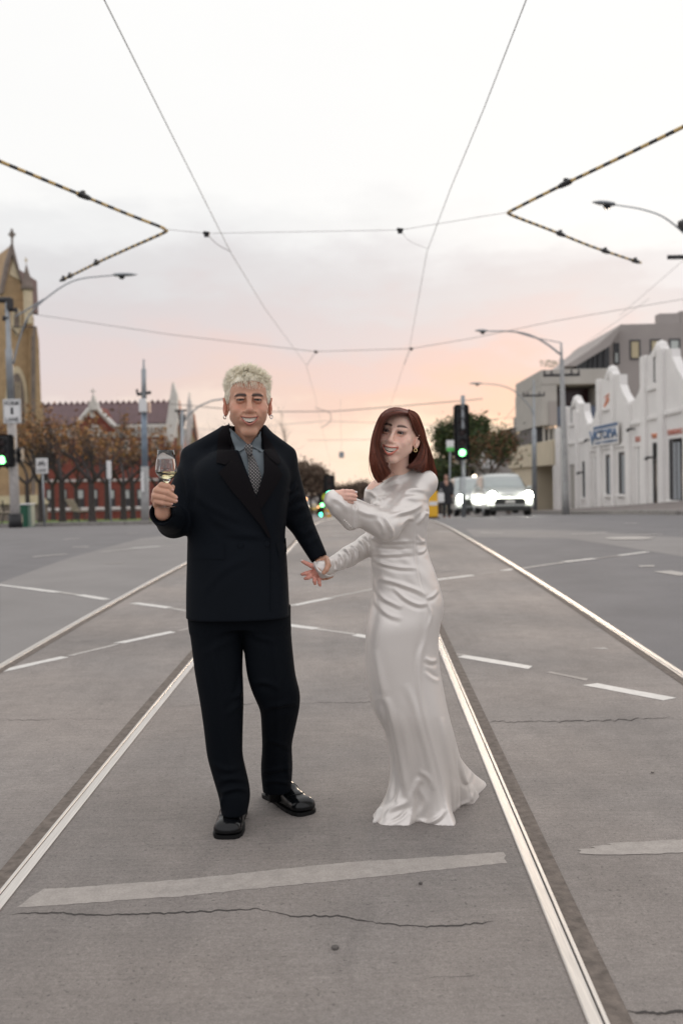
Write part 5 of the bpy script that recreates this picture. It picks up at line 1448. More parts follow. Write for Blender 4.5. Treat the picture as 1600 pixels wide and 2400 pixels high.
def np_mesh(name, P, F, m, parent=None, cols=None, smooth=True):
    off = np.array(wloc(parent)[:]) if parent is not None else np.zeros(3)
    me = bpy.data.meshes.new(name); P = np.asarray(P, float) - off; F = np.asarray(F)
    me.vertices.add(len(P)); me.vertices.foreach_set('co', P.ravel().astype(np.float32))
    w = F.shape[1]; me.loops.add(len(F)*w); me.loops.foreach_set('vertex_index', F.ravel().astype(np.int32))
    me.polygons.add(len(F)); me.polygons.foreach_set('loop_start', np.arange(0, len(F)*w, w, dtype=np.int32)); me.polygons.foreach_set('loop_total', np.full(len(F), w, np.int32))
    me.update(calc_edges=True); me.validate()
    if smooth: me.polygons.foreach_set('use_smooth', [True]*len(me.polygons))
    if cols is not None:
        a = me.color_attributes.new('Col', 'FLOAT_COLOR', 'POINT'); a.data.foreach_set('color', np.hstack([cols, np.ones((len(cols), 1))]).ravel().astype(np.float32))
    me.materials.append(m); o = bpy.data.objects.new(name, me); COL.objects.link(o)
    if parent is not None: o.parent = parent
    return o
def join_np(parts):
    P, F, o = [], [], 0
    for p, f in parts: P.append(p); F.append(f + o); o += len(p)
    return np.concatenate(P), np.concatenate(F)
def bridge(parts, anchors):
    """parts: [(P, F), ...]; the first is the trunk under the clothes, the others are tied into it at hidden points"""
    P, F = join_np(parts); off = np.cumsum([0] + [len(p) for p, _ in parts]); extra = []
    for i, a in anchors:
        def near(k):
            q = P[off[k]:off[k+1]]; v = int(np.argmin(((q - a)**2).sum(1))) + off[k]; f = F[(F == v).any(1)][0]; w = f[(list(f).index(v) + 1) % 4]; return v, w
        (v0, w0), (v1, w1) = near(i), near(0); extra.append((v0, w0, v1, w1))
    return P, np.concatenate([F, np.array(extra)])
def under_body(chains, h=.009, pad=.12):
    A = np.array([p for c, r in chains for p in c]); f = Field(A.min(0) - pad, A.max(0) + pad, h)
    for c, r in chains: f.chain(c, r, .03, .02)
    return f.mesh(1)
def v3(px, py, y): return np.array(at(px, py, y)[:])
def folds(P, F, lines, front_only=True):
    """push cloth along its normals by crease lines read off the photograph: (points px, height m, width px)"""
    N = vnormals(P, F); q = projN(P); view = P - np.array(CAM); view /= np.linalg.norm(view, axis=1)[:, None]
    fr = np.clip(-(N*view).sum(1)*2.0, 0, 1) if front_only else 1.0
    D = np.zeros(len(P))
    for ln in lines:
        pts, amp, w = ln[:3]; pts = np.array([c[:] for c in curve_pts([(a, b, 0) for a, b in pts], 6)])[:, :2] if len(pts) > 2 else np.array(pts, float)
        best = np.full(len(P), 1e9); side = np.zeros(len(P)); tt = np.zeros(len(P)); L = len(pts) - 1
        lo, hi = pts.min(0) - 4*w, pts.max(0) + 4*w; m = np.where(((q > lo) & (q < hi)).all(1))[0]
        for i in range(L):
            a, b = pts[i], pts[i+1]; d = b - a; l2 = d @ d + 1e-9; r = q[m] - a; t = np.clip(r @ d / l2, 0, 1); e = r - t[:, None]*d; dist = np.hypot(e[:,0], e[:,1])
            sg = np.sign(d[0]*r[:,1] - d[1]*r[:,0]); bt = dist < best[m]
            ii = m[bt]; best[ii] = dist[bt]; side[ii] = sg[bt]; tt[ii] = (i + t[bt])/L
        env = np.sin(np.pi*np.clip(tt, 0, 1))**.8 if len(ln) < 4 else np.ones(len(P))
        sd = best*side/w
        D += amp*env*(np.exp(-sd**2) - .55*np.exp(-((sd - 1.7)/1.1)**2)) * (best < 5*w)
    return P + N*(D*fr)[:, None]
def strands(paths, r0, r1, sides=3):
    """(N, K, 3) polylines -> thin tapering tubes in one mesh"""
    N, K, _ = paths.shape; T = np.gradient(paths, axis=1); T /= np.linalg.norm(T, axis=2)[:, :, None] + 1e-9
    ref = np.tile(np.array([.31, .83, .46]), (N, 1))[:, None, :]; U = np.cross(T, ref); U /= np.linalg.norm(U, axis=2)[:, :, None] + 1e-9; W = np.cross(T, U)
    s = np.linspace(0, 1, K)[None, :, None]; R = np.asarray(r0).reshape(-1, 1, 1)*(1 - s**2) + r1*s**2
    V = np.stack([paths + R*(math.cos(2*math.pi*j/sides)*U + math.sin(2*math.pi*j/sides)*W) for j in range(sides)], 2)
    idx = np.arange(N*K*sides).reshape(N, K, sides); a = idx[:, :-1, :]; b = idx[:, 1:, :]
    F = np.stack([a, np.roll(a, -1, 2), np.roll(b, -1, 2), b], -1).reshape(-1, 4)
    return V.reshape(-1, 3), F
def drape(name, poly_px, bvh, off, thick, m, parent, step=5.0, y_hint=3.9, bulge=0.0):
    """a flat piece of cloth (outline in pixels) laid over a body surface and given real thickness"""
    pts = [Vector(p) for p in poly_px]; bd = []
    for i in range(len(pts)):
        a, b = pts[i], pts[(i+1) % len(pts)]; k = max(1, int((b-a).length/step)); bd += [a + (b-a)*j/k for j in range(k)]
    x0, x1 = min(p.x for p in pts), max(p.x for p in pts); y0, y1 = min(p.y for p in pts), max(p.y for p in pts); ins = []
    y = y0 + step*.5
    while y < y1:
        x = x0 + step*.5
        while x < x1: ins.append(Vector((x + .01*((len(ins)*7) % 11), y))); x += step
        y += step
    r = delaunay_2d_cdt(bd + ins, [(i, (i+1) % len(bd)) for i in range(len(bd))], [list(range(len(bd)))], 1, 1e-4)
    V = []; miss = []
    for p in r[0]:
        d = ray(p.x, p.y).normalized(); h = bvh.ray_cast(CAM, d, 20)
        if h[0] is None: V.append(None); miss.append(p)
        else: V.append((CAM + d*((h[0]-CAM).length - off)))
    ok = [i for i, v in enumerate(V) if v is not None]
    for i, v in enumerate(V):
        if v is None:
            j = min(ok, key=lambda q: (r[0][q]-r[0][i]).length); d = ray(r[0][i].x, r[0][i].y).normalized(); V[i] = CAM + d*((V[j]-CAM).length)
    W = [v + (v - CAM).normalized()*thick for v in V]; n = len(V)
    F = [tuple(f) for f in r[2]]; ed = {}
    for f in F:
        for i in range(len(f)): e = (f[i], f[(i+1) % len(f)]); ed[e] = 1
    side = [(a, b, b+n, a+n) for a, b in ed if (b, a) not in ed]
    mb = MB().add(V + W, F + [tuple(i+n for i in f[::-1]) for f in F] + side); o = mb.build(name, m, parent, False)
    bmm = bmesh.new(); bmm.from_mesh(o.data); bmesh.ops.recalc_face_normals(bmm, faces=bmm.faces); bmm.to_mesh(o.data); bmm.free()
    return o
def bvh_of(P, F): return BVHTree.FromPolygons([tuple(p) for p in P.tolist()], F.tolist())

# ------------------------------------------------------------------ head
def smooth01(x): x = np.clip(x, 0, 1); return x*x*(3-2*x)
def head(Rm, O, sc, style, extra=None, box=None, h=.0021):
    """Rm: 3x3 local->world, O: world place of the point between the ears; local axes: x to the viewer's right, -y out of the face, z up"""
    Rm = np.array(Rm); man = style == 'man'
    lo, hi = ((-.095, -.13, -.185), (.095, .125, .125)) if box is None else box
    f = Field(lo, hi, h)
    if extra: extra(f, 'under')
    f.ell((0, .020, .030), (.073, .090, .078), .0)
    f.ell((0, -.030, -.028), (.0595 if man else .056, .056, .078), .03)
    f.ell((0, -.045, .040), (.056, .040, .046), .02)
    for s in (-1, 1):
        f.cap((s*(.046 if man else .045), .0, -.052), (s*.018, -.060, -.103 if man else -.100), .018, .016, .02)
        f.ell((s*.043, -.053, -.020), (.021, .021, .017), .016)
        f.ell((s*.037, -.072, -.034), (.018, .017, .015), .012)
        f.cap((s*.011, -.086, .015), (s*.042, -.072, .015), .0065 if man else .004, .006 if man else .004, .012)
        f.ell((s*.036, -.045, -.052), (.022 if man else .021, .032, .030), .022)
    f.ell((0, -.067, -.104 if man else -.100), (.021 if man else .017, .017, .015), .016)
    f.ell((0, -.080, -.060), (.034, .0205, .026), .018)
    f.ell((0, -.0865, -.051), (.021, .0135, .012), .012)
    for s in (-1, 1): f.ell((s*.029, -.096, .0015), (.018, .0125, .011), .014, True)
    f.cap((0, -.086, .010), (0, -.1045, -.032), .0068, .0110 if man else .0092, .012)
    f.ell((0, -.1065, -.0355), (.0120 if man else .0100, .0095, .0085), .006)
    for s in (-1, 1):
        f.ell((s*(.0145 if man else .0122), -.098, -.040), (.0080 if man else .0066, .0085, .0065), .006); f.ell((s*.006, -.1055, -.0485), (.0026, .0034, .0028), .003, True)
        f.cap((s*.020, -.088, -.040), (s*.033, -.080, -.054), .004, .003, .012)
        f.cap((s*.019, -.1015, -.043), (s*.036, -.086, -.064), .0016, .0016, .006, True)
        # lids around a narrow opening
        f.ell((s*.029, -.0765, .0005), (.0150, .0135, .0120), .004)
        f.cap((s*.017, -.0895, -.001), (s*.041, -.0825, .0005), .0028, .0022, .004)
        f.cap((s*.018, -.0885, .0065), (s*.040, -.083, .0065), .0030, .0028, .004)
        f.ell((s*.0290, -.092, .0015), (.0118, .012, .0022 if man else .0030), .0012, True)
    f.cap((-.020, -.0995, -.0585), (0, -.1025, -.0600), .0030, .0040, .004); f.cap((.020, -.0995, -.0585), (0, -.1025, -.0600), .0030, .0040, .004)
    W = .0295 if man else .0315
    zu = lambda x: -.0610 + 6*x*x
    zl = lambda x: (-.0790 + 26.5*x*x) if man else (-.0830 + 28*x*x)
    f.fn((-.035, -.125, -.09), (.035, -.06, -.045), lambda X, Y, Z: np.maximum(np.maximum(Z - zu(X), zl(X) - Z)*.85, Y + .066) + 0*X, .0015, True)
    xs = np.linspace(-W, W, 9); ly = lambda x: -.1005 + 15*x*x
    for i in range(8):
        a, b = xs[i], xs[i+1]; ta = 1 - (abs(a)/W)**2*.6; tb = 1 - (abs(b)/W)**2*.6
        f.cap((a, ly(a), zu(a)+.002), (b, ly(b), zu(b)+.002), .0022*ta, .0022*tb, .0025)
        f.cap((a, ly(a)+.0015, zl(a)-.0025), (b, ly(b)+.0015, zl(b)-.0025), (.0034 if man else .0044)*ta, (.0034 if man else .0044)*tb, .0030)
    for s in (-1, 1):
        ex = .0745 if man else .070
        f.ell((s*ex, .014, -.014), (.0060, .0180, .029), .006, rot=(8, 0, s*-34))
        f.ell((s*(ex+.003), .012, -.034), (.0055, .0085, .011), .004)
        cc = [(s*(ex+.002+.006*math.sin(max(0, a))), .016 - .0165*math.cos(a+.2), -.010 + .028*math.sin(a)) for a in np.linspace(-.6, 3.4, 9)]
        for i in range(8): f.cap(cc[i], cc[i+1], .0034, .0034, .003)
        f.ell((s*(ex+.008), .009, -.012), (.005, .0085, .014), .004, True)
    if extra: extra(f, 'over')
    P, F = f.mesh(1)
    x, y, z = P.T; front = smooth01((-y - .03)/.03)
    g = lambda cx, cz, sx, sz: np.exp(-((np.abs(x)-cx)/sx)**2 - ((z-cz)/sz)**2)*front
    base = np.array((.555, .305, .210) if man else (.90, .60, .485)); C = np.tile(base, (len(P), 1))
    nz_ = 1 + .018*np.sin(x*410+z*130)*np.sin(z*370-y*220)
    C *= nz_[:, None]
    def blend(c, w): C[:] = C*(1-w[:, None]) + np.array(c)*w[:, None]
    blend((.50, .20, .14) if man else (.62, .31, .25), .55*g(.040, -.022, .020, .018)); blend((.50, .20, .15), .35*g(0, -.036, .012, .012))
    earw = smooth01((np.abs(x) - .070)/.006)*(np.abs(z+.012) < .045)*(y > -.02); blend((.50, .15, .10), .6*earw*(1 if man else .3))
    if man:
        blend((.36, .22, .16), .10*smooth01((-z-.045)/.03)*smooth01((z+.150)/.03)*front*(np.abs(x) < .07))
        browc = .0180 - 9*(np.abs(x)-.028)**2; bw = .0072*smooth01((.052-np.abs(x))/.014)*smooth01((np.abs(x)-.007)/.006) + 1e-5
        blend((.012, .008, .008), np.clip(1.3 - np.abs(z-browc-.001)/bw, 0, 1)*front*(bw > .0008)*.95)
    else:
        browc = .0240 + .0045*np.sin((np.abs(x)-.008)/.040*math.pi*.85) ; bw = .0058*smooth01((.053-np.abs(x))/.020)*smooth01((np.abs(x)-.008)/.005) + 1e-5
        blend((.035, .018, .014), np.clip(1.3 - np.abs(z-browc)/bw, 0, 1)*front*(bw > .0006)*.92)
        blend((.07, .035, .035), .85*np.exp(-((np.abs(x)-.031)/.015)**4 - ((z-.0065)/.0065)**2)*front)
    ew = np.exp(-((np.abs(x)-.029)/.0145)**6 - ((z-.0015)/(.0040 if man else .0050))**4)*front; blend((.030, .015, .012), .95*ew)
    yl = ly(x); up = np.exp(-((z-(zu(x)+.0018))/(.0022 if man else .0025))**4)*(np.abs(x) < W+.001)*(y < -.085); dn = np.exp(-((z-(zl(x)-.0030))/.0058)**4)*(np.abs(x) < W+.001)*(y < -.083)
    lip = (.42, .15, .12) if man else (.62, .15, .11)
    blend(lip, np.clip(up + dn, 0, 1)*.9)
    inside = (np.abs(x) < W)*(z < zu(x)+.0005)*(z > zl(x)-.0005)*(y > ly(x)+.004)*(y < -.05); blend((.06, .012, .012), inside*1.0)
    kx = (.17 if man else .07)*smooth01((-z - .040)/.065)*(1 - smooth01((-z - .112)/.035)); P = P*np.stack([1 - kx, np.ones(len(P)), np.ones(len(P))], 1)
    Pw = (P*sc) @ Rm.T + O
    return Pw, F, C, P
def head_bits(Rm, O, sc, style, person, eye_col):
    Rm = np.array(Rm); W = lambda p: (np.array(p)*sc) @ Rm.T + O
    for s in (-1, 1):
        n, k = 14, 10; vs = []; cs = []; c = np.array((s*.029, -.0775, .0005)); r = .0120
        for i in range(k+1):
            th = math.pi*i/k
            for j in range(n):
                a = 2*math.pi*j/n; vs.append(c + r*np.array((math.sin(th)*math.cos(a), -math.cos(th), math.sin(th)*math.sin(a)))); t = th
                cs.append((.006, .005, .005) if t < .22 else (eye_col if t < .62 else (.20, .18, .175)))
        F = [(i*n+j, i*n+(j+1) % n, (i+1)*n+(j+1) % n, (i+1)*n+j) for i in range(k) for j in range(n)]
        np_mesh('eye', W(np.array(vs)), np.array(F), mat('eye_surface', (1, 1, 1), rough=.3, vcol=True, spec=.25), person, np.array(cs))
    # upper teeth: an arch with a shallow notch between neighbours
    n = 61; xs = np.linspace(-.0272, .0272, n); vs = []; 
    for i, x in enumerate(xs):
        notch = .0009*max(0, 1 - abs(((x/.0066) % 1) - .5)*-2 - 1.0) if False else .0012*math.exp(-(((x/.0068 + .5) % 1 - .5)/.09)**2) if abs(x) > .003 else .0012*math.exp(-((x/.0068)/.09)**2)
        y = -.0945 + 17*x*x + notch; z1 = -.0610 + 6*x*x; ln = .0128*(1 - .25*abs(x)/.026) - notch*.9
        for z in (z1+.003, z1-.002, z1-ln*.8, z1-ln): vs.append((x, y + (.0010 if z == z1-ln else 0), z))
    F = [(i*4+q, (i+1)*4+q, (i+1)*4+q+1, i*4+q+1) for i in range(n-1) for q in range(3)]
    np_mesh('teeth', W(np.array(vs)), np.array(F)[:, ::-1], mat('teeth_enamel', (.93, .87, .76), rough=.25, emit=None), person)
    if style != 'man':
        xs = np.linspace(-.021, .021, 31); vs = []
        for x in xs:
            for z in (-.0805, -.0765): vs.append((x, -.0905 + 16*x*x, z + 20*x*x*.6))
        np_mesh('lower_teeth', W(np.array(vs)), np.array([(2*i, 2*i+2, 2*i+3, 2*i+1) for i in range(30)]), MATS['teeth_enamel'], person)
M_skin_m = mat('skin_warm', (1, 1, 1), rough=.48, vcol=True, spec=.4, sss=.12, bump=.0003, bscale=700)
M_skin_w = mat('skin_fair', (1, 1, 1), rough=.48, vcol=True, spec=.4, sss=.12, bump=.0003, bscale=700)
# ================================================================== the man
M_suit = mat('suit_wool', (.0030, .0050, .0085), rough=.74, spec=.15, sheen=.0, var=.2, scale=3, bump=.0007, bscale=500)
M_lapel = mat('lapel_cloth', (.0058, .0048, .0060), rough=.85, spec=.14, sheen=.0, bump=.0005, bscale=500)
M_trou = mat('trouser_wool', (.0022, .0036, .0060), rough=.78, spec=.12, sheen=.0, bump=.0006, bscale=450)
M_shirt = mat('grey_shirt', (.155, .185, .205), rough=.75, bump=.0003, bscale=500, var=.05, scale=9)
M_shoe = mat('black_leather', (.0035, .004, .005), rough=.20, spec=.38, coat=.0)
M_sole = mat('shoe_sole', (.0035, .0035, .004), rough=.55, spec=.3)
M_silver = mat('silver', (.75, .72, .72), rough=.2, metal=1.0)
M_blond = mat('bleached_hair', (.66, .555, .385), rough=.55, vcol=True, spec=.35)
def tie_mat():
    m = bpy.data.materials.new('dotted_tie'); m.use_nodes = True; N, L = m.node_tree.nodes, m.node_tree.links; b = N['Principled BSDF']; b.inputs['Roughness'].default_value = .5
    t = N.new('ShaderNodeTexCoord'); mp = N.new('ShaderNodeMapping'); mp.inputs['Rotation'].default_value = (0, math.radians(45), 0); mp.inputs['Scale'].default_value = (112, 112, 112); L.new(t.outputs['Object'], mp.inputs[0])
    sp = N.new('ShaderNodeSeparateXYZ'); L.new(mp.outputs[0], sp.inputs[0]); o = []
    for i in (0, 2):
        fr = N.new('ShaderNodeMath'); fr.operation = 'FRACT'; L.new(sp.outputs[i], fr.inputs[0]); s = N.new('ShaderNodeMath'); s.operation = 'GREATER_THAN'; s.inputs[1].default_value = .48; L.new(fr.outputs[0], s.inputs[0]); o.append(s.outputs[0])
    mu = N.new('ShaderNodeMath'); mu.operation = 'MULTIPLY'; L.new(o[0], mu.inputs[0]); L.new(o[1], mu.inputs[1])
    mx = N.new('ShaderNodeMix'); mx.data_type = 'RGBA'; L.new(mu.outputs[0], mx.inputs[0]); mx.inputs[6].default_value = (.008, .008, .010, 1); mx.inputs[7].default_value = (.30, .28, .27, 1); L.new(mx.outputs[2], b.inputs['Base Color'])
    return m
def z1(X, Y): return (330 + X/3.4844, 830 + Y/3.4844)
YM = 3.92
gM = gnd(560, 1950)
MAN = thing('person', 'smiling person with cropped bleached hair in a black double-breasted suit, raising a wine glass', 'person', (gM.x, YM, gz(YM)))

# jacket
S_R = v3(463, 1090, 3.95); E_R = v3(407, 1222, 3.88); W_R = v3(381, 1203, 3.675)
S_L = v3(660, 1093, 3.96); E_L = v3(697, 1212, 4.02); W_L = v3(745, 1303, 3.975)
tors = [(1056, 500, 640, .085), (1078, 460, 672, .115), (1110, 443, 684, .132), (1150, 443, 680, .138), (1200, 442, 673, .137), (1260, 441, 667, .132), (1306, 440, 672, .136), (1380, 438, 676, .142), (1452, 438, 679, .148), (1475, 438, 679, .148)]
def rows(tab, yc=YM):
    out = []
    for r in tab:
        y = r[4] if len(r) > 4 else yc; a, b = v3(r[1], r[0], y), v3(r[2], r[0], y); out.append(((a[2]+b[2])/2, (a[0]+b[0])/2, y, (b[0]-a[0])/2, r[3]))
    return out
f = Field((-.86, 3.50, .90), (.02, 4.16, 1.72), .005)
f.sections(rows(tors), 2.5)
nb = v3(575, 1012, 3.955)
for (px, py, s) in ((448, 1066, -1), (672, 1066, 1)):
    f.cap(nb + np.array((.018 if s > 0 else -.030, 0, 0)), v3(px, py, 3.955), .050, .038, .045)
f.cap(S_R, E_R, .068, .062, .025); f.cap(E_R, W_R, .062, .048, .02)
f.cap(S_L, E_L, .064, .053, .025); f.cap(E_L, W_L, .053, .036, .02)
f.ell(nb + np.array((0, .02, .0)), (.075, .06, .05), .045)
zh = float(at(586, 1457, YM - .14).z)
f.fn((-2, 3, .5), (1, 5, 1.2), lambda X, Y, Z: (Z - zh) + 0*X + 0*Y, .004, True)
# neck hole, V opening, cuffs
ncut = v3(578, 1005, 3.93)
f.cap(ncut + np.array((0, -.02, -.06)), ncut + np.array((0, .0, .12)), .058, .066, .006, True)
def vcut(X, Y, Z):
    sh = np.broadcast_shapes(X.shape, Y.shape, Z.shape); P = np.stack([np.broadcast_to(a, sh).ravel() for a in (X, Y, Z)], 1); q = projN(P)
    px, py = q[:, 0], q[:, 1]
    Lx = np.interp(py, [985, 1020, 1060, 1164], [537, 545, 561, 601]); Rx = np.interp(py, [1000, 1042, 1105, 1164], [611, 617, 619, 601])
    d = np.maximum(np.maximum(Lx - px, px - Rx)/600*.9, P[:, 1] - (YM - .02)); d = np.maximum(d, (py - 1168)/600)
    return d.reshape(sh)
f.fn((-.50, 3.70, 1.42), (-.20, 3.95, 1.76), vcut, .003, True)
dR = (W_R - E_R)/np.linalg.norm(W_R - E_R); dL = (W_L - E_L)/np.linalg.norm(W_L - E_L)
f.cap(W_R + dR*.02, W_R + dR*.08, .040, .045, .004, True); f.cap(W_L + dL*.012, W_L + dL*.08, .029, .034, .004, True)
def trim(W, d, c=.035):
    f.fn(W - .10, W + .12, lambda X, Y, Z: -((X-W[0])*d[0] + (Y-W[1])*d[1] + (Z-W[2])*d[2] - c), .003, True)
trim(W_L, dL, .020); trim(W_R, dR, .030)
Pj, Fj = f.mesh(2)
J = lambda L: [z1(*p) for p in L]
Pj = folds(Pj, Fj, [
    (J([(1270, 1050), (1240, 1110), (1200, 1130)]), .010, 5), (J([(1300, 1130), (1250, 1160), (1205, 1230)]), .010, 6), (J([(1340, 1230), (1290, 1250), (1220, 1300)]), .008, 6),
    (J([(1360, 1290), (1330, 1340), (1290, 1400)]), .006, 6), (J([(1390, 1400), (1360, 1450), (1300, 1480)]), .006, 6), (J([(1440, 1480), (1400, 1530), (1330, 1560)]), .005, 5),
    (J([(330, 900), (370, 1000), (390, 1150), (385, 1280)]), .008, 6), (J([(200, 1230), (260, 1290), (360, 1330)]), .006, 6), (J([(130, 1380), (200, 1420), (310, 1400)]), .006, 7), (J([(220, 1470), (300, 1430), (370, 1340)]), .005, 6),
    (J([(420, 900), (430, 1100), (420, 1280)]), -.005, 7), (J([(640, 1450), (800, 1480), (1040, 1490)]), .004, 8), (J([(500, 1260), (700, 1400), (1000, 1500)]), .004, 9),
    ([(470, 1400), (520, 1340), (600, 1300)], .003, 9), ([(640, 1230), (655, 1320), (660, 1420)], .003, 8), ([(450, 1150), (500, 1190), (580, 1230)], .004, 10)])
np_mesh('jacket', Pj, Fj, M_suit, MAN)
bj = bvh_of(Pj, Fj)
JK = [o for o in bpy.data.objects if o.name == 'jacket'][0]
def jpanel(name, poly, off, m=M_lapel, thick=.006, step=4.0, parent=None): return drape(name, J(poly), bj, off, thick, m, parent or JK, step)
jpanel('pocket_flap', [(388, 1540), (680, 1545), (686, 1675), (385, 1668)], .004, M_suit); jpanel('pocket_flap', [(1105, 1545), (1185, 1500), (1192, 1618), (1130, 1660)], .004, M_suit)
jpanel('front_edge', [(1058, 1500), (1072, 1505), (1076, 1742), (1078, 2100), (1060, 2100), (1062, 1740)], .003, M_suit, .004)
for X, Y in ((815, 1560), (1030, 1550)):
    h = bj.ray_cast(CAM, ray(*z1(X, Y)).normalized(), 20)[0]; MB().tube([h + Vector((0, .002, 0)), h + Vector((0, -.006, 0))], [.011, .010], 16).build('button', M_suit, JK)

# shirt, collar leaves, tie
f = Field((-.56, 3.72, 1.30), (-.12, 4.08, 1.76), .005)
f.sections([(z, cx, cy, max(.02, rx - .022), ry - .020) for z, cx, cy, rx, ry in rows(tors)], 2.4)
f.cap(v3(577, 1030, 3.93), v3(577, 1004, 3.925), .064, .061, .03)
f.cap(v3(577, 1016, 3.935), v3(578, 960, 3.93), .055, .058, 0, True)
def vneck(X, Y, Z):
    sh = np.broadcast_shapes(X.shape, Y.shape, Z.shape); P = np.stack([np.broadcast_to(a, sh).ravel() for a in (X, Y, Z)], 1); q = projN(P); px, py = q[:, 0], q[:, 1]
    Lx = np.interp(py, [990, 1000, 1043], [534, 537, 582]); Rx = np.interp(py, [1000, 1010, 1043], [613, 611, 584])
    return (np.maximum(np.maximum(np.maximum(Lx - px, px - Rx), py - 1044)/600*.9, P[:, 1] - 3.93)).reshape(sh)
f.fn((-.45, 3.70, 1.58), (-.24, 3.95, 1.76), vneck, .002, True)
Ps, Fs = f.mesh(2); SH = np_mesh('shirt', Ps, Fs, M_shirt, MAN); bs = bvh_of(Ps, Fs)
drape('collar_leaf', J([(714, 572), (722, 560), (745, 636), (800, 700), (882, 750), (790, 803), (752, 720), (728, 640)]), bs, .012, .004, M_shirt, SH, 3.5)
drape('collar_leaf', J([(968, 622), (985, 700), (987, 798), (903, 750), (928, 700), (957, 640)]), bs, .012, .004, M_shirt, SH, 3.5)
drape('button_placket', J([(852, 800), (862, 800), (886, 1000), (880, 1005)]), bs, .003, .002, M_shirt, SH, 3.5)
TI = drape('tie', J([(868, 812), (905, 806), (930, 850), (955, 905), (985, 1000), (978, 1080), (943, 1168), (905, 1080), (882, 1000), (880, 900)]), bs, .010, .005, tie_mat(), MAN, 4)
kp = v3(*z1(880, 783), 3.79); kn = Field(kp - .05, kp + .05, .003); kn.cap(v3(*z1(880, 768), 3.80), v3(*z1(888, 812), 3.795), .0165, .0115, 0); Pk, Fk = kn.mesh(1)
np_mesh('tie_knot', Pk, Fk, TI.data.materials[0], TI)
def lapel(name, poly, off, thick=.007): return jpanel(name, poly, off, M_lapel, thick)
bj2 = bvh_of(*join_np([(Pj, Fj), (Ps, Fs)])); bj = bj2
lapel('collar', [(712, 574), (722, 590), (735, 660), (755, 740), (778, 812), (694, 903), (617, 884), (626, 760), (634, 660), (668, 600)], .010)
lapel('lapel', [(780, 800), (805, 850), (850, 952), (945, 1168), (1062, 1500), (1045, 1500), (980, 1400), (850, 1240), (740, 1110), (636, 966), (700, 905)], .013)
lapel('collar', [(975, 612), (1015, 655), (1090, 762), (1148, 880), (1118, 902), (1052, 850), (1006, 790), (1000, 700), (985, 640)], .010)
lapel('lapel', [(1004, 800), (1052, 856), (1112, 908), (1162, 986), (1075, 1130), (985, 1260), (965, 1240), (947, 1168), (1003, 985), (1006, 880)], .012)

# trousers
legR = [(1420, 440, 575, .105, 3.93), (1446, 441, 572, .105, 3.93), (1510, 450, 569.5, .10, 3.92), (1572, 457, 568, .092, 3.90), (1645, 470, 571, .085, 3.89), (1700, 478, 569, .080, 3.89), (1771, 486, 567.5, .076, 3.90), (1830, 503, 582, .076, 3.91), (1867, 515, 588, .080, 3.91), (1903, 519.5, 580, .080, 3.91)]
legL = [(1420, 555, 680, .105, 3.94), (1446, 558, 679.5, .105, 3.94), (1510, 571, 684, .10, 3.93), (1585, 579.5, 692, .092, 3.92), (1628, 594, 704.5, .086, 3.93), (1661, 611, 702, .080, 3.96), (1747, 615, 683, .072, 4.05), (1800, 611, 686, .072, 4.10), (1852, 616, 682, .074, 4.14)]
f = Field((-.66, 3.72, .10), (-.10, 4.26, 1.10), .005)
f.sections(rows(legR), 2.2); f.sections(rows(legL), 2.2, .006)
f.sections(rows([(1350, 462, 662, .11), (1420, 455, 668, .115), (1470, 460, 664, .095)]), 2.4, .03)
# hollow the hems around the ankles
a = v3(549, 1910, 3.90); f.cap(a + (0, 0, -.06), a + (0, 0, .035), .046, .046, 0, True); a = v3(648, 1858, 4.13); f.cap(a + (0, 0, -.06), a + (0, 0, .03), .044, .044, 0, True)
Pt, Ft = f.mesh(2)
T = lambda L: [(420 + X/3.0147, 1240 + Y/3.0147) for X, Y in L]
Pt = folds(Pt, Ft, [(T([(290, 700), (250, 900), (300, 1150), (330, 1500), (400, 1850)]), .006, 7), (T([(450, 1000), (430, 1150), (380, 1200)]), .008, 6), (T([(450, 1230), (400, 1260), (330, 1320)]), .006, 7), (T([(230, 1650), (330, 1700), (450, 1680)]), .006, 7),
    (T([(270, 1790), (370, 1760), (480, 1780)]), .008, 7), (T([(290, 1880), (330, 1850), (420, 1830), (500, 1860)]), .010, 6), (T([(330, 1860), (300, 1930), (300, 1990)]), .007, 5), (T([(640, 700), (680, 900), (700, 1100), (700, 1400), (680, 1750)]), .006, 7),
    (T([(500, 1100), (600, 1080), (720, 1130)]), .007, 7), (T([(590, 1280), (700, 1240), (840, 1230)]), .008, 7), (T([(590, 1530), (680, 1500), (790, 1560)]), .005, 6), (T([(580, 1720), (680, 1700), (800, 1680)]), .006, 6), (T([(590, 1800), (680, 1780), (790, 1800)]), .006, 5), (T([(770, 1580), (760, 1680), (775, 1770)]), .005, 5),
    (T([(460, 700), (560, 760), (700, 800)]), .005, 7), (T([(430, 760), (330, 800), (150, 900)]), .004, 8)])
np_mesh('trousers', Pt, Ft, M_trou, MAN)

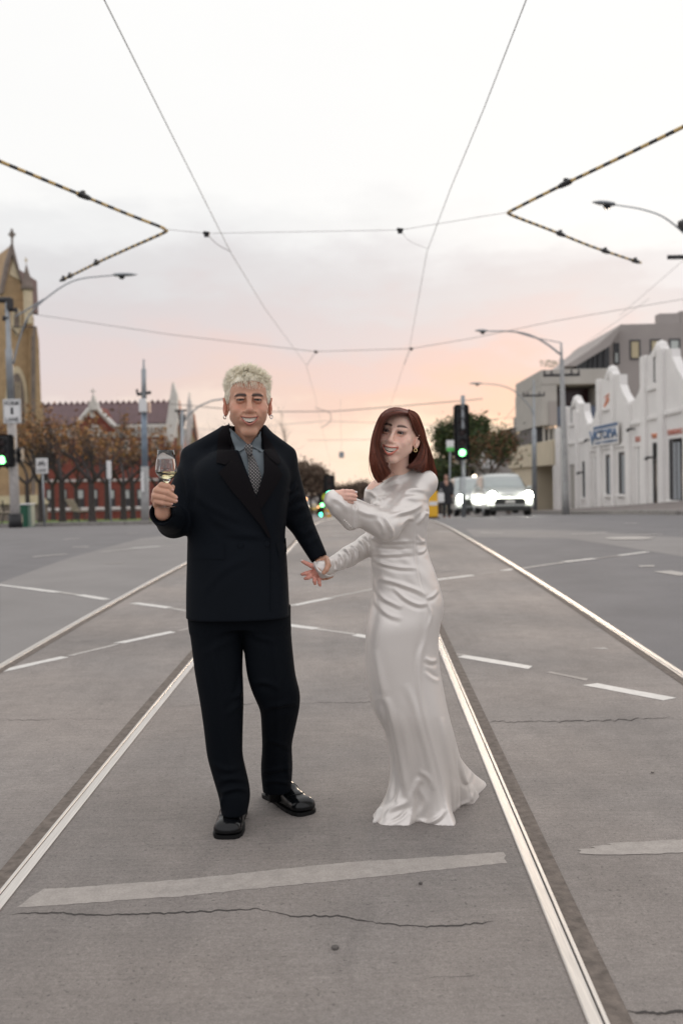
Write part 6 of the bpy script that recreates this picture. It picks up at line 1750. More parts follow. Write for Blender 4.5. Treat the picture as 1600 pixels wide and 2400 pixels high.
# shoes
def shoe(toe, heel, W=.108, H=.075, name='shoe'):
    toe = Vector((toe[0], toe[1], gz(toe[1]) + .010)); heel = Vector((heel[0], heel[1], gz(heel[1]) + .010)); d = (toe - heel); Ln = d.length; d.normalize(); s = Vector((d.y, -d.x, 0)); u = Vector((0, 0, 1))
    def Wp(a, b, c): return heel + d*(a*Ln) + s*b + u*c
    prof = [(-.01, .30), (.0, .62), (.06, .74), (.2, .72), (.40, .74), (.58, .92), (.74, 1.0), (.88, .96), (.965, .80), (1.0, .55), (1.01, .30)]
    ol = [(t, W/2*w) for t, w in prof] + [(t, -W/2*w) for t, w in prof[::-1]]
    e = thing('tmp', None, None, (0, 0, 0))
    n = len(ol)
    def slab(z0, z1, a0, a1, g=1.0):
        o_ = [(min(max(t, a0), a1), w*g) for t, w in ol]; vs = [Wp(t, w, z0) for t, w in o_] + [Wp(t, w, z1) for t, w in o_]
        return MB().add(vs, [tuple(range(n)), tuple(range(2*n-1, n-1, -1))] + [(i, n+i, n+(i+1) % n, (i+1) % n) for i in range(n)])
    c = heel.lerp(toe, .5); f = Field(c - Vector((.22,)*3), c + Vector((.22,)*3), .0035)
    f.sections([(0, 0, 0, .01, .01), (.001, 0, 0, .01, .01)], 2)  # keeps the field valid
    for t, w, hh, zc, k in ((.84, .048, .036, .026, 0), (.70, .049, .050, .030, .02), (.54, .046, .064, .036, .02), (.40, .042, .074, .044, .02), (.26, .039, .072, .052, .02), (.10, .035, .062, .046, .02)):
        p = Wp(t, 0, zc); f.ell(p[:], (w*W/.108, w*W/.108, hh*H/.075*.95), k)
    f.cap(Wp(.89, .020, .030)[:], Wp(.89, -.020, .030)[:], .030, .030, .02)
    p = Wp(.14, 0, .130); f.ell(p[:], (.034, .034, .03), .005, True)
    f.fn((heel.x-1, heel.y-1, -.5), (heel.x+1, heel.y+1, heel.z + .02), lambda X, Y, Z: (Z - (heel.z + .013)) + 0*X + 0*Y, .0, True)
    P, F = f.mesh(1); bpy.data.objects.remove(e)
    sh = np_mesh(name, P, F, M_shoe, MAN); slab(.001, .015, -1, 2, 1.03).build('sole', M_sole, sh); slab(-.012, .0005, -1, .27, 1.0).build('heel', M_sole, sh)
    slab(-.012, .0005, .46, 2, 1.0).build('forefoot_tread', M_sole, sh)
    b = bvh_of(P, F)
    # saddle strap and apron seam
    for nm, t0, t1, ww, hg in (('strap', .46, .58, .046, .0022), ('apron_seam', .80, .812, .034, .0022)):
        vs = []
        K = 17
        for i in range(K):
            a = math.pi*(.16 + .68*i/(K-1))
            for t in (t0, t1):
                tt = t - (.12 * (abs(math.cos(a))**2) if nm == 'apron_seam' else 0)
                o0 = Wp(tt, 0, .03); dr = (s*math.cos(a) + u*math.sin(a)).normalized(); h = b.ray_cast(o0 + dr*.2, -dr, .3)
                q = h[0] if h[0] is not None else o0 + dr*.04; vs.append(q + dr*hg)
        MB().add(vs, [(2*i, 2*i+1, 2*i+3, 2*i+2) for i in range(K-1)]).build(nm, M_shoe if nm == 'strap' else M_sole, sh, True)
    return sh
t_, h_ = gnd(531, 1973), gnd(557, 1908); shoe((t_.x, t_.y), (h_.x, h_.y), .118, .080)
t_, h_ = gnd(722, 1916), gnd(630, 1869); shoe((t_.x, t_.y), (h_.x, h_.y), .112, .078)
for px, py, y in ((551, 1902, 3.96), (646, 1856, 4.16)):
    a = v3(px, py, y); MB().tube([a + np.array((0, 0, -.035)), a + np.array((0, 0, .06))], .032, 14).build('sock', M_sole, MAN, True)

# head
def frame(yaw, roll, pitch): return Matrix.Rotation(math.radians(yaw), 3, 'Z') @ Matrix.Rotation(math.radians(roll), 3, 'Y') @ Matrix.Rotation(math.radians(pitch), 3, 'X')
RM = frame(8, .5, -2); SM = 1.13
OM = v3(584, 938, 3.80) - np.array(RM @ Vector((0, -.088*SM, 0)))
inv = lambda p, R, O, sc: ((np.array(p) - O)/sc) @ np.array(R)
nbl = inv(v3(578, 1045, 3.945), RM, OM, SM)
def ex_m(f, st):
    if st == 'under': f.cap((0, .036, -.045), nbl, .044, .056, 0)
    else:
        f.cap((0, -.02, -.095), nbl + np.array((0, -.02, 0)), .012, .012, .03)
Ph, Fh, Chd, Pl = head(RM, OM, SM, 'man', ex_m, ((-.095, -.13, -.215), (.095, .125, .125)))
# hand holding the glass
YH = 3.632
def hand(chains, palms, h=.0024, pad=.03):
    A = np.array([p for c, r in chains for p in c] + [q for p in palms for q in p[:2]]); f = Field(A.min(0) - pad, A.max(0) + pad, h)
    for a, b, ra, rb in palms: f.cap(a, b, ra, rb, .012)
    for c, r in chains: f.chain(c, r, .005, .003)
    return f.mesh(1)
H3 = lambda *a: v3(*a)
w0 = W_R + dR*.0
rh = [([H3(366, 1150, 3.655), H3(380, 1137, 3.622), H3(394, 1140, 3.609), H3(403, 1147, 3.612)], [.0125, .0118, .0108, .0095]),
      ([H3(363, 1160, 3.655), H3(368, 1149, 3.625), H3(392, 1154, 3.604), H3(411, 1165.5, 3.609)], [.0130, .0118, .0110, .0092]),
      ([H3(362, 1172, 3.655), H3(364, 1162, 3.626), H3(388, 1167, 3.606), H3(411, 1174, 3.610)], [.0125, .0113, .0105, .0090]),
      ([H3(366, 1184, 3.658), H3(367, 1175, 3.630), H3(384, 1179, 3.611), H3(400, 1181, 3.613)], [.0115, .0103, .0095, .0082]),
      ([H3(384, 1188, 3.680), H3(396, 1168, 3.668), H3(400, 1152, 3.655), H3(405, 1141.5, 3.646)], [.0150, .0130, .0115, .0090])]
pR = [(H3(372, 1160, 3.664), H3(383, 1196, 3.678), .021, .024), (H3(388, 1170, 3.668), H3(386, 1200, 3.678), .016, .022), (H3(383, 1196, 3.678), W_R, .026, .028), (H3(368, 1170, 3.655), H3(376, 1190, 3.668), .016, .018)]
R1 = hand(rh, pR)
# left hand closing round her wrist
YC = 3.945
lh = [([H3(766, 1314, 3.948), H3(769, 1325, 3.895), H3(765, 1335, 3.880), H3(759, 1342, 3.880)], [.0120, .0112, .0100, .0088]),
      ([H3(760, 1318, 3.985), H3(776, 1334, 3.975), H3(776, 1349, 3.962), H3(768, 1354, 3.948)], [.0115, .0105, .0098, .0085]),
      ([H3(754, 1320, 3.990), H3(764, 1342, 3.988), H3(764, 1354, 3.970), H3(757, 1356, 3.950)], [.0110, .0100, .0092, .0080]),
      ([H3(748, 1322, 3.990), H3(752, 1342, 3.988), H3(752, 1352, 3.975), H3(747, 1352, 3.960)], [.0100, .0090, .0085, .0075]),
      ([H3(752, 1312, 3.960), H3(744, 1320, 3.935), H3(744, 1330, 3.915), H3(748, 1338, 3.905)], [.0120, .0110, .0098, .0085])]
pL = [(W_L - dL*.02, H3(757, 1318, 3.972), .025, .022), (H3(763, 1312, 3.965), H3(754, 1322, 3.985), .016, .016)]
R2 = hand(lh, pL)
YB = 3.965
UB = under_body([([v3(578, 1030, YB), v3(570, 1130, YB), v3(562, 1300, YB), v3(562, 1400, YB)], [.05, .085, .085, .08]), ([v3(578, 1045, YB), S_R, E_R, W_R - dR*.02], [.045, .045, .038, .026]), ([v3(578, 1045, YB), S_L, E_L, W_L - dL*.01], [.045, .045, .036, .022]),
    ([v3(530, 1410, YB), v3(520, 1640, 3.90), v3(549, 1870, 3.92)], [.075, .055, .030]), ([v3(600, 1410, YB), v3(652, 1640, 3.95), v3(650, 1825, 4.12)], [.075, .052, .028])])
Pb, Fb = bridge([UB, (Ph, Fh), R1, R2], [(1, v3(578, 1060, 3.95)), (2, W_R), (3, W_L)])
cm = np.array((.555, .31, .215)); ch = np.vstack([np.tile(cm, (len(UB[0]), 1)), Chd, np.tile(cm, (len(R1[0]) + len(R2[0]), 1))])
np_mesh('body', Pb, Fb, M_skin_m, MAN, ch)
head_bits(RM, OM, SM, 'man', MAN, (.02, .010, .006))
# finger nails on the glass hand
M_nail = mat('nail', (.62, .36, .30), rough=.25)
for c in (H3(405, 1148, 3.6035), H3(414, 1166, 3.602), H3(414, 1174, 3.603), H3(403, 1181, 3.606)):
    f = Field(c - .012, c + .012, .0012); f.ell(c, (.0052, .0022, .0045)); a, b = f.mesh(1); np_mesh('finger_nail', a, b, M_nail, MAN)
# earrings
for s in (-1, 1):
    c = (np.array((s*.080, .004, -.047))*SM) @ np.array(RM).T + OM
    MB().tube([(c[0] + math.cos(a)*.0065*(.7), c[1] + math.cos(a)*.005, c[2] + math.sin(a)*.0075) for a in np.linspace(0, 2*math.pi, 17)], .0020, 6).build('earring', M_silver, MAN, True)

# hair: a cropped cap and thousands of short tufts combed forward
def man_hair():
    f = Field((-.09, -.10, -.06), (.09, .13, .14), .0028); f.ell((0, .020, .032), (.0765, .094, .083)); f.ell((0, -.030, .062), (.060, .050, .036), .02)
    def cut(X, Y, Z):      # clear the face, the ears and the nape
        hl = np.interp(Y.ravel(), [-.12, -.085, -.055, -.035, -.022, .0, .03, .06, .12], [.074, .070, .056, .030, .008, .004, -.012, -.036, -.050])[None, :, None]
        return (Z - hl - .10*np.maximum(0, .05 - np.abs(X))*(Y < -.05)*.25) + 0*X
    f.fn((-.1, -.11, -.07), (.1, .14, .15), cut, .004, True); return f.mesh(2)
Pc, Fc = man_hair()
r = np.random.default_rng(5); n = 12000
u = r.normal(0, 1, (n*3, 3)); u /= np.linalg.norm(u, axis=1)[:, None]; roots = np.array((0, .018, .032)) + u*np.array((.0745, .092, .081))
hl = np.interp(roots[:, 1], [-.12, -.085, -.055, -.035, -.022, .0, .03, .06, .12], [.072, .066, .052, .026, .006, .004, -.012, -.036, -.050]); roots_ok = roots[:, 2] > hl; roots = roots[roots_ok][:n]; u = u[roots_ok][:n]; n = len(roots)
topf = smooth01((roots[:, 2] - .045)/.04)[:, None]; frt = smooth01((-roots[:, 1] + .01)/.06)[:, None]*topf
hlf = smooth01((-roots[:, 1] - .038)/.025)[:, None]; cl = np.floor(roots/.011); sd_ = (np.abs(np.sin(cl @ np.array((12.9, 78.2, 37.7))))*43758.5) % 1; cdir = np.stack([np.sin(sd_*40), np.cos(sd_*57), np.sin(sd_*91)], 1)
side_down = np.array((0, -.25, -1.0)); d0 = u*(.55 + .5*topf) + (1-topf)*side_down*.9 + topf*np.array((0, -.62, .10)) + hlf*np.array((0, -.15, -1.0)) + cdir*(.15 + .42*topf)*(1 - .7*hlf) + r.normal(0, .14, (n, 3))
d0 /= np.linalg.norm(d0, axis=1)[:, None]; Ln = ((.010 + .018*topf + .010*frt + .006*hlf)*r.uniform(.6, 1.25, (n, 1)))
g_ = frt*np.array((0, -.55, -.85)) + (1-frt)*np.array((0, 0, -.35)); K = 5; path = [roots]; d = d0
for i in range(K-1): d = d + g_*.22; d /= np.linalg.norm(d, axis=1)[:, None]; path.append(path[-1] + d*Ln/(K-1))
Sp, Sf = strands(np.stack(path, 1), np.full(n, .00125), .0002)
Pa, Fa = join_np([(Pc, Fc), (Sp, Sf)])
root_dark = smooth01((.03 - Pa[:, 2])/.05)*smooth01((Pa[:, 1] + .06)/.05)
ht = np.ones((len(Pa), 1)); ht[len(Pc):] = np.repeat(r.uniform(.80, 1.15, n), K*3)[:, None]; ht[:len(Pc)] = .9
colr = np.array((1.0, .945, .81))*ht; colr = colr*(1 - .30*root_dark[:, None]) + np.array((.30, .27, .22))*.30*root_dark[:, None]
np_mesh('hair', (Pa*SM) @ np.array(RM).T + OM, Fa, M_blond, MAN, colr)

# ------------------------------------------------------------------ wine glass in his hand
gx = v3(392.5, 1189, YH)
zr, zw, zbw, zb0 = (float(at(394, py, YH).z) for py in (1055, 1106, 1127, 1189))
G = thing('wine_glass', 'stemmed glass of white wine held up in the man\'s hand', 'glass', (gx[0], YH, zb0))
M_glass = mat('clear_glass', (1, 1, 1), rough=.0, trans=1.0, ior=1.45)
M_wine = mat('white_wine', (.97, .90, .55), rough=.0, trans=1.0, ior=1.33)
bh = zr - zbw
out = [(.0, -.0), (.034, .0), (.035, .0012), (.030, .0030), (.012, .0050), (.0050, .0085), (.0040, .02), (.0038, zbw - zb0 - .018), (.0055, zbw - zb0 - .008), (.012, zbw - zb0 - .001), (.0255, zbw - zb0 + .012), (.0365, zw - zb0 - .006), (.0400, zw - zb0 + .003), (.0395, zw - zb0 + .014), (.0350, zw - zb0 + .045), (.0288, zr - zb0)]
inn = [(.0279, zr - zb0), (.0341, zw - zb0 + .045), (.0386, zw - zb0 + .014), (.0391, zw - zb0 + .003), (.0356, zw - zb0 - .005), (.0240, zbw - zb0 + .013), (.010, zbw - zb0 + .003), (.0, zbw - zb0 + .002)]
go = MB().lathe(out + inn, (gx[0], YH, zb0), 40, cap=False).build('bowl_and_stem', M_glass, G, True)
zl_ = zw - zb0 + .001
MB().lathe([(.0, zbw - zb0 + .0024), (.0098, zbw - zb0 + .0034), (.0238, zbw - zb0 + .0134), (.0353, zw - zb0 - .0045), (.0388, zl_), (.0, zl_)], (gx[0], YH, zb0), 40, cap=False).build('wine', M_wine, G, True)
for i_, (dx, dz) in enumerate(((.6, .62), (.62, .52), (.7, .42))):
    a = math.radians(-62 + i_*4); r_ = .0372
    MB().tube([(gx[0] + math.cos(a)*r_, YH + math.sin(a)*r_, zw + .020 + dz*.02), (gx[0] + math.cos(a+.12)*r_, YH + math.sin(a+.12)*r_, zw + .028 + dz*.02), (gx[0] + math.cos(a+.02)*r_*.985, YH + math.sin(a+.02)*r_*.985, zw + .031 + dz*.02)], .0006, 4).build('etched_mark', M_white, G)
# ================================================================== the woman
M_satin = mat('ivory_satin', (.72, .68, .645), rough=.33, metal=.30, spec=.5, sheen=.0, var=.03, scale=5, bump=.0002, bscale=900)
M_hairw = mat('auburn_hair', (.1, .03, .02), rough=.34, vcol=True, spec=.55)
M_ivory = mat('ivory_leather', (.62, .59, .56), rough=.3)
hp = gnd(925, 1905); gW = gnd(960, 1925); YW = 4.0
WOM = thing('person', 'laughing person with shoulder-length auburn hair in a long ivory satin dress, one arm swung across', 'person', (gW.x, YW, gz(YW)))
D1 = lambda X, Y: (680 + X/3.136, 930 + Y/3.136)
D2 = lambda X, Y: (840 + X/3.179, 1240 + Y/3.179)
H3 = lambda *a: v3(*a)
RW = frame(-19, 11, -4); SW = 1.0
OW = v3(921, 1013, 3.835) - np.array(RW @ Vector((0, -.088*SW, 0)))

S_L2 = v3(992, 1132, 4.00); E_L2 = v3(905, 1233, 3.83); W_L2 = v3(797, 1181, 3.76)
S_R2 = v3(884, 1158, 4.00); E_R2 = v3(886, 1270, 4.06); W_R2 = v3(768, 1330, 3.965)
wt = [(1152, 876, 985, .070, 3.99), (1172, 867, 1003, .092, 3.98), (1198, 865, 1008, .108, 3.97), (1235, 866, 1000, .108, 3.98), (1268, 868, 997, .105, 3.99), (1300, 868, 1003, .108, 4.0), (1334, 870.5, 1016, .116, 4.0), (1372, 873, 1029, .126, 4.01), (1405, 871, 1036, .132, 4.01),
      (1429, 866, 1037.5, .134, 4.01), (1460, 859, 1032, .134, 4.0), (1488, 856, 1027, .132, 4.0), (1523, 854.5, 1026, .132, 4.0), (1570, 856, 1030, .130, 4.0), (1624, 864, 1040, .130, 4.0), (1665, 875, 1048, .130, 4.0), (1705, 899, 1058, .130, 4.01), (1735, 906, 1064, .135, 4.02), (1770, 911, 1068, .135, 4.02), (1810, 915, 1072, .135, 4.02), (1850, 918, 1076, .135, 4.02), (1885, 920, 1078, .135, 4.02)]
f = Field((-.26, 3.62, .085), (.72, 4.42, 1.62), .0042)
WR = rows(wt)
zk = [w for w, t in zip(WR, wt) if t[0] == 1665][0][0]
f.sections(WR, 2.25, 0, zmin=zk)
# the skirt below the knee opens into a floor-length flare with a short train
hem_px = [(878, 1929), (889, 1937), (918, 1942), (958, 1942), (975, 1933), (1003, 1935), (1029, 1937), (1062, 1939), (1069, 1926), (1064, 1910), (1079, 1893), (1107, 1884), (1133, 1862), (1147, 1841), (1136, 1826), (1100, 1822), (1050, 1826), (1000, 1834), (950, 1846), (915, 1866), (895, 1895), (882, 1915)]
hg = [gnd(*p) for p in hem_px]; hc = gnd(1000, 1888); z0 = gz(4.0) + .004; zk = [w for w, t in zip(WR, wt) if t[0] == 1665][0][0]; WA = np.array(sorted(WR))
pol = sorted([(math.atan2(p.y - hc.y, p.x - hc.x), math.hypot(p.x - hc.x, p.y - hc.y)) for p in hg]); pa = np.array([a for a, _ in pol]); pr = np.array([b for _, b in pol])
pa = np.concatenate([pa - 2*math.pi, pa, pa + 2*math.pi]); pr = np.tile(pr, 3)
krx, kry = WR[-1][3:5]
LROW = [(py, l, r_) for py, l, r_ in ((1735, 906, 1064), (1760, 910, 1069), (1790, 915, 1076), (1820, 917, 1083), (1853, 918, 1092), (1880, 913, 1100))]
def skirt(X, Y, Z):
    t = np.clip((zk - Z)/(zk - z0), 0, 1); tc_ = t**1.2
    zr_ = Z.ravel(); kx, ky, krx, kry = (zsmooth(zr_, WA[:, 0], WA[:, i])[None, None, :] for i in range(1, 5))
    cx = kx + (hc.x - kx)*t**2.2*.75; cy = ky + (hc.y - ky)*t**2
    a = np.arctan2(Y - cy, X - cx); rho = np.hypot(X - cx, Y - cy)
    re = 1/((np.abs(np.cos(a))/krx)**2.25 + (np.abs(np.sin(a))/kry)**2.25)**(1/2.25)
    rh = np.interp(a.ravel(), pa, pr).reshape(a.shape)
    cosr = np.cos(a - .55)                                  # towards the train: opens early; elsewhere late
    ex = 4.2 - 2.0*smooth01((cosr + .1)/.9)
    w = t**ex
    rr = re*(1 - w) + rh*w
    fold = .006*np.sin(a*9 + 1.2)*t*t + .0045*np.sin(a*17 + .4 + t*2)*t**2 + .012*np.sin(a*5 + 2.0)*t*t
    return np.maximum((rho - rr - fold)*.75, np.maximum(z0 - Z, Z - zk - .004) + 0*X)
f.fn((hc.x - .45, 3.62, z0 - .02), (hc.x + .55, 4.42, zk + .02), skirt, .0)
# bust, back, seat
f.ell(v3(905, 1196, 3.90), (.062, .055, .058), .03); f.ell(v3(955, 1192, 3.915), (.055, .05, .055), .03)
f.ell(v3(998, 1420, 4.03), (.060, .09, .075), .03)
f.ell(v3(928, 1158, 3.985), (.090, .070, .070), .03); f.cap(v3(884, 1162, 4.0), v3(930, 1128, 3.99), .050, .052, .03)
f.cap(v3(930, 1124, 3.99), S_L2, .052, .053, .03)
f.cap(S_L2, E_L2, .055, .055, .018); f.cap(E_L2, W_L2, .056, .043, .016)
f.cap(W_L2, v3(783, 1172, 3.752), .044, .040, .01, sq=None); f.cap(v3(800, 1190, 3.76), v3(822, 1226, 3.775), .042, .030, .02)
f.cap(S_R2, E_R2, .050, .050, .015); f.cap(E_R2, v3(862, 1278, 4.04), .048, .046, .01); f.cap(v3(862, 1278, 4.04), v3(815, 1305, 4.0), .045, .040, .01); f.cap(v3(815, 1305, 4.0), W_R2, .040, .030, .01); f.cap(W_R2, v3(756, 1335, 3.935), .033, .034, .010); f.cap(v3(756, 1335, 3.935), v3(748, 1332, 3.932), .033, .030, .006)
# neckline: everything above a line that climbs from the bare shoulder to the covered one
def neck(X, Y, Z):
    sh = np.broadcast_shapes(X.shape, Y.shape, Z.shape); P = np.stack([np.broadcast_to(a, sh).ravel() for a in (X, Y, Z)], 1); q = projN(P)
    ln = np.interp(q[:, 0], [840, 861, 871, 890, 909, 930, 951, 972, 984], [1149, 1148, 1147, 1133, 1121, 1112.5, 1107, 1100, 1092])
    back = smooth01((P[:, 1] - 3.98)/.05)*22
    return (((q[:, 1] - ln + back)/600)*.9 + np.maximum(0, (q[:, 0] - 985)/300)).reshape(sh)
f.fn((-.05 + v3(850, 1140, 4)[0], 3.75, 1.38), (v3(992, 1140, 4)[0], 4.2, 1.62), neck, .003, True)
# room for the wrist and hand inside the cuffs
dw = (W_L2 - E_L2)/np.linalg.norm(W_L2 - E_L2); dr2 = (W_R2 - E_R2)/np.linalg.norm(W_R2 - E_R2)
f.cap(v3(796, 1158, 3.752), v3(800, 1150, 3.752), .020, .024, .010, True)
f.cap(v3(750, 1336, 3.940), v3(728, 1345, 3.935), .022, .034, .004, True)
Pd, Fd = f.mesh(2)
d2 = lambda L: [D2(*p) for p in L]
d1 = lambda L: [D1(*p) for p in L]
Pd = folds(Pd, Fd, [
    (d2([(92, 98), (250, 96), (425, 90)]), 0.0043, 3.7), (d2([(90, 190), (250, 192), (425, 180)]), 0.0043, 3.7), (d2([(92, 205), (160, 250), (300, 285), (440, 292)]), 0.0058, 4.1), (d2([(95, 130), (260, 150), (420, 140)]), -.003, 4),
    (d2([(140, 365), (260, 395), (420, 450), (510, 500)]), 0.0065, 5.2), (d2([(105, 390), (170, 500), (270, 560), (330, 585)]), 0.0058, 5.2), (d2([(250, 420), (340, 510), (440, 560), (520, 555)]), 0.0065, 4.8), (d2([(110, 470), (150, 570), (230, 640), (330, 670)]), 0.0050, 5.8),
    (d2([(430, 95), (470, 100), (500, 92)]), 0.0050, 3.4), (d2([(435, 180), (480, 165), (508, 135)]), 0.0050, 3.4), (d2([(500, 520), (550, 500), (590, 455)]), 0.0050, 4.1), (d2([(520, 560), (540, 640), (520, 740)]), 0.0036, 3.7), (d2([(430, 40), (460, 80), (500, 95)]), 0.0036, 3.4),
    (d2([(425, 0), (430, 200), (455, 360), (490, 490)]), -.0035, 1.8), (d2([(515, 580), (500, 800), (455, 960), (450, 1150), (480, 1350), (560, 1650), (640, 1950), (690, 2210)]), .0060, 6), (d2([(490, 960), (540, 985), (590, 975)]), .006, 5), (d2([(500, 1040), (560, 1090), (610, 1110)]), -.005, 5),
    (d2([(160, 1240), (220, 1300), (270, 1500), (330, 1800), (370, 2000), (350, 2080)]), .009, 9), (d2([(350, 1150), (420, 1320), (470, 1500), (540, 1750), (600, 2100)]), .007, 9), (d2([(190, 1440), (240, 1700), (262, 1950), (230, 2060)]), -.006, 7), (d2([(330, 1320), (400, 1560), (430, 1800), (410, 1950)]), -.007, 9),
    (d2([(380, 2040), (430, 1900), (460, 1860)]), .006, 7), (d2([(430, 1900), (500, 2030), (440, 2150)]), .007, 8), (d2([(160, 2150), (230, 2090), (320, 2050), (370, 2020)]), .007, 7), (d2([(210, 2190), (300, 2150), (360, 2090)]), -.008, 4), (d2([(430, 2160), (520, 2190), (600, 2150), (640, 2090)]), .009, 5),
    (d2([(720, 1620), (760, 1760), (800, 1880), (830, 1840), (840, 1740)]), .009, 5), (d2([(830, 1900), (850, 1960), (840, 2030)]), .010, 4), (d2([(700, 2110), (760, 2050), (830, 2030)]), .007, 4), (d2([(620, 1400), (650, 1600), (700, 1850)]), .006, 7),
    (d2([(120, 900), (170, 1150), (200, 1250)]), .006, 10), (d2([(440, 1800), (520, 1850), (560, 1950)]), .006, 6),
    (d1([(570, 685), (640, 740), (690, 760)]), .006, 4), (d1([(600, 700), (700, 640), (800, 600)]), .005, 5), (d1([(580, 800), (660, 780), (760, 700), (810, 640)]), .005, 7), (d1([(1000, 840), (960, 900), (930, 940)]), .007, 4), (d1([(1035, 850), (1010, 860), (985, 850)]), .008, 3),
    (d1([(820, 700), (900, 680), (990, 690)]), .007, 5), (d1([(800, 760), (880, 740), (1000, 760)]), .004, 6), (d1([(690, 870), (720, 930), (750, 1000), (735, 1060)]), .011, 4), (d1([(720, 880), (800, 860), (900, 830), (980, 780)]), .008, 5), (d1([(640, 900), (680, 960), (690, 1020)]), .007, 5),
    (d1([(485, 810), (478, 880), (470, 960)]), .009, 3.5, 1), (d1([(300, 740), (380, 780), (430, 860)]), .005, 6), (d1([(480, 820), (560, 860), (640, 870)]), .005, 5), (d1([(500, 1000), (600, 1040), (700, 1050)]), .006, 5), (d1([(810, 960), (860, 900), (920, 900)]), .006, 4),
    (d1([(330, 1190), (350, 1230), (335, 1280)]), .008, 3), (d1([(360, 1150), (390, 1200), (380, 1260)]), .009, 3.2), (d1([(400, 1110), (440, 1170), (430, 1240)]), .009, 3.4), (d1([(440, 1080), (490, 1130), (500, 1200)]), .009, 3.4), (d1([(500, 1040), (540, 1090), (570, 1150)]), .009, 3.4), (d1([(545, 1030), (580, 1060), (600, 1080)]), .007, 3),
    (d1([(300, 1270), (380, 1270), (470, 1240), (560, 1180)]), .006, 3)])
wv = .8*np.sin(Pd[:, 2]*61 + Pd[:, 0]*38 + 2*np.sin(Pd[:, 0]*23))*np.sin(Pd[:, 2]*27 - Pd[:, 0]*33 + 1) + .6*np.sin(Pd[:, 2]*131 + Pd[:, 0]*72 + 1.5*np.sin(Pd[:, 2]*31))*np.sin(Pd[:, 0]*41 + Pd[:, 2]*9)
Pd = Pd + vnormals(Pd, Fd)*(.0012*wv*smooth01((Pd[:, 2] - .95)/.15))[:, None]
Pd = lap(Pd, Fd, .35)
DR = np_mesh('dress', Pd, Fd, M_satin, WOM)
bd_ = bvh_of(Pd, Fd)
# covered seam with tiny loops on the hip, cuff bands, neckline edge
drape('neckline_edge', [(861, 1146), (871, 1145), (890, 1131.5), (909, 1120), (930, 1111), (951, 1105.5), (972, 1098.5), (973, 1101), (951, 1108.5), (930, 1114), (909, 1123), (890, 1134.5), (871, 1148.5), (861, 1149.5)], bd_, .002, .003, M_satin, DR, 3)
for (X0, Y0), (X1, Y1), n_ in (((395, 915), (470, 992), 8), ((270, 1330), (330, 1322), 4)):
    for i in range(n_):
        px, py = D1(X0 + (X1-X0)*i/(n_-1), Y0 + (Y1-Y0)*i/(n_-1)); h_ = bd_.ray_cast(CAM, ray(px + 1.5, py - 2).normalized(), 20)[0]
        if h_ is not None: bf = Field(np.array(h_) - .01, np.array(h_) + .01, .0014); bf.ell(np.array(h_), .0042); a, b = bf.mesh(1); np_mesh('covered_button', a, b, M_satin, DR)
# loose cuff loop round her right wrist, held in his fingers
cp_ = curve_pts([H3(737, 1318, 3.925), H3(741, 1331, 3.905), H3(751, 1342, 3.895), H3(768, 1350, 3.905), H3(781, 1348, 3.93)], 6)
MB().tube(cp_, 0.0075, 8, sq=.6).build('cuff_band', M_satin, DR, True)

# body
inv = lambda p, R, O, sc: ((np.array(p) - O)/sc) @ np.array(R)
nbw = inv(v3(934, 1112, 3.985), RW, OW, SW); L_ = lambda *a: inv(v3(*a), RW, OW, SW)
def ex_w(f, st):
    if st == 'under':
        f.cap((0, .028, -.050), nbw, .041, .043, 0)
        f.cap(nbw + (0, .01, 0), L_(886, 1150, 4.00), .040, .043, .03); f.cap(nbw, L_(962, 1124, 4.01), .034, .024, .03)
        f.ell(L_(925, 1166, 3.985), (.078, .055, .050), .04); f.cap(L_(884, 1158, 4.00), L_(886, 1190, 4.02), .043, .042, .02)
        f.cap(L_(925, 1128, 3.935), L_(890, 1140, 3.955), .008, .007, .02)
Pw_, Fw_, Cw_, _ = head(RW, OW, SW, 'woman', ex_w, ((-.16, -.14, -.27), (.16, .17, .125)), .0025)
lh = [([H3(795, 1156, 3.752), H3(812, 1152, 3.728), H3(824, 1152, 3.726), H3(833, 1155, 3.732)], [.0105, .0092, .0082, .0070]),
      ([H3(797, 1160, 3.742), H3(812, 1161, 3.722), H3(824, 1161, 3.719), H3(834, 1163, 3.725)], [.0105, .0090, .0080, .0068]),
      ([H3(797, 1164, 3.742), H3(810, 1168, 3.723), H3(822, 1169, 3.720), H3(832, 1171, 3.726)], [.0100, .0086, .0076, .0064]),
      ([H3(796, 1167, 3.745), H3(807, 1174, 3.730), H3(817, 1176, 3.727), H3(826, 1178, 3.732)], [.0090, .0078, .0068, .0058]),
      ([H3(790, 1158, 3.775), H3(803, 1152, 3.780), H3(813, 1155, 3.778), H3(822, 1158, 3.770)], [.0110, .0098, .0086, .0072])]
Q1 = hand(lh, [(H3(786, 1162, 3.756), H3(797, 1160, 3.750), .019, .019), (H3(784, 1166, 3.757), H3(800, 1165, 3.748), .016, .015), (W_L2, H3(786, 1163, 3.757), .022, .019)])
rh = [([H3(741, 1331, 3.945), H3(730, 1326, 3.930), H3(719, 1321, 3.922), H3(708, 1315, 3.920)], [.0125, .0098, .0082, .0066]),
      ([H3(735, 1340, 3.950), H3(724, 1342, 3.930), H3(716, 1344, 3.925), H3(708, 1346, 3.927)], [.0105, .0090, .0080, .0066]),
      ([H3(738, 1345, 3.945), H3(729, 1350, 3.926), H3(722, 1354, 3.922), H3(715, 1356, 3.926)], [.0105, .0088, .0078, .0066]),
      ([H3(744, 1348, 3.945), H3(738, 1356, 3.926), H3(737, 1362, 3.923), H3(738, 1368, 3.928)], [.0100, .0086, .0076, .0064]),
      ([H3(751, 1350, 3.950), H3(748, 1358, 3.935), H3(748, 1366, 3.932), H3(750, 1372, 3.936)], [.0090, .0078, .0070, .0058])]
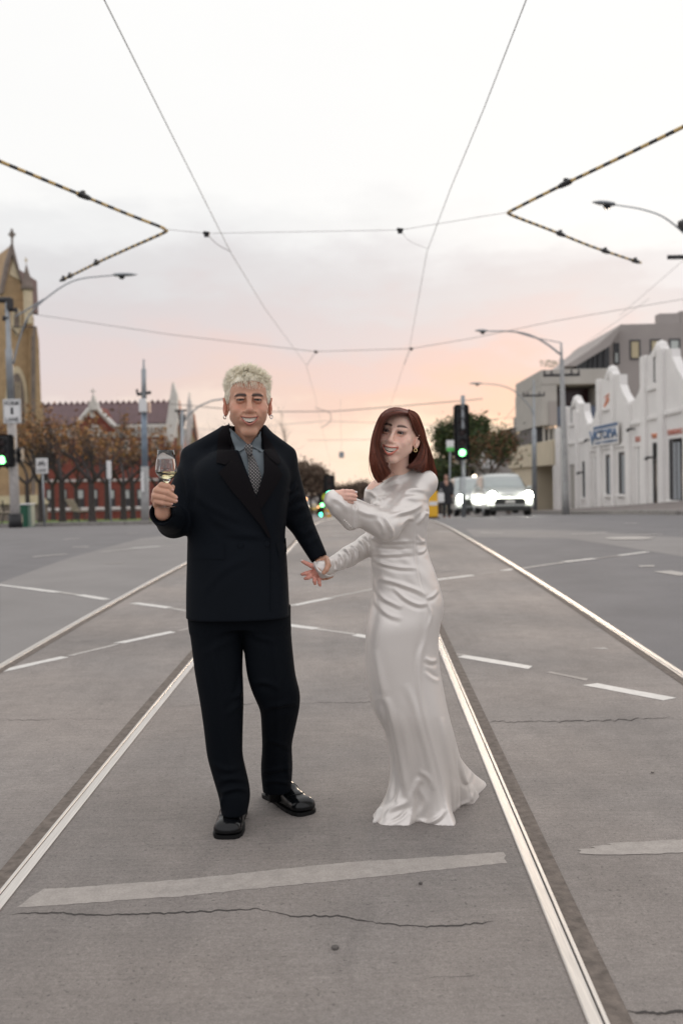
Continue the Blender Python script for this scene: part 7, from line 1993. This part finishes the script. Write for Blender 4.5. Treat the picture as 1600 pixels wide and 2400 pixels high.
Q2 = hand(rh, [(H3(742, 1338, 3.952), H3(752, 1342, 3.955), .018, .018), (H3(752, 1340, 3.955), W_R2, .019, .020), (H3(746, 1346, 3.95), H3(755, 1347, 3.955), .013, .014)])
YB = 4.03
UB = under_body([([v3(935, 1125, YB), v3(932, 1200, YB), v3(935, 1290, YB), v3(950, 1400, YB)], [.04, .062, .062, .075]), ([v3(940, 1130, YB), S_L2, E_L2, W_L2], [.035, .034, .030, .022]), ([v3(930, 1135, YB), S_R2, E_R2, v3(815, 1305, 4.0), W_R2 - dr2*.01], [.035, .034, .030, .024, .018]),
    ([v3(935, 1430, 4.02), v3(942, 1640, 4.0), v3(958, 1860, 4.03), hp + Vector((0.01, 0, .05))], [.06, .045, .03, .018]), ([v3(970, 1430, 4.03), v3(990, 1640, 4.04), v3(1015, 1850, 4.08)], [.06, .045, .03])])
Pb, Fb = bridge([UB, (Pw_, Fw_), Q1, Q2], [(1, v3(930, 1180, 4.0)), (2, W_L2), (3, W_R2)]); cw = np.array((.74, .45, .36)); cw2 = np.array((.70, .33, .26))
np_mesh('body', Pb, Fb, M_skin_w, WOM, np.vstack([np.tile(cw, (len(UB[0]), 1)), Cw_, np.tile(cw, (len(Q1[0]), 1)), np.tile(cw2, (len(Q2[0]), 1))]))
head_bits(RW, OW, SW, 'woman', WOM, (.03, .012, .006))
for c in (H3(834, 1153, 3.725), H3(707, 1314, 3.916)):
    f = Field(c - .014, c + .014, .0012); f.ell(c, (.0065, .0022, .0040)); a, b = f.mesh(1); np_mesh('finger_nail', a, b, M_nail if c[0] < 0 and False else mat('pale_nail', (.75, .66, .64), rough=.2), WOM)
c = (np.array((.0765, .000, -.050))*SW) @ np.array(RW).T + OW
MB().tube([(c[0] + math.cos(a)*.006, c[1] - .004, c[2] + math.sin(a)*.006) for a in np.linspace(0, 2*math.pi, 17)], .0018, 6).build('earring', mat('gold', (.80, .60, .30), rough=.2, metal=1.0), WOM, True)
# pointed shoe under the hem
tp = gnd(877, 1933); hp = gnd(925, 1905); c0_, c1_ = np.array(tp[:]) + (0, 0, .016), np.array(hp[:]) + (0, 0, .030)
f = Field(np.minimum(c0_, c1_) - .06, np.maximum(c0_, c1_) + .06, .003); f.cap(c0_ + (0, 0, -.004), c0_*.6 + c1_*.4, .008, .028, 0); f.cap(c0_*.6 + c1_*.4, c1_, .030, .032, .01)
f.fn(np.minimum(c0_, c1_) - .1, np.maximum(c0_, c1_) + .1, lambda X, Y, Z: (Z - (tp.z + .003)) + 0*X + 0*Y, .002, True); a, b = f.mesh(1); np_mesh('shoe', a, b, M_ivory, WOM)

# hair: locks interpolated between guide curves, over a thick underlayer
GL = [[(955, 969, 3.820), (930, 969, 3.795), (905, 977, 3.785), (893, 1000, 3.795), (889, 1022, 3.80), (886, 1042, 3.800), (893, 1070, 3.800), (904, 1094, 3.80), (914, 1110, 3.80)],
      [(955, 966, 3.835), (926, 963, 3.805), (899, 974, 3.795), (885, 1003, 3.805), (877, 1043, 3.805), (882, 1080, 3.79), (893, 1108, 3.79), (903, 1122, 3.80)],
      [(955, 963, 3.865), (922, 957, 3.850), (894, 970, 3.855), (879, 1005, 3.860), (870, 1043, 3.86), (868.5, 1078, 3.85), (874, 1108, 3.84), (887, 1131, 3.83)],
      [(955, 961, 3.920), (925, 955, 3.950), (898, 970, 3.980), (884, 1010, 3.985), (876, 1058, 3.97), (876, 1095, 3.94), (884, 1118, 3.91), (896, 1130, 3.88)]]
GR = [[(956, 969, 3.820), (964, 986, 3.825), (969, 1004, 3.85), (979, 1022, 3.90), (990, 1042, 3.935), (984, 1064, 3.925), (968, 1086, 3.90), (952, 1099, 3.88)],
      [(957, 966, 3.835), (973, 980, 3.860), (981, 1002, 3.885), (989, 1025, 3.925), (996, 1048, 3.945), (994, 1072, 3.935), (983, 1090, 3.91), (965, 1098, 3.885)],
      [(958, 964, 3.860), (979, 978, 3.895), (990, 1005, 3.925), (996, 1035, 3.945), (1003, 1062, 3.965), (1008, 1088, 3.985), (1012, 1108, 4.01), (1012, 1122, 4.03)],
      [(958, 961, 3.895), (977, 971, 3.945), (989, 1000, 3.975), (998, 1035, 3.990), (1008, 1065, 4.01), (1017, 1092, 4.03), (1022, 1114, 4.05), (1019, 1135, 4.05)],
      [(956, 960, 3.930), (968, 968, 4.010), (980, 1003, 4.050), (987, 1048, 4.065), (994, 1085, 4.08), (1003, 1112, 4.09), (1009, 1132, 4.09), (1011, 1140, 4.09)],
      [(955, 961, 3.920), (935, 964, 4.000), (935, 1003, 4.050), (940, 1048, 4.060), (950, 1080, 4.07), (960, 1104, 4.075), (968, 1118, 4.075), (972, 1126, 4.075)],
      [(955, 961, 3.920), (925, 960, 3.970), (905, 985, 4.020), (897, 1030, 4.020), (895, 1070, 4.02), (900, 1098, 4.01), (905, 1112, 4.0), (910, 1120, 4.0)]]
def dense(G, K=22):
    out = []
    for g in G:
        p = [np.array(c[:]) for c in curve_pts([at(*q) for q in g], 5)]; p = np.array(p); s = np.r_[0, np.cumsum(np.linalg.norm(np.diff(p, axis=0), axis=1))]; s /= s[-1]
        out.append(np.stack([np.interp(np.linspace(0, 1, K), s, p[:, i]) for i in range(3)], 1))
    return np.array(out)
def sheetmesh(Gd, inset):
    # one continuous curved lock surface, thickened
    n, K, _ = Gd.shape; m = 9; U = np.linspace(0, n-1, (n-1)*m+1); i0 = np.minimum(U.astype(int), n-2); t = (U - i0)[:, None, None]; S = Gd[i0]*(1-t) + Gd[i0+1]*t
    return S
hr = np.random.default_rng(9); parts_ = []; cc_ = []
head_c = np.array(OW) + np.array(RW @ Vector((0, .018, .02)))
for G_ in (GL, GR):
    Gd = dense(G_)
    n, K, _ = Gd.shape
    # underlayer
    S = sheetmesh(Gd, 0); a, b, _ = S.shape; inn = S + (head_c - S)/np.linalg.norm(head_c - S, axis=2)[:, :, None]*.004*np.array([1.0]); idx = np.arange(a*b).reshape(a, b)
    q = np.stack([idx[:-1, :-1], idx[1:, :-1], idx[1:, 1:], idx[:-1, 1:]], -1).reshape(-1, 4)
    parts_.append((inn.reshape(-1, 3), q)); cc_.append(np.tile((.035, .010, .008), (a*b, 1)))
    N = 620*(n-1); u = hr.uniform(0, n-1-1e-6, N); i0 = u.astype(int); t = (u - i0)[:, None, None]
    A = Gd[i0]*(1-t) + Gd[i0+1]*t
    s = np.linspace(0, 1, K)[None, :, None]; lockid = np.floor(u*7); ph = (np.sin(lockid*12.99)*43758.5) % 1
    wav = .0035*np.sin(s*9 + ph[:, None, None]*6.28)*s*np.array((1, .6, .1)) + hr.normal(0, .0019, (N, 1, 3))*(.4 + s) + (hr.random((N, 1, 1)) < .05)*hr.normal(0, .006, (N, 1, 3))*s*np.array((1, .6, .4)) + (ph[:, None, None] - .5)*.006*np.array((.3, 1, .2))*np.sin(s*3.1)
    out_ = A - head_c; out_ /= np.linalg.norm(out_, axis=2)[:, :, None]
    A = A + wav + out_*((hr.uniform(-.003, .0030, (N, 1, 1)) - .0035) + .0020*np.sin(u*23)[:, None, None])
    ln = 1.02 - .20*hr.random(N)**1.6; A = np.stack([np.stack([np.interp(np.linspace(0, l if l < 1 else 1, K), np.linspace(0, 1, K), A[i, :, c]) for c in range(3)], 1) for i, l in enumerate(ln)])
    sp, sf = strands(A, np.full(N, .0015), .0004); parts_.append((sp, sf))
    base = np.array((.115, .030, .015))*hr.uniform(.45, 2.1, (N, 1)); base = base*(.75 + .5*ph[:, None]); cc_.append(np.repeat(base, K*3, 0))
f = Field((-.1, -.1, -.09), (.1, .14, .14), .003); f.ell((0, .022, .028), (.0735, .092, .0795))
f.fn((-.1, -.11, -.1), (.1, .15, .15), lambda X, Y, Z: (Z - np.interp(Y.ravel(), [-.12, -.075, -.05, -.02, .0, .03, .12], [.085, .080, .062, .02, -.03, -.06, -.075])[None, :, None]) + 0*X, .004, True)
cp2, cf2 = f.mesh(2); parts_.append(((cp2*SW) @ np.array(RW).T + OW, cf2)); cc_.append(np.tile((.05, .014, .010), (len(cp2), 1)))
Pq, Fq = join_np(parts_); np_mesh('hair', Pq, Fq, M_hairw, WOM, np.vstack(cc_))

# ------------------------------------------------------------------ passer-by in a dark coat by the signal
y0 = 40.0; c = at(1046, 1200, y0); g0 = gz(y0) ; PB = thing('person', 'distant person in a long dark coat beside the black signal, turned away from the street', 'person', (c.x, y0, g0))
bx = c.x; f = Field((bx - .45, y0 - .4, g0 - .02), (bx + .45, y0 + .4, g0 + 1.8), .014)
for s in (-1, 1):
    f.chain([(bx + s*.09, y0, g0 + .90), (bx + s*.10, y0 - .02 + s*.05, g0 + .48), (bx + s*.11, y0 + s*.10, g0 + .06)], [.095, .065, .045], .02); f.cap((bx + s*.11, y0 + s*.10, g0 + .035), (bx + s*.11 + .02, y0 + s*.10 - .14, g0 + .035), .04, .03, .01)
    f.chain([(bx + s*.19, y0, g0 + 1.40), (bx + s*.24, y0 - .02, g0 + 1.12), (bx + s*.22, y0 - .14, g0 + .92)], [.06, .05, .035], .02); f.cap((bx + s*.22, y0 - .14, g0 + .92), (bx + s*.21, y0 - .19, g0 + .85), .032, .025, .01)
f.cap((bx, y0, g0 + .95), (bx, y0, g0 + 1.36), .13, .15, .05); f.cap((bx, y0, g0 + 1.40), (bx, y0 - .01, g0 + 1.54), .055, .05, .03); f.ell((bx, y0 - .01, g0 + 1.63), (.075, .095, .115), .02); f.ell((bx - .01, y0 - .105, g0 + 1.62), (.012, .02, .016), .01)
a, b = f.mesh(1); np_mesh('body', a, b, mat('skin_far', (.35, .20, .15), rough=.6), PB)
f = Field((bx - .5, y0 - .4, g0 + .3), (bx + .5, y0 + .4, g0 + 1.6), .015)
f.sections([(g0 + .55, bx + .02, y0, .25, .17), (g0 + .9, bx + .01, y0, .215, .16), (g0 + 1.15, bx, y0, .19, .155), (g0 + 1.38, bx, y0, .205, .14), (g0 + 1.46, bx, y0, .12, .11)], 2.2)
for s in (-1, 1): f.chain([(bx + s*.19, y0, g0 + 1.38), (bx + s*.25, y0 - .02, g0 + 1.12), (bx + s*.23, y0 - .13, g0 + .96)], [.085, .07, .06], .03)
a, b = f.mesh(1); np_mesh('coat', a, b, mat('dark_coat', (.022, .022, .026), rough=.9), PB)
f = Field((bx - .3, y0 - .3, g0), (bx + .3, y0 + .3, g0 + 1.0), .015)
for s in (-1, 1): f.chain([(bx + s*.09, y0, g0 + .88), (bx + s*.10, y0 - .02 + s*.05, g0 + .48), (bx + s*.11, y0 + s*.10, g0 + .09)], [.105, .08, .065], .02)
a, b = f.mesh(1); np_mesh('trousers', a, b, M_black, PB)
f = Field((bx - .2, y0 - .2, g0 + 1.5), (bx + .2, y0 + .2, g0 + 1.85), .010); f.ell((bx + .005, y0 + .02, g0 + 1.67), (.09, .10, .10)); f.ell((bx - .01, y0 - .09, g0 + 1.60), (.06, .05, .07), .01, True); a, b = f.mesh(1); np_mesh('hair', a, b, mat('brown_hair', (.05, .02, .012), rough=.6), PB)
bg_ = at(1033, 1165, 39.8); tb = thing('carrier_bag', 'white bag hanging beside the person in the dark coat', 'bag', bg_)
MB().bbox(bg_.x - .13, bg_.x + .12, 39.75, 39.88, bg_.z - .22, bg_.z + .16, .03).build('bag_body', M_white, tb); MB().tube([(bg_.x - .08, 39.8, bg_.z + .16), (bg_.x, 39.8, bg_.z + .34), (bg_.x + .07, 39.8, bg_.z + .16)], .012, 6).build('handle', M_white, tb)
